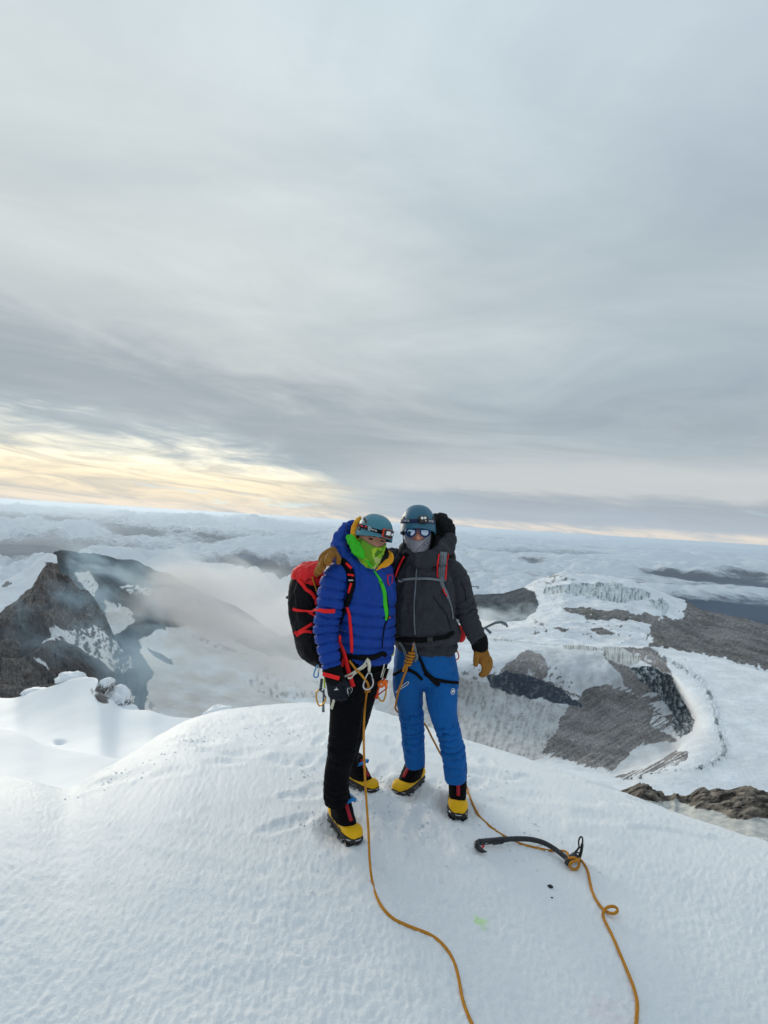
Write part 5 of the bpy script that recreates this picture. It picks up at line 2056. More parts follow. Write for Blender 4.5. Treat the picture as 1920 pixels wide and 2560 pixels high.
HL = dict(a=0.098, b=0.116, c=0.112, z0=0.034)
hl_fr = face_frame(931, 1352, DL - .04, yaw=R(20), roll=R(14), pitch=R(-2))
hs, HLVF = helmet(P1, hl_fr, HL['a'], HL['b'], HL['c'], HL['z0'], 'helmet_teal', 1, 0.040, 0.012, -0.030)
hbv = bvh_of(HLVF)
bd = put('headlamp_strap', band_on(hl_fr, HL['a'], HL['b'], HL['z0'], HL['c'], 0.066, 0.020, 0.003), 'strap_black', P1)
lampf = Frame(hl_fr(np.array([[0.030, 0.112, 0.066]]))[0], nrm(hl_fr.x - 0.28 * hl_fr.y), nrm(hl_fr.y + 0.28 * hl_fr.x), hl_fr.z)
hlmp = put('headlamp', cbox(lampf, (0, 0.006, 0), (0.056, 0.026, 0.040), 0.3), 'plastic_black', hs)
put('headlamp_bezel', cbox(lampf, (-0.0, -0.002, -0.002), (0.064, 0.020, 0.046), 0.35), 'red_metal', hs)
put('lamp_window', cbox(lampf, (-0.008, 0.0195, 0.003), (0.026, 0.003, 0.020), 0.4), 'lamp_lens', hs)
put('lamp_window', cbox(lampf, (0.017, 0.0195, 0.0), (0.011, 0.003, 0.013), 0.4), 'lamp_lens', hs)
text_band(hs, hl_fr, HL['a'], HL['b'], HL['z0'], HL['c'], 0.066, R(116), 'PETZL', 0.009, 'white_print')


def patch_on(bvh, pts, th=0.002, off=0.001):
    """thin plate on a surface inside a polygon of photograph pixels"""
    P = np.array(pts, float)
    c = P.mean(0)
    A = []
    for p in list(P) + [c]:
        h, n = shoot(bvh, p[0], p[1])
        if h is None:
            h, n = shoot(bvh, *(c + (p - c) * 0.85))
        if h is None:
            return None
        A.append((h + n * off, h + n * (off + th)))
    n = len(P)
    V = np.array([a[0] for a in A[:n]] + [a[1] for a in A[:n]] + [A[n][1]])
    F = [(i, (i + 1) % n, n + (i + 1) % n, n + i) for i in range(n)] + [(n + i, n + (i + 1) % n, 2 * n) for i in range(n)]
    return V, F


for pts, mt, nm in ((zc([(560, 290), (620, 262), (700, 370), (705, 480), (640, 480), (575, 400)]), 'helmet_grey', 'vent_surround'),
                    (zc([(585, 350), (620, 290), (690, 390), (685, 470), (640, 470)]), 'vent_dark', 'vent'),
                    (zc([(420, 560), (500, 560), (495, 670), (425, 660)]), 'vent_dark', 'vent'),
                    (zc([(590, 575), (675, 585), (668, 655), (595, 645)]), 'vent_dark', 'vent'),
                    (zc([(395, 500), (480, 490), (690, 535), (690, 580), (560, 560), (395, 550)]), 'strap_red', 'clip_tab'),
                    (zc([(715, 540), (770, 545), (830, 590), (780, 680), (715, 670)]), 'helmet_grey', 'strap_clip')):
    vf = patch_on(hbv, pts, 0.003 if nm != 'vent' else 0.0015, 0.001 if nm != 'vent' else 0.0035)
    if vf is not None:
        put(nm, vf, mt, hs, smooth=False)

# orange and green hood layers round the neck


def sheet_limb(pts, mat, name, parent, ratio=0.45, vox=0.005, amp=0.004):
    V, F = remesh(*limb([tuple(p[:4]) + (ratio,) for p in pts], n=20), vox, 2)
    N = quads_normals(V, F)
    V = V + N * (amp * fbm(V * 26.0, 3) + amp * 0.5 * fbm(V * 70.0, 2))[:, None]
    return put(name, (V, F), mat, parent), (V, F)


sheet_limb([(p[0], p[1], DL + e, w) for p, e, w in zip(zc([(500, 270), (400, 380), (320, 560), (280, 740), (300, 900), (420, 1020)]), (.03, .0, -.03, -.05, -.06, -.07), (8, 14, 17, 17, 15, 14))],
           'hood_orange', 'orange_hood', P1, 0.6)
sheet_limb([(p[0], p[1], DL + e, w) for p, e, w in zip(zc([(1260, 1260), (1360, 1370), (1340, 1520), (1240, 1640), (1080, 1740), (960, 1840)]), (-.02, -.03, -.05, -.08, -.10, -.12), (8, 17, 24, 20, 12, 6))],
           'hood_orange', 'orange_collar', P1, 0.4)
sheet_limb([(p[0], p[1], DL + e, w) for p, e, w in zip(zc([(90, 830), (200, 940), (320, 1100), (480, 1330), (620, 1480), (740, 1660), (900, 1850)]), (-.045, -.075, -.10, -.12, -.135, -.15, -.165), (14, 27, 33, 30, 17, 9, 5))],
           'hood_green', 'green_collar', P1, 0.30, amp=0.013)
sheet_limb([(p[0], p[1], DL + e, w) for p, e, w in zip(zc([(1240, 1180), (1220, 1400), (1100, 1600), (960, 1740), (900, 1800)]), (-.02, -.05, -.08, -.09, -.10), (10, 20, 24, 20, 14))],
           'down_black', 'neck_lining', P1, 0.5)

jbv = bvh_of(L_JACKET)
LB = bvh_of(L_JACKET, L_PANTS)
# green lined zip opening
zpts = z1([(650, 515), (690, 580), (718, 660), (725, 740), (735, 830), (728, 860)])
put('zip_lining', strap(jbv, zpts, [3, 8, 11, 12, 11, 6], 0.004, 0.001), 'hood_green', P1)
put('zip', strap(jbv, z1([(700, 590), (735, 680), (745, 760), (745, 840), (722, 900), (712, 960), (705, 1050)]), [2.5, 3, 3, 3, 3, 2, 2], 0.005, 0.001), 'shell_black', P1)
put('zip_pull', strap(jbv, z1([(738, 845), (758, 842)]), 4, 0.006, 0.003, m=6), 'orange_metal', P1)
# cuff and hand
cuffL, L_CUFF = sheet_limb([(829, 1668, DL - .195, 50), (833, 1682, DL - .20, 49), (838, 1700, DL - .205, 50)], 'shell_black', 'cuff', P1, 0.85)


def hand(parts, vox, mat, name, parent, amp=0.0015, it=2):
    V, F = remesh(*join([limb(p, n=16) for p in parts]), vox, it)
    N = quads_normals(V, F)
    V = V + N * (amp * fbm(V * 60.0, 3) + amp * 0.8 * fbm(V * 130.0, 2))[:, None]
    return put(name, (V, F), mat, parent), (V, F)


hd_ = DL - .205
_, LGLOVE = hand([[(838, 1696, hd_, 48, .6), (841, 1715, hd_, 50, .55), (845, 1727, hd_, 48, .5)],
                  [(824, 1722, hd_ + .01, 13), (826, 1736, hd_ + .01, 13), (832, 1744, hd_ - .01, 12)],
                  [(836, 1726, hd_ + .0, 13), (839, 1741, hd_ - .005, 13), (843, 1750, hd_ - .02, 12)],
                  [(848, 1727, hd_ - .005, 13), (851, 1742, hd_ - .012, 13), (854, 1750, hd_ - .028, 12)],
                  [(859, 1724, hd_ - .005, 13), (863, 1739, hd_ - .018, 13), (864, 1748, hd_ - .034, 11)],
                  [(860, 1704, hd_ - .02, 14), (869, 1718, hd_ - .035, 14), (868, 1733, hd_ - .045, 12)]], 0.0036, 'glove_navy', 'glove', P1)
gbv = bvh_of(LGLOVE)
vf = patch_on(gbv, z4([(832, 1505), (900, 1500), (890, 1490), (868, 1485), (872, 1465), (862, 1470), (860, 1487), (840, 1495)]), 0.001)
if vf is not None:
    put('logo', vf, 'white_print', P1, smooth=False)

# harness on the left climber
hw_ = P1
put('harness_belt', strap(LB, zb([(130, 480), (260, 510), (420, 520), (560, 520), (680, 490), (800, 440), (860, 480)]), [11, 13, 14, 14, 13, 12, 11], 0.008, 0.003), 'strap_black', P1)
put('leg_loop', strap(LB, zb([(330, 980), (450, 930), (600, 880), (760, 800), (860, 700)]), 9, 0.005, 0.003), 'strap_black', P1)

# boots of the left climber
FL1 = ground(853, 2076)
FL2 = ground(893, 1966)


def yaw_px(a, b):
    A, B = ground(*a), ground(*b)
    return math.atan2(B.x - A.x, B.y - A.y)


boot(P1, FL1, yaw_px((836, 2050), (884, 2104)), 0.018, ('boot_yellow', 'boot_black'), 0.93, 'strap_blue', ('RUN', 1), label='front boot with a bright blue ankle strap')
boot(P1, FL2, yaw_px((872, 1960), (930, 1980)), 0.018, ('boot_yellow', 'boot_black'), 0.86, 'strap_blue', label='rear boot planted sideways')

# ================================================================== RIGHT CLIMBER (grey jacket, blue trousers)
DR = 2.80
GR = ground(1085, 2010, 0)
P2 = thing('person', 'climber in a dark grey jacket, blue trousers and mirrored sunglasses', 'person', (GR.x, GR.y, float(snow_z(GR.x, GR.y))), 'climbers on the summit')
fwdR = nrm(np.array((-0.06, -1.0, 0.0)))
sideR = nrm(np.array((1.0, -0.06, 0.0)))
R_TORSO = [(1620, 1067, DR, .172, .138), (1608, 1065, DR, .168, .134), (1600, 1062, DR, .164, .130), (1586, 1061, DR, .186, .170), (1570, 1061, DR, .190, .178), (1545, 1060, DR, .184, .160), (1495, 1060, DR, .184, .155), (1450, 1059, DR, .180, .140), (1418, 1056, DR, .150, .115), (1392, 1052, DR, .095, .095)]
R_ARM = [(1104, 1416, DR, 46), (1128, 1426, DR, 58), (1143, 1450, DR - .01, 61), (1154, 1490, DR - .02, 60), (1166, 1528, DR - .04, 54), (1178, 1562, DR - .06, 49), (1190, 1588, DR - .075, 46), (1196, 1602, DR - .08, 43)]
R_FAR = [(1020, 1416, DR, 50), (996, 1408, DR + .04, 54), (970, 1404, DR + .05, 54), (930, 1402, DR - .0, 52), (890, 1400, DR - .04, 50), (858, 1396, DL + .06, 42), (842, 1389, DL - .01, 30)]
R_COLL = [(1018, 1352, DR - .00, 12), (1014, 1368, DR - .03, 20), (1022, 1386, DR - .08, 24), (1046, 1400, DR - .12, 26), (1078, 1396, DR - .11, 28), (1104, 1378, DR - .07, 32), (1120, 1358, DR - .02, 28), (1128, 1343, DR + .02, 16)]
ra = limb_axis(R_ARM)


def r_disp(V, N):
    d1, s1 = near_axis(V, ra)
    on = sstep(0.10, 0.08, d1)
    z = V[:, 2]
    f = folds(V, s1, [(0.30, 0.06, 0.014, 0.035), (0.12, 0.05, 0.009, 0.04), (0.43, 0.05, 0.010, 0.03)]) * on
    # body drape: soft vertical and diagonal folds, blouson gathered over the belt
    q = v3(V[:, 0] * 13, V[:, 1] * 13, z * 4.0)
    d = 0.020 * fbm(q, 3, kind='r') + 0.009 * fbm(v3(V[:, 0] * 9 + z * 12, V[:, 1] * 9, z * 16 - V[:, 0] * 9), 3, kind='r') + 0.004 * fbm(V * 28.0, 3)
    g = 0.0
    cut = 0.0
    return f + (1 - on) * (d + g) + cut


R_JACKET = garment([loft(torso_rings(R_TORSO, sideR, fwdR)), limb(R_ARM, n=26), limb(R_FAR), limb(R_COLL)], 0.0068, 3, r_disp)
put('jacket', R_JACKET, 'softshell_grey', P2)

R_LEG1 = [(1030, 1655, DR, 86), (1022, 1690, DR - .005, 82), (1020, 1715, DR + .005, 77), (1025, 1758, DR + .04, 66), (1030, 1803, DR + .08, 60), (1033, 1855, DR + .12, 56), (1036, 1890, DR + .15, 54), (1038, 1913, DR + .16, 50)]
R_LEG2 = [(1094, 1655, DR, 92), (1101, 1690, DR - .02, 90), (1103, 1715, DR - .03, 86), (1105, 1760, DR - .045, 77), (1113, 1803, DR - .055, 65), (1122, 1832, DR - .05, 59), (1129, 1862, DR - .035, 59), (1135, 1892, DR - .02, 60), (1138, 1930, DR - .005, 57), (1139, 1950, DR, 54)]
R_HIP = [(1605, 1062, DR, .165, .132), (1640, 1063, DR, .178, .140), (1670, 1063, DR, .180, .138), (1695, 1063, DR, .135, .105), (1712, 1062, DR, .06, .06)]
rx1, rx2 = limb_axis(R_LEG1), limb_axis(R_LEG2)


def rp_disp(V, N):
    d1, s1 = near_axis(V, rx1)
    d2, s2 = near_axis(V, rx2)
    f1 = folds(V, s1, [(0.33, 0.06, 0.020, 0.045), (0.44, 0.05, 0.014, 0.040), (0.54, 0.05, 0.016, 0.048)])
    f2 = folds(V, s2, [(0.38, 0.06, 0.022, 0.042), (0.50, 0.05, 0.018, 0.045), (0.10, 0.06, 0.008, 0.06), (0.62, 0.05, 0.010, 0.055)])
    return np.where(d1 < d2, f1, f2) + 0.0035 * fbm(V * 12.0, 3)


R_PANTS = garment([loft(torso_rings(R_HIP, sideR, fwdR)), limb(R_LEG1, n=26, rnd=(True, False)), limb(R_LEG2, n=26, rnd=(True, False))], 0.0075, 3, rp_disp)
put('trousers', R_PANTS, 'pants_blue', P2)

fR = face_frame(1044, 1332, DR - .03, yaw=R(-3), roll=R(0), pitch=R(4))
body_parts = [head_vf(fR, 0.073), limb([(1050, 1370, DR, 46), (1054, 1412, DR, 52)]), loft(torso_rings([(a, b, c, h * .62, k * .62) for (a, b, c, h, k) in R_TORSO[:-1]], sideR, fwdR)),
              loft(torso_rings([(a, b, c, h * .7, k * .7) for (a, b, c, h, k) in R_HIP], sideR, fwdR)), limb(R_ARM, scale=.55), limb(R_FAR, scale=.5), limb(R_LEG1, scale=.6), limb(R_LEG2, scale=.6)]
put('body', remesh(*join(body_parts), 0.006, 2), 'skin_pale', P2)
bf = buff_vf(fR, -0.004, -0.050, -0.150, 1.06, 0.012)
put('face_covering', bf, 'buff_grey', P2)
bbv = bvh_of(bf)
for pts in (zd([(560, 1165), (640, 1090), (720, 1010), (790, 940), (850, 880), (890, 840)]), zd([(640, 1150), (730, 1075), (780, 1010), (850, 960), (885, 900)]),
            zd([(570, 1195), (640, 1205), (720, 1160)]), zd([(740, 1010), (735, 1080)]), zd([(800, 950), (830, 1010)]), zd([(770, 1090), (850, 1030), (880, 960)])):
    vf = strap(bbv, pts, 0.9, 0.0006, 0.0008)
    put('print_line', vf, 'shell_black', P2)
HR = dict(a=0.101, b=0.120, c=0.128, z0=0.034)
hr_fr = face_frame(1045, 1332, DR - .025, yaw=R(-2), roll=R(1), pitch=R(3))
hs2, HRVF = helmet(P2, hr_fr, HR['a'], HR['b'], HR['c'], HR['z0'], 'helmet_blue', 1, 0.025, -0.006, -0.030)
hbv2 = bvh_of(HRVF)
put('headlamp_strap', band_on(hr_fr, HR['a'], HR['b'], HR['z0'], HR['c'], 0.064, 0.024, 0.003), 'band_navy', P2)
lf2 = Frame(hr_fr(np.array([[0.022, 0.121, 0.072]]))[0], nrm(hr_fr.x - 0.14 * hr_fr.y), nrm(hr_fr.y + 0.14 * hr_fr.x), hr_fr.z)
hl2 = put('headlamp', cbox(lf2, (0, 0.006, 0), (0.056, 0.030, 0.046), 0.5), 'plastic_black', hs2)


def disc(fr, c, r, th, n=18):
    t = np.linspace(0, 2 * np.pi, n, endpoint=False)
    return plate(fr, [(c[0] + r * math.cos(a), c[2] + r * math.sin(a)) for a in t], c[1], th)


put('lamp_window', disc(lf2, (-0.009, 0.0222, 0.008), 0.0082, 0.004), 'lamp_lens', hs2)
put('lamp_window', disc(lf2, (0.008, 0.0222, 0.009), 0.0075, 0.004), 'lamp_lens', hs2)
put('lamp_window', disc(lf2, (0.012, 0.0222, -0.006), 0.003, 0.004), 'lamp_lens', hs2)
text_band(hs2, hr_fr, HR['a'], HR['b'], HR['z0'], HR['c'], 0.064, R(131), 'PETZL', 0.012, 'white_print')
text_band(hs2, hr_fr, HR['a'], HR['b'], HR['z0'], HR['c'], 0.064, R(47), 'PETZL', 0.012, 'white_print')
for pts in (zd([(285, 370), (250, 420), (240, 460), (262, 465), (283, 430)]), zd([(930, 370), (950, 380), (985, 470), (970, 490), (940, 440)])):
    vf = patch_on(hbv2, pts, 0.0015, 0.002)
    if vf is not None:
        put('vent', vf, 'vent_dark', hs2, smooth=False)
# chin straps
for sx in (-1, 1):
    put('chin_strap', tube(fR(np.array([(sx * 0.083, 0.03, 0.0), (sx * 0.080, 0.04, -0.06), (sx * 0.060, 0.06, -0.11)])), 0.0025, 6, m=8), 'strap_black', P2)
# sunglasses
LO = [(0.008, 0.013), (0.014, 0.020), (0.036, 0.022), (0.058, 0.019), (0.067, 0.010), (0.067, -0.006), (0.061, -0.019), (0.046, -0.027), (0.030, -0.026), (0.017, -0.016), (0.010, -0.002)]
gl = None
g0 = Frame(fR.o + fR.y * 0.0, fR.x, fR.y, fR.z)
rimparts = []
for sx in (-1, 1):
    o = [(sx * a, b) for a, b in LO]
    pp = np.array([(a, 0.114 - 4.2 * a * a, b + 0.001) for a, b in o])
    rimparts.append(tube(g0(pp), 0.0024, 8, closed=True, m=34))
    rimparts.append(tube(g0(np.array([(sx * 0.065, 0.096, 0.008), (sx * 0.076, 0.06, 0.010), (sx * 0.077, 0.0, 0.004)])), 0.004, 6, m=8))
rimparts.append(tube(g0(np.array([(-0.010, 0.1135, 0.012), (0, 0.117, 0.014), (0.010, 0.1135, 0.012)])), 0.003, 6, m=6))
gl = put('sunglasses', join(rimparts), 'frame_blue', P2)
for sx in (-1, 1):
    o = [(sx * a, b + 0.001) for a, b in LO]
    put('lens', plate(g0, o, 0.1135, 0.002, 4.2), 'mirror_lens', gl)

# puffy black hood behind the head and dark collar lining
R_HOOD = [(1082, 1306, DR + .07, 34), (1098, 1302, DR + .07, 44), (1112, 1316, DR + .06, 46), (1116, 1342, DR + .05, 44), (1106, 1370, DR + .04, 46), (1086, 1392, DR + .0, 40)]
V, F = remesh(*join([limb(R_HOOD, n=24), limb([(1080, 1330, DR + .08, 60), (1082, 1370, DR + .06, 66)])]), 0.006, 3)
axh = limb_axis(R_HOOD)
_, sh_ = near_axis(V, axh)
V = V + quads_normals(V, F) * (0.010 * (np.abs(np.sin(sh_ * 95 + 3.0 * fbm(V * 16, 2))) - 0.6) + 0.003 * fbm(V * 40, 2))[:, None]
put('hood', (V, F), 'down_black', P2)
sheet_limb([(1028, 1372, DR - .08, 12), (1036, 1388, DR - .115, 14), (1056, 1395, DR - .13, 15), (1078, 1386, DR - .115, 15), (1092, 1366, DR - .08, 20), (1094, 1345, DR - .03, 24)], 'shell_black', 'neck_lining', P2, 0.6)

# black cuff and tan work glove hanging at the side
sheet_limb([(1196, 1592, DR - .078, 43), (1199, 1606, DR - .08, 44), (1200, 1621, DR - .082, 42)], 'shell_black', 'cuff', P2, 0.95)
hg = DR - .085
hand([[(1200, 1622, hg, 36, .7), (1204, 1634, hg, 38, .65), (1209, 1650, hg, 38, .6)],
      [(1192, 1632, hg - .02, 15), (1190, 1650, hg - .03, 15), (1189, 1664, hg - .03, 12)],
      [(1203, 1650, hg - .015, 13), (1210, 1668, hg - .02, 13), (1207, 1682, hg - .03, 12), (1200, 1688, hg - .04, 11)],
      [(1211, 1650, hg - .01, 13), (1217, 1668, hg - .012, 13), (1213, 1684, hg - .022, 12), (1204, 1690, hg - .03, 11)],
      [(1219, 1648, hg, 12), (1223, 1666, hg, 12), (1219, 1681, hg - .008, 11), (1211, 1687, hg - .015, 10)],
      [(1224, 1644, hg + .01, 11), (1227, 1658, hg + .012, 11), (1225, 1671, hg + .006, 10), (1219, 1678, hg, 9)]], 0.0034, 'leather_tan', 'glove', P2)
# tan glove resting on the other climber's shoulder


def zap(x, y, d, w, *r):
    return (720 + x / 9.217, 1360 + y / 9.217, d - 0.015, 1.08 * w / 9.217) + tuple(r)


hs_ = DL - .13
hand([[zap(1080, 150, DL - .05, 200, .6), zap(960, 230, DL - .11, 250, .55), zap(860, 320, DL - .13, 270, .5), zap(790, 430, DL - .13, 230, .5)],
      [zap(1010, 230, hs_ - .03, 165), zap(940, 340, hs_ - .06, 175), zap(920, 420, hs_ - .075, 165), zap(930, 470, hs_ - .07, 120)],
      [zap(860, 320, hs_ - .01, 150), zap(800, 440, hs_ - .04, 150), zap(790, 530, hs_ - .05, 150), zap(810, 585, hs_ - .045, 120)],
      [zap(790, 400, hs_ + .0, 130), zap(725, 530, hs_ - .02, 135), zap(710, 620, hs_ - .03, 130), zap(745, 680, hs_ - .03, 110)],
      [zap(740, 480, hs_ + .03, 110), zap(672, 590, hs_ + .01, 100), zap(650, 690, hs_ + .0, 90), zap(680, 740, hs_ - .0, 70)],
      [zap(1090, 200, DL - .08, 110), zap(1140, 290, DL - .13, 130), zap(1165, 380, DL - .155, 125), zap(1160, 450, DL - .16, 95)]], 0.0034, 'leather_tan', 'glove', P2)

RB = bvh_of(R_JACKET, R_PANTS)
# jacket zip and pocket seams
put('zip', strap(RB, z1([(945, 500), (940, 580), (932, 680), (928, 780), (930, 880), (935, 960)]), 3.0, 0.004, 0.001), 'strap_grey', P2)
put('pocket_seam', strap(RB, z1([(1060, 690), (1090, 740), (1140, 800), (1165, 860), (1178, 920)]), 1.6, 0.002, 0.001), 'shell_black', P2)
put('sleeve_seam', strap(RB, z1([(1250, 590), (1275, 650), (1285, 730)]), 1.6, 0.002, 0.001), 'shell_black', P2)
# harness of the right climber
put('harness_belt', strap(RB, z5([(170, 560), (300, 575), (420, 580), (560, 580), (700, 560), (810, 540), (885, 490)]), [13, 14, 14, 13, 11, 10, 9], 0.010, 0.004), 'strap_black', P2)
put('belt_buckle', strap(RB, z5([(570, 575), (640, 570)]), 12, 0.016, 0.006, m=6), 'plastic_black', P2)
put('tie_in_strap', strap(RB, z5([(212, 560), (250, 620), (300, 700), (325, 800), (345, 870)]), 7.5, 0.005, 0.006, smooth_n=4), 'strap_grey', P2)
put('belay_loop', strap(RB, z5([(412, 585), (425, 660), (440, 740), (455, 790), (420, 840)]), 8, 0.006, 0.010, smooth_n=4), 'strap_grey', P2)
put('leg_loop', strap(RB, z5([(170, 1010), (230, 970), (330, 945), (430, 985), (515, 1065)]), 7.5, 0.005, 0.004), 'strap_black', P2)
put('leg_loop', strap(RB, z5([(545, 985), (640, 1050), (760, 1080), (860, 1098), (950, 1105)]), [10, 10, 8, 7, 7], 0.005, 0.004), 'strap_black', P2)
put('leg_strap', strap(RB, z5([(470, 780), (510, 860), (550, 960), (620, 1040), (720, 1130)]), [7, 8, 10, 12, 10], 0.005, 0.007), 'strap_black', P2)
# round white emblem on the thigh
hC, nC = shoot(RB, *z5([(887, 1212)])[0])
if hC is not None:
    xd = nrm(CAMX - nC * np.dot(CAMX, nC))
    ef = Frame(hC + nC * 0.001, xd, nC, np.cross(nC, xd))
    t8 = np.linspace(0, 2 * np.pi, 24, endpoint=False)
    rr_ = 0.0165
    lg = put('emblem', tube(ef(np.stack([rr_ * 0.86 * np.cos(t8), 0 * t8 + .001, rr_ * np.sin(t8)], -1)), 0.0016, 6, closed=True), 'white_print', P2)
    put('emblem_figure', plate(ef, [(-0.009, -0.008), (-0.006, 0.004), (-0.001, 0.010), (0.006, 0.009), (0.010, 0.001), (0.008, -0.008), (0.005, -0.008), (0.004, -0.001), (0.0, -0.002), (-0.003, -0.009)], 0.0015, 0.001), 'white_print', P2, smooth=False)

FR1 = ground(1028, 1970)
FR2 = ground(1141, 2012)
b3, _ = boot(P2, FR1, yaw_px((1062, 1962), (1000, 1994)), 0.018, ('boot_yellow', 'boot_black'), 0.98, label='boot turned outwards to the image left')
b4, fr4 = boot(P2, FR2, yaw_px((1138, 1985), (1142, 2040)), 0.018, ('boot_yellow', 'boot_black'), 1.05, label='boot pointing at the camera')

# ================================================================== BACKPACKS
def ribbon(pts, width, th=0.003):
    """free webbing through (px, py, distance) points facing the viewer's side"""
    P = np.array([list(Wn(np.float64(q[0]), np.float64(q[1]), np.float64(q[2]))) for q in pts])
    m = max(8, 5 * len(pts))
    C = resample(P, m)
    wd = np.interp(np.linspace(0, 1, m), np.linspace(0, 1, len(np.atleast_1d(width))), np.atleast_1d(np.asarray(width, float)))
    T = nrm(np.gradient(C, axis=0))
    S = nrm(np.cross(T, -VIEW))
    N = nrm(np.cross(S, T))
    hw = wd * 0.5 * np.dot(C - _CP, VIEW) / FPX
    rings = [[C[k] - S[k] * hw[k], C[k] + S[k] * hw[k], C[k] + S[k] * hw[k] + N[k] * th, C[k] - S[k] * hw[k] + N[k] * th] for k in range(m)]
    return loft(rings)


def wn(pts):
    return np.array([Wn(np.float64(q[0]), np.float64(q[1]), np.float64(q[2])) for q in pts])


def on_px(pts, d):
    """append one distance (or a list of them) to pixel points"""
    d = np.broadcast_to(np.asarray(d, float), (len(pts),))
    return [(p[0], p[1], k) for p, k in zip(pts, d)]


def pack_surface(rows, side, fwd, vox, amp, rows_e=0.75):
    V, F = remesh(*loft(torso_rings(rows, side, fwd, 40, rows_e)), vox, 3)
    N = quads_normals(V, F)
    q = v3(V[:, 0] * 16, V[:, 1] * 16, V[:, 2] * 5.0 + V[:, 0] * 8)
    V = V + N * (amp * fbm(q, 3, kind='r') + amp * 0.4 * fbm(V * 40.0, 3))[:, None]
    return V, F


dp = DL + .14
BP1 = thing('backpack', 'black mountaineering backpack with red lid and red straps on the blue jacketed climber', 'backpack', tuple(W(795, 1650, dp)), 'climbers backpacks')
PK = pack_surface([(1662, 812, dp, .05, .045), (1645, 802, dp, .10, .08), (1600, 797, dp, .132, .10), (1550, 791, dp, .146, .112), (1500, 788, dp, .148, .115), (1455, 792, dp, .142, .112), (1432, 797, dp, .125, .10), (1424, 800, dp, .09, .08)], sideL, fwdL, 0.0075, 0.010)
put('pack_body', PK, 'pack_black', BP1)
LID = pack_surface([(1462, 796, dp, .122, .100), (1450, 795, dp, .140, .115), (1436, 796, dp, .142, .116), (1422, 799, dp, .128, .105), (1412, 803, dp, .095, .08), (1407, 806, dp, .05, .045)], sideL, fwdL, 0.006, 0.012)
put('pack_lid', LID, 'pack_red', BP1)
pbv = bvh_of(PK, LID)
vf = patch_on(pbv, za([(400, 800), (560, 740), (740, 755), (700, 790), (450, 790), (395, 885)]), 0.004, 0.002)
if vf is not None:
    put('lid_flap', vf, 'pack_red', BP1)
pj = bvh_of(PK, LID, L_JACKET, L_PANTS, LGLOVE, L_CUFF)
put('compression_strap', strap(pbv, za([(240, 815), (330, 910), (430, 1050), (520, 1105), (600, 1200), (648, 1300), (640, 1400)]), [9, 10, 9, 9, 9, 8, 6], 0.003, 0.004), 'strap_red', BP1)
put('compression_strap', strap(pj, za([(125, 1490), (220, 1520), (320, 1530), (400, 1535), (500, 1530), (700, 1535), (900, 1550), (1085, 1560)]), [8, 7, 5, 5, 9, 10.5, 10.5, 10.5], 0.003, 0.006, smooth_n=10), 'strap_red', BP1)
put('compression_strap', strap(pbv, za([(480, 1560), (560, 1610), (640, 1660)]), 6, 0.003, 0.005), 'strap_red', BP1)
put('compression_strap', strap(pbv, z4([(500, 480), (420, 530), (340, 580), (270, 630)]), 8, 0.003, 0.004), 'strap_red', BP1)
put('compression_strap', strap(pbv, z4([(495, 615), (420, 598), (350, 608), (290, 645), (262, 668)]), 7, 0.003, 0.005), 'strap_red', BP1)
put('buckle', strap(pbv, z4([(235, 605), (290, 645)]), 7, 0.008, 0.006, m=6), 'pack_red', BP1)
for pts in (z4([(95, 50), (150, 75), (165, 100), (100, 105)]), za([(30, 1075), (90, 1000), (110, 1060), (170, 1060), (160, 1120), (80, 1110)])):
    c_ = np.mean(np.array(pts), 0)
    fr_ = face_frame(c_[0], c_[1], dp + .02)
    put('toggle', cbox(fr_, (0, 0, 0), (0.026, 0.018, 0.016), 0.4), 'plastic_black', BP1)
put('cord_loop', tube(wn(on_px(za([(60, 1190), (110, 1080), (180, 1090), (210, 1200), (205, 1340), (180, 1420), (150, 1350), (120, 1240)]), dp - .03)), 0.0022, 6, closed=True, m=30), 'strap_red', BP1)
put('cord', tube(np.array([shoot(pbv, *p)[0] - VIEW * 0.006 for p in za([(560, 755), (600, 880), (645, 1010), (680, 1130)]) if shoot(pbv, *p)[0] is not None]), 0.0042, 6, m=10), 'rope_orange', BP1)
# shoulder strap with red trim, waist webbing
SS = strap(jbv, za([(1215, 345), (1330, 455), (1420, 600), (1470, 760), (1475, 930), (1445, 1110), (1400, 1280), (1360, 1440)]), [13, 17, 19, 19.5, 19, 17, 14, 10], 0.014, 0.002)
ssp = put('shoulder_strap', SS, 'strap_black', BP1)
sbv = bvh_of(SS, L_JACKET)
put('strap_trim', strap(sbv, za([(1335, 440), (1400, 500), (1465, 560)]), [5, 7, 6], 0.002, 0.002), 'strap_red', ssp)
put('strap_trim', strap(sbv, za([(1370, 705), (1445, 712), (1522, 730)]), 5, 0.002, 0.002), 'strap_red', ssp)
put('strap_trim', strap(sbv, za([(1455, 900), (1425, 1010), (1390, 1130)]), [6.5, 6, 4], 0.002, 0.002), 'strap_red', ssp)
letter_on(sbv, 'TERRA', *za([(1450, 838)])[0], 3.2, 0.0, 'white_print', ssp, bold=0.0003)
put('side_webbing', strap(pj, z4([(1030, 210), (1065, 330), (1085, 500), (1100, 700), (1108, 930)]), [7, 8.5, 8.5, 9, 7], 0.003, 0.004), 'strap_red', BP1)
put('side_webbing', strap(pj, z4([(885, 665), (945, 780), (1000, 950), (1050, 1170), (1090, 1310), (1125, 1440)]), [8, 9, 10, 11, 11.5, 11], 0.003, 0.010, smooth_n=14), 'strap_red', BP1)
put('side_webbing', strap(pj, z4([(665, 1250), (780, 1285), (912, 1325)]), 10.5, 0.003, 0.006, smooth_n=6), 'strap_red', BP1)
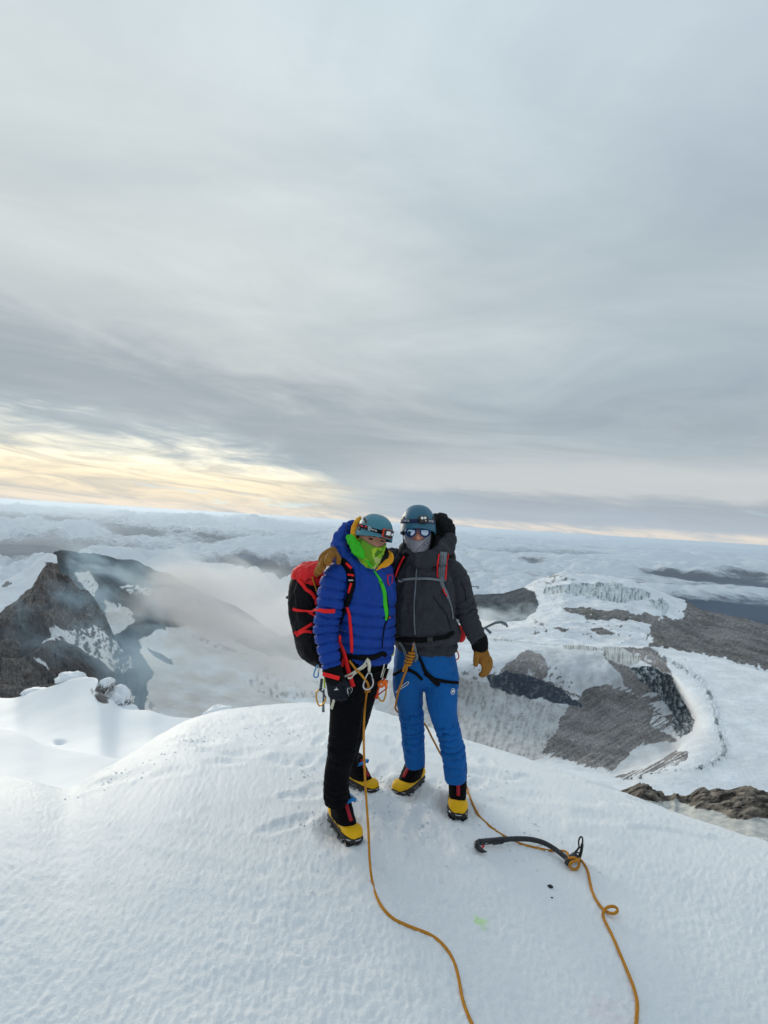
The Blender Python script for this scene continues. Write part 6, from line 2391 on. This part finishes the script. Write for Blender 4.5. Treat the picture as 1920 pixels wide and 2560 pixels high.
put('side_webbing', strap(pj, z4([(985, 1010), (970, 1090), (960, 1140)]), 7, 0.003, 0.004), 'strap_red', BP1)
put('underarm_shade_webbing', strap(pj, za([(1330, 1480), (1270, 1600), (1225, 1720), (1190, 1840)]), [12, 13, 12, 10], 0.003, 0.003), 'strap_black', BP1)  # black strip for webbing and for the shade between arm and body

dq = DR + .20
BP2 = thing('backpack', 'dark backpack with grey shoulder straps and red piping on the grey jacketed climber', 'backpack', tuple(W(1063, 1640, dq)), 'climbers backpacks')
PK2 = pack_surface([(1640, 1063, dq, .12, .08), (1600, 1063, dq, .15, .10), (1520, 1063, dq, .165, .11), (1440, 1063, dq, .178, .11), (1395, 1066, dq, .178, .10), (1372, 1066, dq, .165, .09), (1362, 1066, dq, .13, .07)], sideR, fwdR, 0.009, 0.008)
put('pack_body', PK2, 'down_black', BP2)
SR = strap(RB, z1([(1126, 385), (1120, 450), (1117, 520), (1118, 590)]), [20, 21, 21, 18], 0.010, 0.003)
sr = put('shoulder_strap', SR, 'strap_grey', BP2)
rb2 = bvh_of(SR, R_JACKET)
put('piping', strap(rb2, z1([(1098, 400), (1088, 470), (1084, 520), (1087, 565)]), 3.2, 0.004, 0.003), 'strap_red', sr)
put('piping', strap(rb2, z1([(1160, 398), (1152, 460), (1146, 520), (1143, 578)]), 3.2, 0.004, 0.003), 'strap_red', sr)
for dx in (-8, 8):
    put('stitching', strap(rb2, z1([(1122 + dx, 410), (1116 + dx, 480), (1115 + dx, 560)]), 0.8, 0.001, 0.002), 'shell_black', sr)
put('strap_webbing', strap(RB, z1([(1112, 585), (1128, 630), (1148, 670), (1166, 712)]), [11, 9, 8, 7], 0.004, 0.003), 'strap_grey', BP2)
put('piping', strap(RB, z1([(1122, 635), (1138, 668), (1152, 692)]), 2.6, 0.004, 0.008), 'strap_red', BP2)
put('webbing_tail', strap(RB, z1([(1166, 712), (1185, 780), (1195, 850)]), 4, 0.003, 0.003), 'strap_grey', BP2)
SL = strap(RB, z1([(880, 395), (835, 470), (800, 550), (790, 600)]), [14, 15, 14, 12], 0.008, 0.003)
sl = put('shoulder_strap', SL, 'strap_black', BP2)
rb3 = bvh_of(SL, R_JACKET)
put('piping', strap(rb3, z1([(860, 416), (835, 460), (812, 515), (797, 562)]), [4, 5, 5, 4], 0.004, 0.002), 'strap_red', sl)
put('chest_strap', strap(rb2, z1([(845, 578), (900, 574), (980, 571), (1050, 574), (1112, 582)]), 6.2, 0.003, 0.007, smooth_n=6), 'strap_grey', BP2)
letter_on(rb3, 'RGY', *z1([(836, 590)])[0], 4.5, 0.1, 'white_print', sl)
put('strap_loop', tube(np.array([(shoot(bvh_of(R_JACKET, L_JACKET), *p)[0]) - VIEW * 0.006 for p in z1([(745, 548), (775, 548), (772, 600), (752, 612), (745, 590)])]), 0.003, 6, closed=True, m=20), 'strap_red', BP2)
dh = DR + .06
V, F = remesh(*limb([(1140, 1566, dh, 16, 1.2), (1147, 1576, dh, 30, 1.2), (1149, 1588, dh, 32, 1.2), (1149, 1598, dh, 28, 1.2)], n=20), 0.005, 2)
put('hip_pocket', (V, F), 'pack_red', BP2)
put('pull_cord', tube(wn(on_px(z1([(1322, 622), (1345, 628), (1362, 624), (1375, 630), (1368, 640), (1358, 632)]), DR + .05)), 0.0022, 6, m=16), 'plastic_black', BP2)

# ================================================================== ROPES
ROPE_R = 0.0060
zr = lambda p: [(1150 + q[0] / 3.53, 2000 + q[1] / 3.53) + tuple(q[2:]) for q in p]
gnd = lambda pts, lift=0.002: [np.array(ground(p[0], p[1], lift + (p[2] if len(p) > 2 else 0))) for p in pts]

LBG = bvh_of(L_JACKET, L_PANTS)
hang = []
for (p, back) in zip(zb([(110, 590), (190, 700), (270, 800), (360, 890), (430, 980), (490, 1060), (505, 1120), (480, 1190), (465, 1290), (450, 1400)]), (.012, .02, .025, .03, .035, .04, .04, .04, .05, .06)):
    h, n = shoot(LBG, *p)
    hang.append(h - nrm(h - _CP) * back)
d0 = float(np.dot(hang[-1] - _CP, VIEW))
low = [(911, 1785), (909.5, 1857), (912, 1929), (916, 2002), (921, 2074), (923.5, 2139), (927, 2180)]
gA = ground(930, 2200, 0.004)
d1 = float(np.dot(np.array(gA) - _CP, VIEW))
for k, p in enumerate(low):
    t = (k + 1) / len(low)
    hang.append(Wn(np.float64(p[0]), np.float64(p[1]), np.float64(d0 + (d1 - d0) * t ** 0.9)))
pathA = hang + gnd([(931, 2206), (943, 2245), (961, 2275), (984, 2297), (1012, 2311), (1042, 2323), (1070, 2334), (1094, 2349), (1113, 2368), (1128, 2390), (1139, 2416), (1146, 2442), (1151, 2470), (1157, 2500), (1167, 2530), (1180, 2560), (1200, 2600), (1235, 2650)])
kn = np.array(hang[7])
wrap = []
for a in np.linspace(0, 5.5 * np.pi, 40):
    wrap.append(kn + CAMX * 0.013 * math.cos(a) - VIEW * 0.011 * math.sin(a) + CAMY * (0.012 - 0.0015 * a))
rA = put('climbing_rope', join([tube(np.array(pathA), ROPE_R, 10, m=260), tube(np.array(wrap), ROPE_R, 8, m=60)]), 'rope_orange')
tag(rA, 'ochre climbing rope tied to the blue jacketed climber and running down to the camera', 'rope', 'climbing ropes on the summit')

hb = []
for (p, back) in zip(zb([(1470, 190), (1440, 280), (1415, 400), (1390, 480), (1350, 590), (1310, 690), (1290, 790), (1240, 920), (1190, 1060), (1140, 1200), (1105, 1330)]), (.012, .02, .026, .03, .03, .03, .03, .03, .028, .02, .012)):
    h, n = shoot(RB, *p)
    h = h if h is not None else Wn(np.float64(p[0]), np.float64(p[1]), np.float64(DR - .1))
    hb.append(h - nrm(h - _CP) * back)
kax0, kax1 = np.array(hb[2]), np.array(hb[5])
behind = wn([(990, 1758, DR + .02), (990, 1775, DR + .14), (1012, 1788, DR + .27), (1040, 1793, DR + .27), (1060, 1808, DR + .24), (1082, 1848, DR + .20), (1106, 1892, DR + .17), (1138, 1935, DR + .15)])
B1 = gnd([(1166, 1966), (1172, 1985), (1185, 2016), (1200, 2042), (1221, 2062), (1241, 2078), (1263, 2091), (1282, 2101), (1300, 2109), (1321, 2115), (1343, 2120), (1360, 2124), (1380, 2127), (1400, 2127), (1414, 2129)])
loopA = []
lc = np.array(ground(1433, 2155, 0.03))
for a in np.linspace(-2.2, 4.6, 22):
    loopA.append(lc + CAMX * 0.026 * math.cos(-a) + CAMY * 0.026 * math.sin(-a) * 0.95 - VIEW * (0.010 + 0.004 * a))
B2 = gnd([(1452, 2150), (1464, 2166), (1470, 2180), (1473, 2195), (1476, 2210), (1480, 2226), (1486, 2241), (1494, 2255), (1502, 2266), (1510, 2275)], 0.006)
B3 = gnd([(1518, 2280, .006), (1530, 2284, .012), (1541, 2281, .018), (1544, 2273, .022), (1538, 2267, .024), (1527, 2266, .024), (1516, 2270, .020), (1510, 2277, .016), (1507, 2286, .008)], 0.006)
B4 = gnd([(1509, 2294), (1515, 2308), (1527, 2331), (1547, 2377), (1566, 2422), (1583, 2465), (1590, 2490), (1593, 2510), (1592, 2538), (1590, 2562), (1584, 2600), (1570, 2660)], 0.005)
pathB = hb + list(behind) + B1 + loopA + B2 + B3 + B4
kwrap = []
ka = nrm(kax1 - kax0)
kx = nrm(np.cross(ka, VIEW))
L_ = np.linalg.norm(kax1 - kax0)
for a in np.linspace(0, 1, 90):
    an = a * 2 * np.pi * 4.6
    rr_ = 0.0145 + 0.005 * math.sin(a * np.pi * 2.0) ** 2
    kwrap.append(kax0 + ka * (L_ * (0.05 + 0.95 * a)) + kx * rr_ * math.cos(an) - VIEW * (0.011 * math.sin(an) + 0.002))
tail = wn(on_px(zb([(1275, 680), (1245, 740), (1225, 820)]), float(np.dot(kax1 - _CP, VIEW)) - .012))
rB = put('climbing_rope', join([tube(np.array(pathB), ROPE_R, 10, m=420), tube(np.array(kwrap), ROPE_R * 0.95, 8, m=150), tube(tail, ROPE_R, 8, m=8)]), 'rope_orange')
tag(rB, 'ochre climbing rope knotted to the grey jacketed climber and looped past the ice axe', 'rope', 'climbing ropes on the summit')

# ================================================================== ICE AXES
axg = ground(1320, 2110, 0)
AX = thing('ice_axe', 'curved black technical ice axe lying on the snow with the rope looped at its head', 'ice axe', tuple(axg), 'ice axes')
m_, t_, b_ = new_mat('axe_black')
tc_ = t_.n('ShaderNodeTexCoord')
n_ = t_.noise(tc_.outputs['Object'], 130, 5, 0.75)
n2_ = t_.noise(t_.mapping(tc_.outputs['Object'], scl=(0.25, 1, 1)), 60, 3, 0.6)
t_.link(t_.mix(t_.math('MAXIMUM', t_.smooth(n_, 0.64, 0.68), t_.math('MULTIPLY', t_.smooth(n2_, 0.66, 0.70), 0.8)), (0.018, 0.020, 0.026), (0.62, 0.65, 0.68)), b_.inputs['Base Color'])
b_.inputs['Roughness'].default_value = 0.5


def gl_(pts, lift):
    return np.array(gnd([(q[0], q[1], l) for q, l in zip(zr(pts), np.broadcast_to(lift, (len(pts),)))], 0.0))


sp = gl_([(160, 372), (230, 366), (290, 360), (400, 348), (520, 342), (640, 350), (740, 378), (830, 428), (905, 485), (965, 535)], [.028, .028, .028, .03, .03, .03, .03, .03, .03, .03])
Q = resample(sp, 40)
T = nrm(np.gradient(Q, axis=0))
rings = []
up3 = np.array((0, 0, 1.0))
for k in range(40):
    s = nrm(np.cross(T[k], VIEW))
    bq = nrm(np.cross(s, T[k]))
    w = np.interp(k, [0, 3, 12, 13, 30, 39], [.0150, .0150, .0140, .0125, .0125, .0135])
    rings.append(ering(Q[k], s * w, bq * w * 0.62, 14, 0.7))
sh = put('shaft', loft(rings), 'axe_black', AX)
pom = gl_([(172, 366), (150, 385), (152, 408), (170, 432), (195, 450), (238, 458)], [.028, .026, .024, .022, .02, .016])
put('pommel', tube(pom, [.012, .016, .016, .014, .010, .002], 10, m=None), 'plastic_black', AX)
put('pommel_trim', tube(gl_([(195, 425), (212, 405), (190, 400)], .028), [.004, .004, .002], 6), 'pack_red', AX)
put('spike', tube(gl_([(150, 382), (135, 388), (118, 386)], [.026, .022, .018]), [.007, .005, .001], 8), 'dark_steel', AX)
put('grip_rest', tube(gl_([(232, 352), (230, 338)], [.028, .036]), [.006, .005], 8), 'plastic_black', AX)
put('trigger', tube(gl_([(290, 392), (370, 384), (386, 374), (382, 368)], .026), [.003] * 4, 6), 'plastic_black', AX)
hp = gl_([(955, 520), (985, 545), (1010, 560)], .03)
hd1 = float(np.dot(hp[0] - _CP, VIEW))
put('head', join([tube(gl_([(940, 560), (955, 535), (985, 515), (1015, 490), (1030, 495)], .026), [.010, .015, .017, .016, .012], 10), tube(gl_([(945, 545), (955, 570), (975, 585)], .012), [.010, .008, .003], 8)]), 'axe_black', AX)
z7 = lambda p: [(1170 + q[0] / 5.184, 2060 + q[1] / 5.184) for q in p]
hd2 = float(np.dot(np.array(ground(1441, 2148)) - _CP, VIEW))
ad = [tube(wn(on_px(z7([(1452, 172), (1474, 166), (1486, 200), (1482, 250), (1468, 300), (1446, 300), (1434, 250), (1438, 205)]), hd2)), 0.0042, 8, closed=True, m=26),
      tube(wn(on_px(z7([(1480, 260), (1472, 330), (1456, 400), (1440, 440)]), hd2)), 0.0075, 8, m=10),
      tube(wn(on_px(z7([(1446, 290), (1420, 330), (1390, 365), (1366, 410), (1380, 440)]), hd2)), 0.0048, 8, m=12),
      tube(wn(on_px(z7([(1395, 360), (1440, 375)]), hd2)), 0.004, 6), tube(wn(on_px(z7([(1375, 425), (1445, 425)]), hd2)), 0.011, 8)]
put('hammer', join(ad), 'plastic_black', AX)
put('bolt', disc(face_frame(*z7([(1418, 402)])[0], hd2 - .012), (0, 0, 0), 0.0045, 0.004), 'steel', AX)

AX2 = thing('ice_axe', 'grey ice axe tip with a loose strap sticking out behind the climber in grey', 'ice axe', tuple(W(1215, 1570, DR + .12)), 'ice axes')
da = DR + .12
put('pick', tube(wn(on_px(z1([(1395, 925), (1440, 900), (1490, 876), (1530, 872), (1558, 880), (1575, 902)]), da)), [.006, .007, .008, .008, .008, .004], 10, m=None), 'strap_grey', AX2)
put('pick_teeth', join([cone(Wn(*[np.float64(v) for v in (*a, da)]), Wn(*[np.float64(v) for v in (*b, da)]), 0.004, 0.001, 6) for a, b in zip(z1([(1535, 880), (1550, 886), (1562, 895)]), z1([(1542, 895), (1556, 900), (1572, 912)]))]), 'dark_steel', AX2)
put('shaft', tube(wn(on_px(z1([(1395, 925), (1340, 950), (1290, 985)]), da)), 0.007, 8), 'dark_steel', AX2)
put('strap', ribbon(on_px(z1([(1412, 905), (1430, 922), (1458, 948)]), da - .01), [5, 6, 7.5]), 'strap_grey', AX2)

# ================================================================== CARABINERS AND OTHER HARDWARE


def carabiner(pts, d, r, mat, label, gate=None, group='carabiners on the harnesses', name='carabiner', gate_mat='steel'):
    P = wn(on_px(pts, d))
    c = P.mean(0)
    b0 = c.copy()
    t = thing(name, label, 'carabiner', tuple(b0), group)
    put('body', tube(P, r, 8, closed=False, m=40), mat, t)
    g = P[[-1, 0]] if gate is None else wn(on_px(gate, d))
    put('gate', tube(g, r * 0.85, 8), gate_mat, t)
    return t


def surf_d(bvh, p, back):
    h, n = shoot(bvh, *p)
    return float(np.dot(h - _CP, VIEW)) - back if h is not None else DL - .15


dw = surf_d(LBG, zb([(500, 1000)])[0], .05)
carabiner(zb([(505, 850), (470, 900), (430, 1000), (400, 1120), (430, 1180), (500, 1190), (580, 1130), (605, 1050), (590, 960)]), dw, 0.0045, 'steel', 'large silver locking carabiner at the waist of the blue jacketed climber holding the rope',
          zb([(590, 960), (565, 860), (505, 850)]))
carabiner(z4([(600, 1500), (565, 1530), (558, 1610), (575, 1700), (605, 1750), (640, 1735), (690, 1680), (703, 1620)]), DL - .12, 0.0042, 'gold_metal', 'gold carabiner hanging lowest at the left hip of the blue jacketed climber',
          z4([(703, 1620), (660, 1540), (600, 1500)]), gate_mat='dark_steel')
carabiner(z4([(585, 1120), (560, 1150), (530, 1230), (520, 1290), (545, 1315), (580, 1300), (590, 1240)]), DL - .10, 0.0036, 'blue_metal', 'small blue carabiner under the black backpack',
          z4([(590, 1240), (600, 1170), (585, 1120)]))
carabiner(zb([(930, 245), (905, 330), (895, 430), (905, 510), (935, 515), (950, 440)]), DL + .02, 0.0036, 'lime_metal', 'yellow green carabiner between the two climbers at the hem of the blue jacket', zb([(950, 440), (955, 330), (930, 245)]), gate_mat='lime_metal')
carabiner(zb([(1010, 250), (1035, 330), (1030, 430), (1000, 490), (985, 470)]), DL + .04, 0.0034, 'lime_metal', 'second yellow green carabiner, nearer the grey jacketed climber', zb([(985, 470), (1000, 340), (1010, 250)]))
carabiner(zb([(700, 1310), (720, 1370), (770, 1430), (815, 1430), (845, 1370), (870, 1260), (875, 1180)]), DL - .05, 0.0045, 'gold_metal', 'bronze carabiner below the orange belay device', zb([(875, 1180), (790, 1240), (700, 1310)]), gate_mat='red_metal')
carabiner(z5([(900, 650), (925, 690), (955, 755), (962, 790), (945, 820), (918, 824)]), DR + .02, 0.0040, 'orange_metal', 'orange carabiner at the right hip of the climber in grey', z5([(918, 824), (905, 740), (900, 650)]), gate_mat='dark_steel')
# orange belay device and dark sling with white edges
bd_ = DL - .07
fb = face_frame(*zb([(770, 1075)])[0], bd_)
BD = thing('belay_device', 'orange belay device hanging between the two climbers', 'belay device', tuple(fb.o))
put('side_plate', disc(fb, (0, 0.006, 0), 0.0195, 0.012, 24), 'orange_metal', BD)
put('axle', disc(fb, (0.0, 0.009, 0), 0.0045, 0.004), 'steel', BD)
put('arm', tube(wn(on_px(zb([(800, 1040), (850, 980), (880, 1010), (870, 1110), (880, 1170)]), bd_)), [.010, .011, .010, .008, .007], 8), 'orange_metal', BD)
put('handle', tube(wn(on_px(zb([(730, 1130), (705, 1220), (690, 1300), (660, 1370)]), bd_)), [.006, .005, .006, .011], 8), 'red_metal', BD)
SG = thing('quickdraw', 'black quickdraw sling with white edges above the orange belay device', 'sling', tuple(W(*zb([(830, 850)])[0], bd_)), 'slings on the harness')
put('webbing', ribbon(on_px(zb([(900, 760), (870, 850), (840, 960)]), bd_ + .01), 11), 'strap_black', SG)
for off in (-1, 1):
    put('white_edge', ribbon(on_px(zb([(900 + 45 * off, 755), (868 + 45 * off, 850), (835 + 40 * off, 960)]), bd_ + .005), 1.6), 'pale_webbing', SG)
SG2 = thing('sling', 'narrow white edged sling hanging against the black trousers', 'sling', tuple(W(*zb([(780, 780)])[0], DL - .14)), 'slings on the harness')
put('webbing', strap(LBG, zb([(812, 630), (785, 740), (740, 915)]), 3.0, 0.003, 0.012), 'pale_webbing', SG2)
# cream webbing across the front of the left climber
SG3 = thing('sling', 'cream printed sling slanting across the waist of the blue jacketed climber', 'sling', tuple(W(*zb([(250, 750)])[0], dw)), 'slings on the harness')
gj = bvh_of(L_JACKET, L_PANTS, LGLOVE)
put('webbing', strap(gj, zb([(10, 900), (130, 850), (260, 760), (360, 680), (460, 590)]), [5, 4.5, 4.5, 4.5, 5], 0.004, 0.020, smooth_n=8), 'pale_webbing', SG3)
put('webbing', strap(gj, zb([(0, 950), (120, 900), (250, 815), (380, 715), (470, 630)]), [5, 4.5, 4.5, 4.5, 5], 0.004, 0.020, smooth_n=8), 'pale_webbing', SG3)
put('loop', strap(gj, zb([(450, 560), (500, 600), (500, 700), (490, 800)]), [10, 9, 7, 5], 0.006, 0.025, smooth_n=4), 'pale_webbing', SG3)
for k in range(5):
    x0 = 280 + 22 * k
    put('print', strap(gj, zb([(x0, 735 - 14 * k + 40), (x0 + 8, 735 - 14 * k + 62)]), 1.2, 0.001, 0.0275, m=4), 'shell_black', SG3)
SG4 = thing('quickdraw', 'grey ribbed quickdraw with an ice screw at the left hip of the blue jacketed climber', 'sling', tuple(W(*z4([(640, 1420)])[0], DL - .11)), 'slings on the harness')
put('webbing', ribbon(on_px(z4([(645, 1330), (632, 1420), (622, 1510)]), DL - .11), 7), 'strap_grey', SG4)
for k in range(5):
    put('rib', ribbon(on_px(z4([(618, 1350 + 32 * k), (655, 1352 + 32 * k)]), DL - .116), 1.4), 'shell_black', SG4)
put('screw_tube', tube(wn(on_px(z4([(672, 1500), (666, 1680), (665, 1840)]), DL - .10)), [.0055, .0055, .0075], 10), 'strap_grey', SG4)
put('cord', tube(wn(on_px(z4([(690, 1320), (680, 1400), (690, 1480)]), DL - .12)), 0.005, 8, m=8), 'lime_metal', SG4)
SG5 = thing('sling', 'cream sling end hanging below the black glove', 'sling', tuple(W(*z4([(820, 1700)])[0], DL - .16)), 'slings on the harness')
put('webbing', strap(LBG, z4([(845, 1625), (828, 1700), (803, 1785)]), 7.5, 0.004, 0.006), 'pale_webbing', SG5)
SG6 = thing('strap_buckle', 'small silver strap buckle on the black trousers beside the red strap', 'buckle', tuple(W(*z4([(1080, 1490)])[0], DL - .2)))
fbk = bvh_of(L_JACKET, L_PANTS, LGLOVE)
put('ring', tube(np.array([shoot(fbk, *p)[0] - VIEW * 0.012 for p in z4([(1080, 1440), (1120, 1480), (1085, 1540), (1045, 1530), (1038, 1480)])]), 0.0024, 6, closed=True, m=24), 'steel', SG6)
put('bar', tube(np.array([shoot(fbk, *p)[0] - VIEW * 0.014 for p in z4([(1060, 1460), (1110, 1510)])]), 0.0024, 6), 'steel', SG6)
WC = put('accessory_cord', tube(np.array([shoot(RB, *p)[0] - VIEW * 0.010 for p in zb([(1075, 1235), (1180, 1130), (1290, 1035), (1330, 1015), (1342, 1035), (1300, 1085), (1180, 1165), (1080, 1245)]) if shoot(RB, *p)[0] is not None]), 0.0021, 6, m=40), 'white_print')
tag(WC, 'thin white cord loop lying on the thigh of the blue trousers', 'cord')

# dark chips of rock on the snow
for (px, py, s, lb, sd) in ((1376, 2216, 0.011, 'larger dark chip of rock on the snow in front of the ice axe', 1), (1380, 2244, 0.0045, 'tiny dark speck of rock nearer the camera than the larger chip', 2)):
    bm = bmesh.new()
    bmesh.ops.create_icosphere(bm, subdivisions=2, radius=1.0)
    V = np.array([v.co[:] for v in bm.verts])
    V = V * (1 + 0.35 * fbm(V * 1.5 + sd * 5, 2))[:, None] * np.array((1.2, 0.9, 0.55)) * s
    F = [tuple(v.index for v in f.verts) for f in bm.faces]
    bm.free()
    o = put('rock_chip', (V + np.array(ground(px, py, s * 0.25)), F), 'rubber', smooth=False)
    tag(o, lb, 'rock', 'rock chips on the snow')
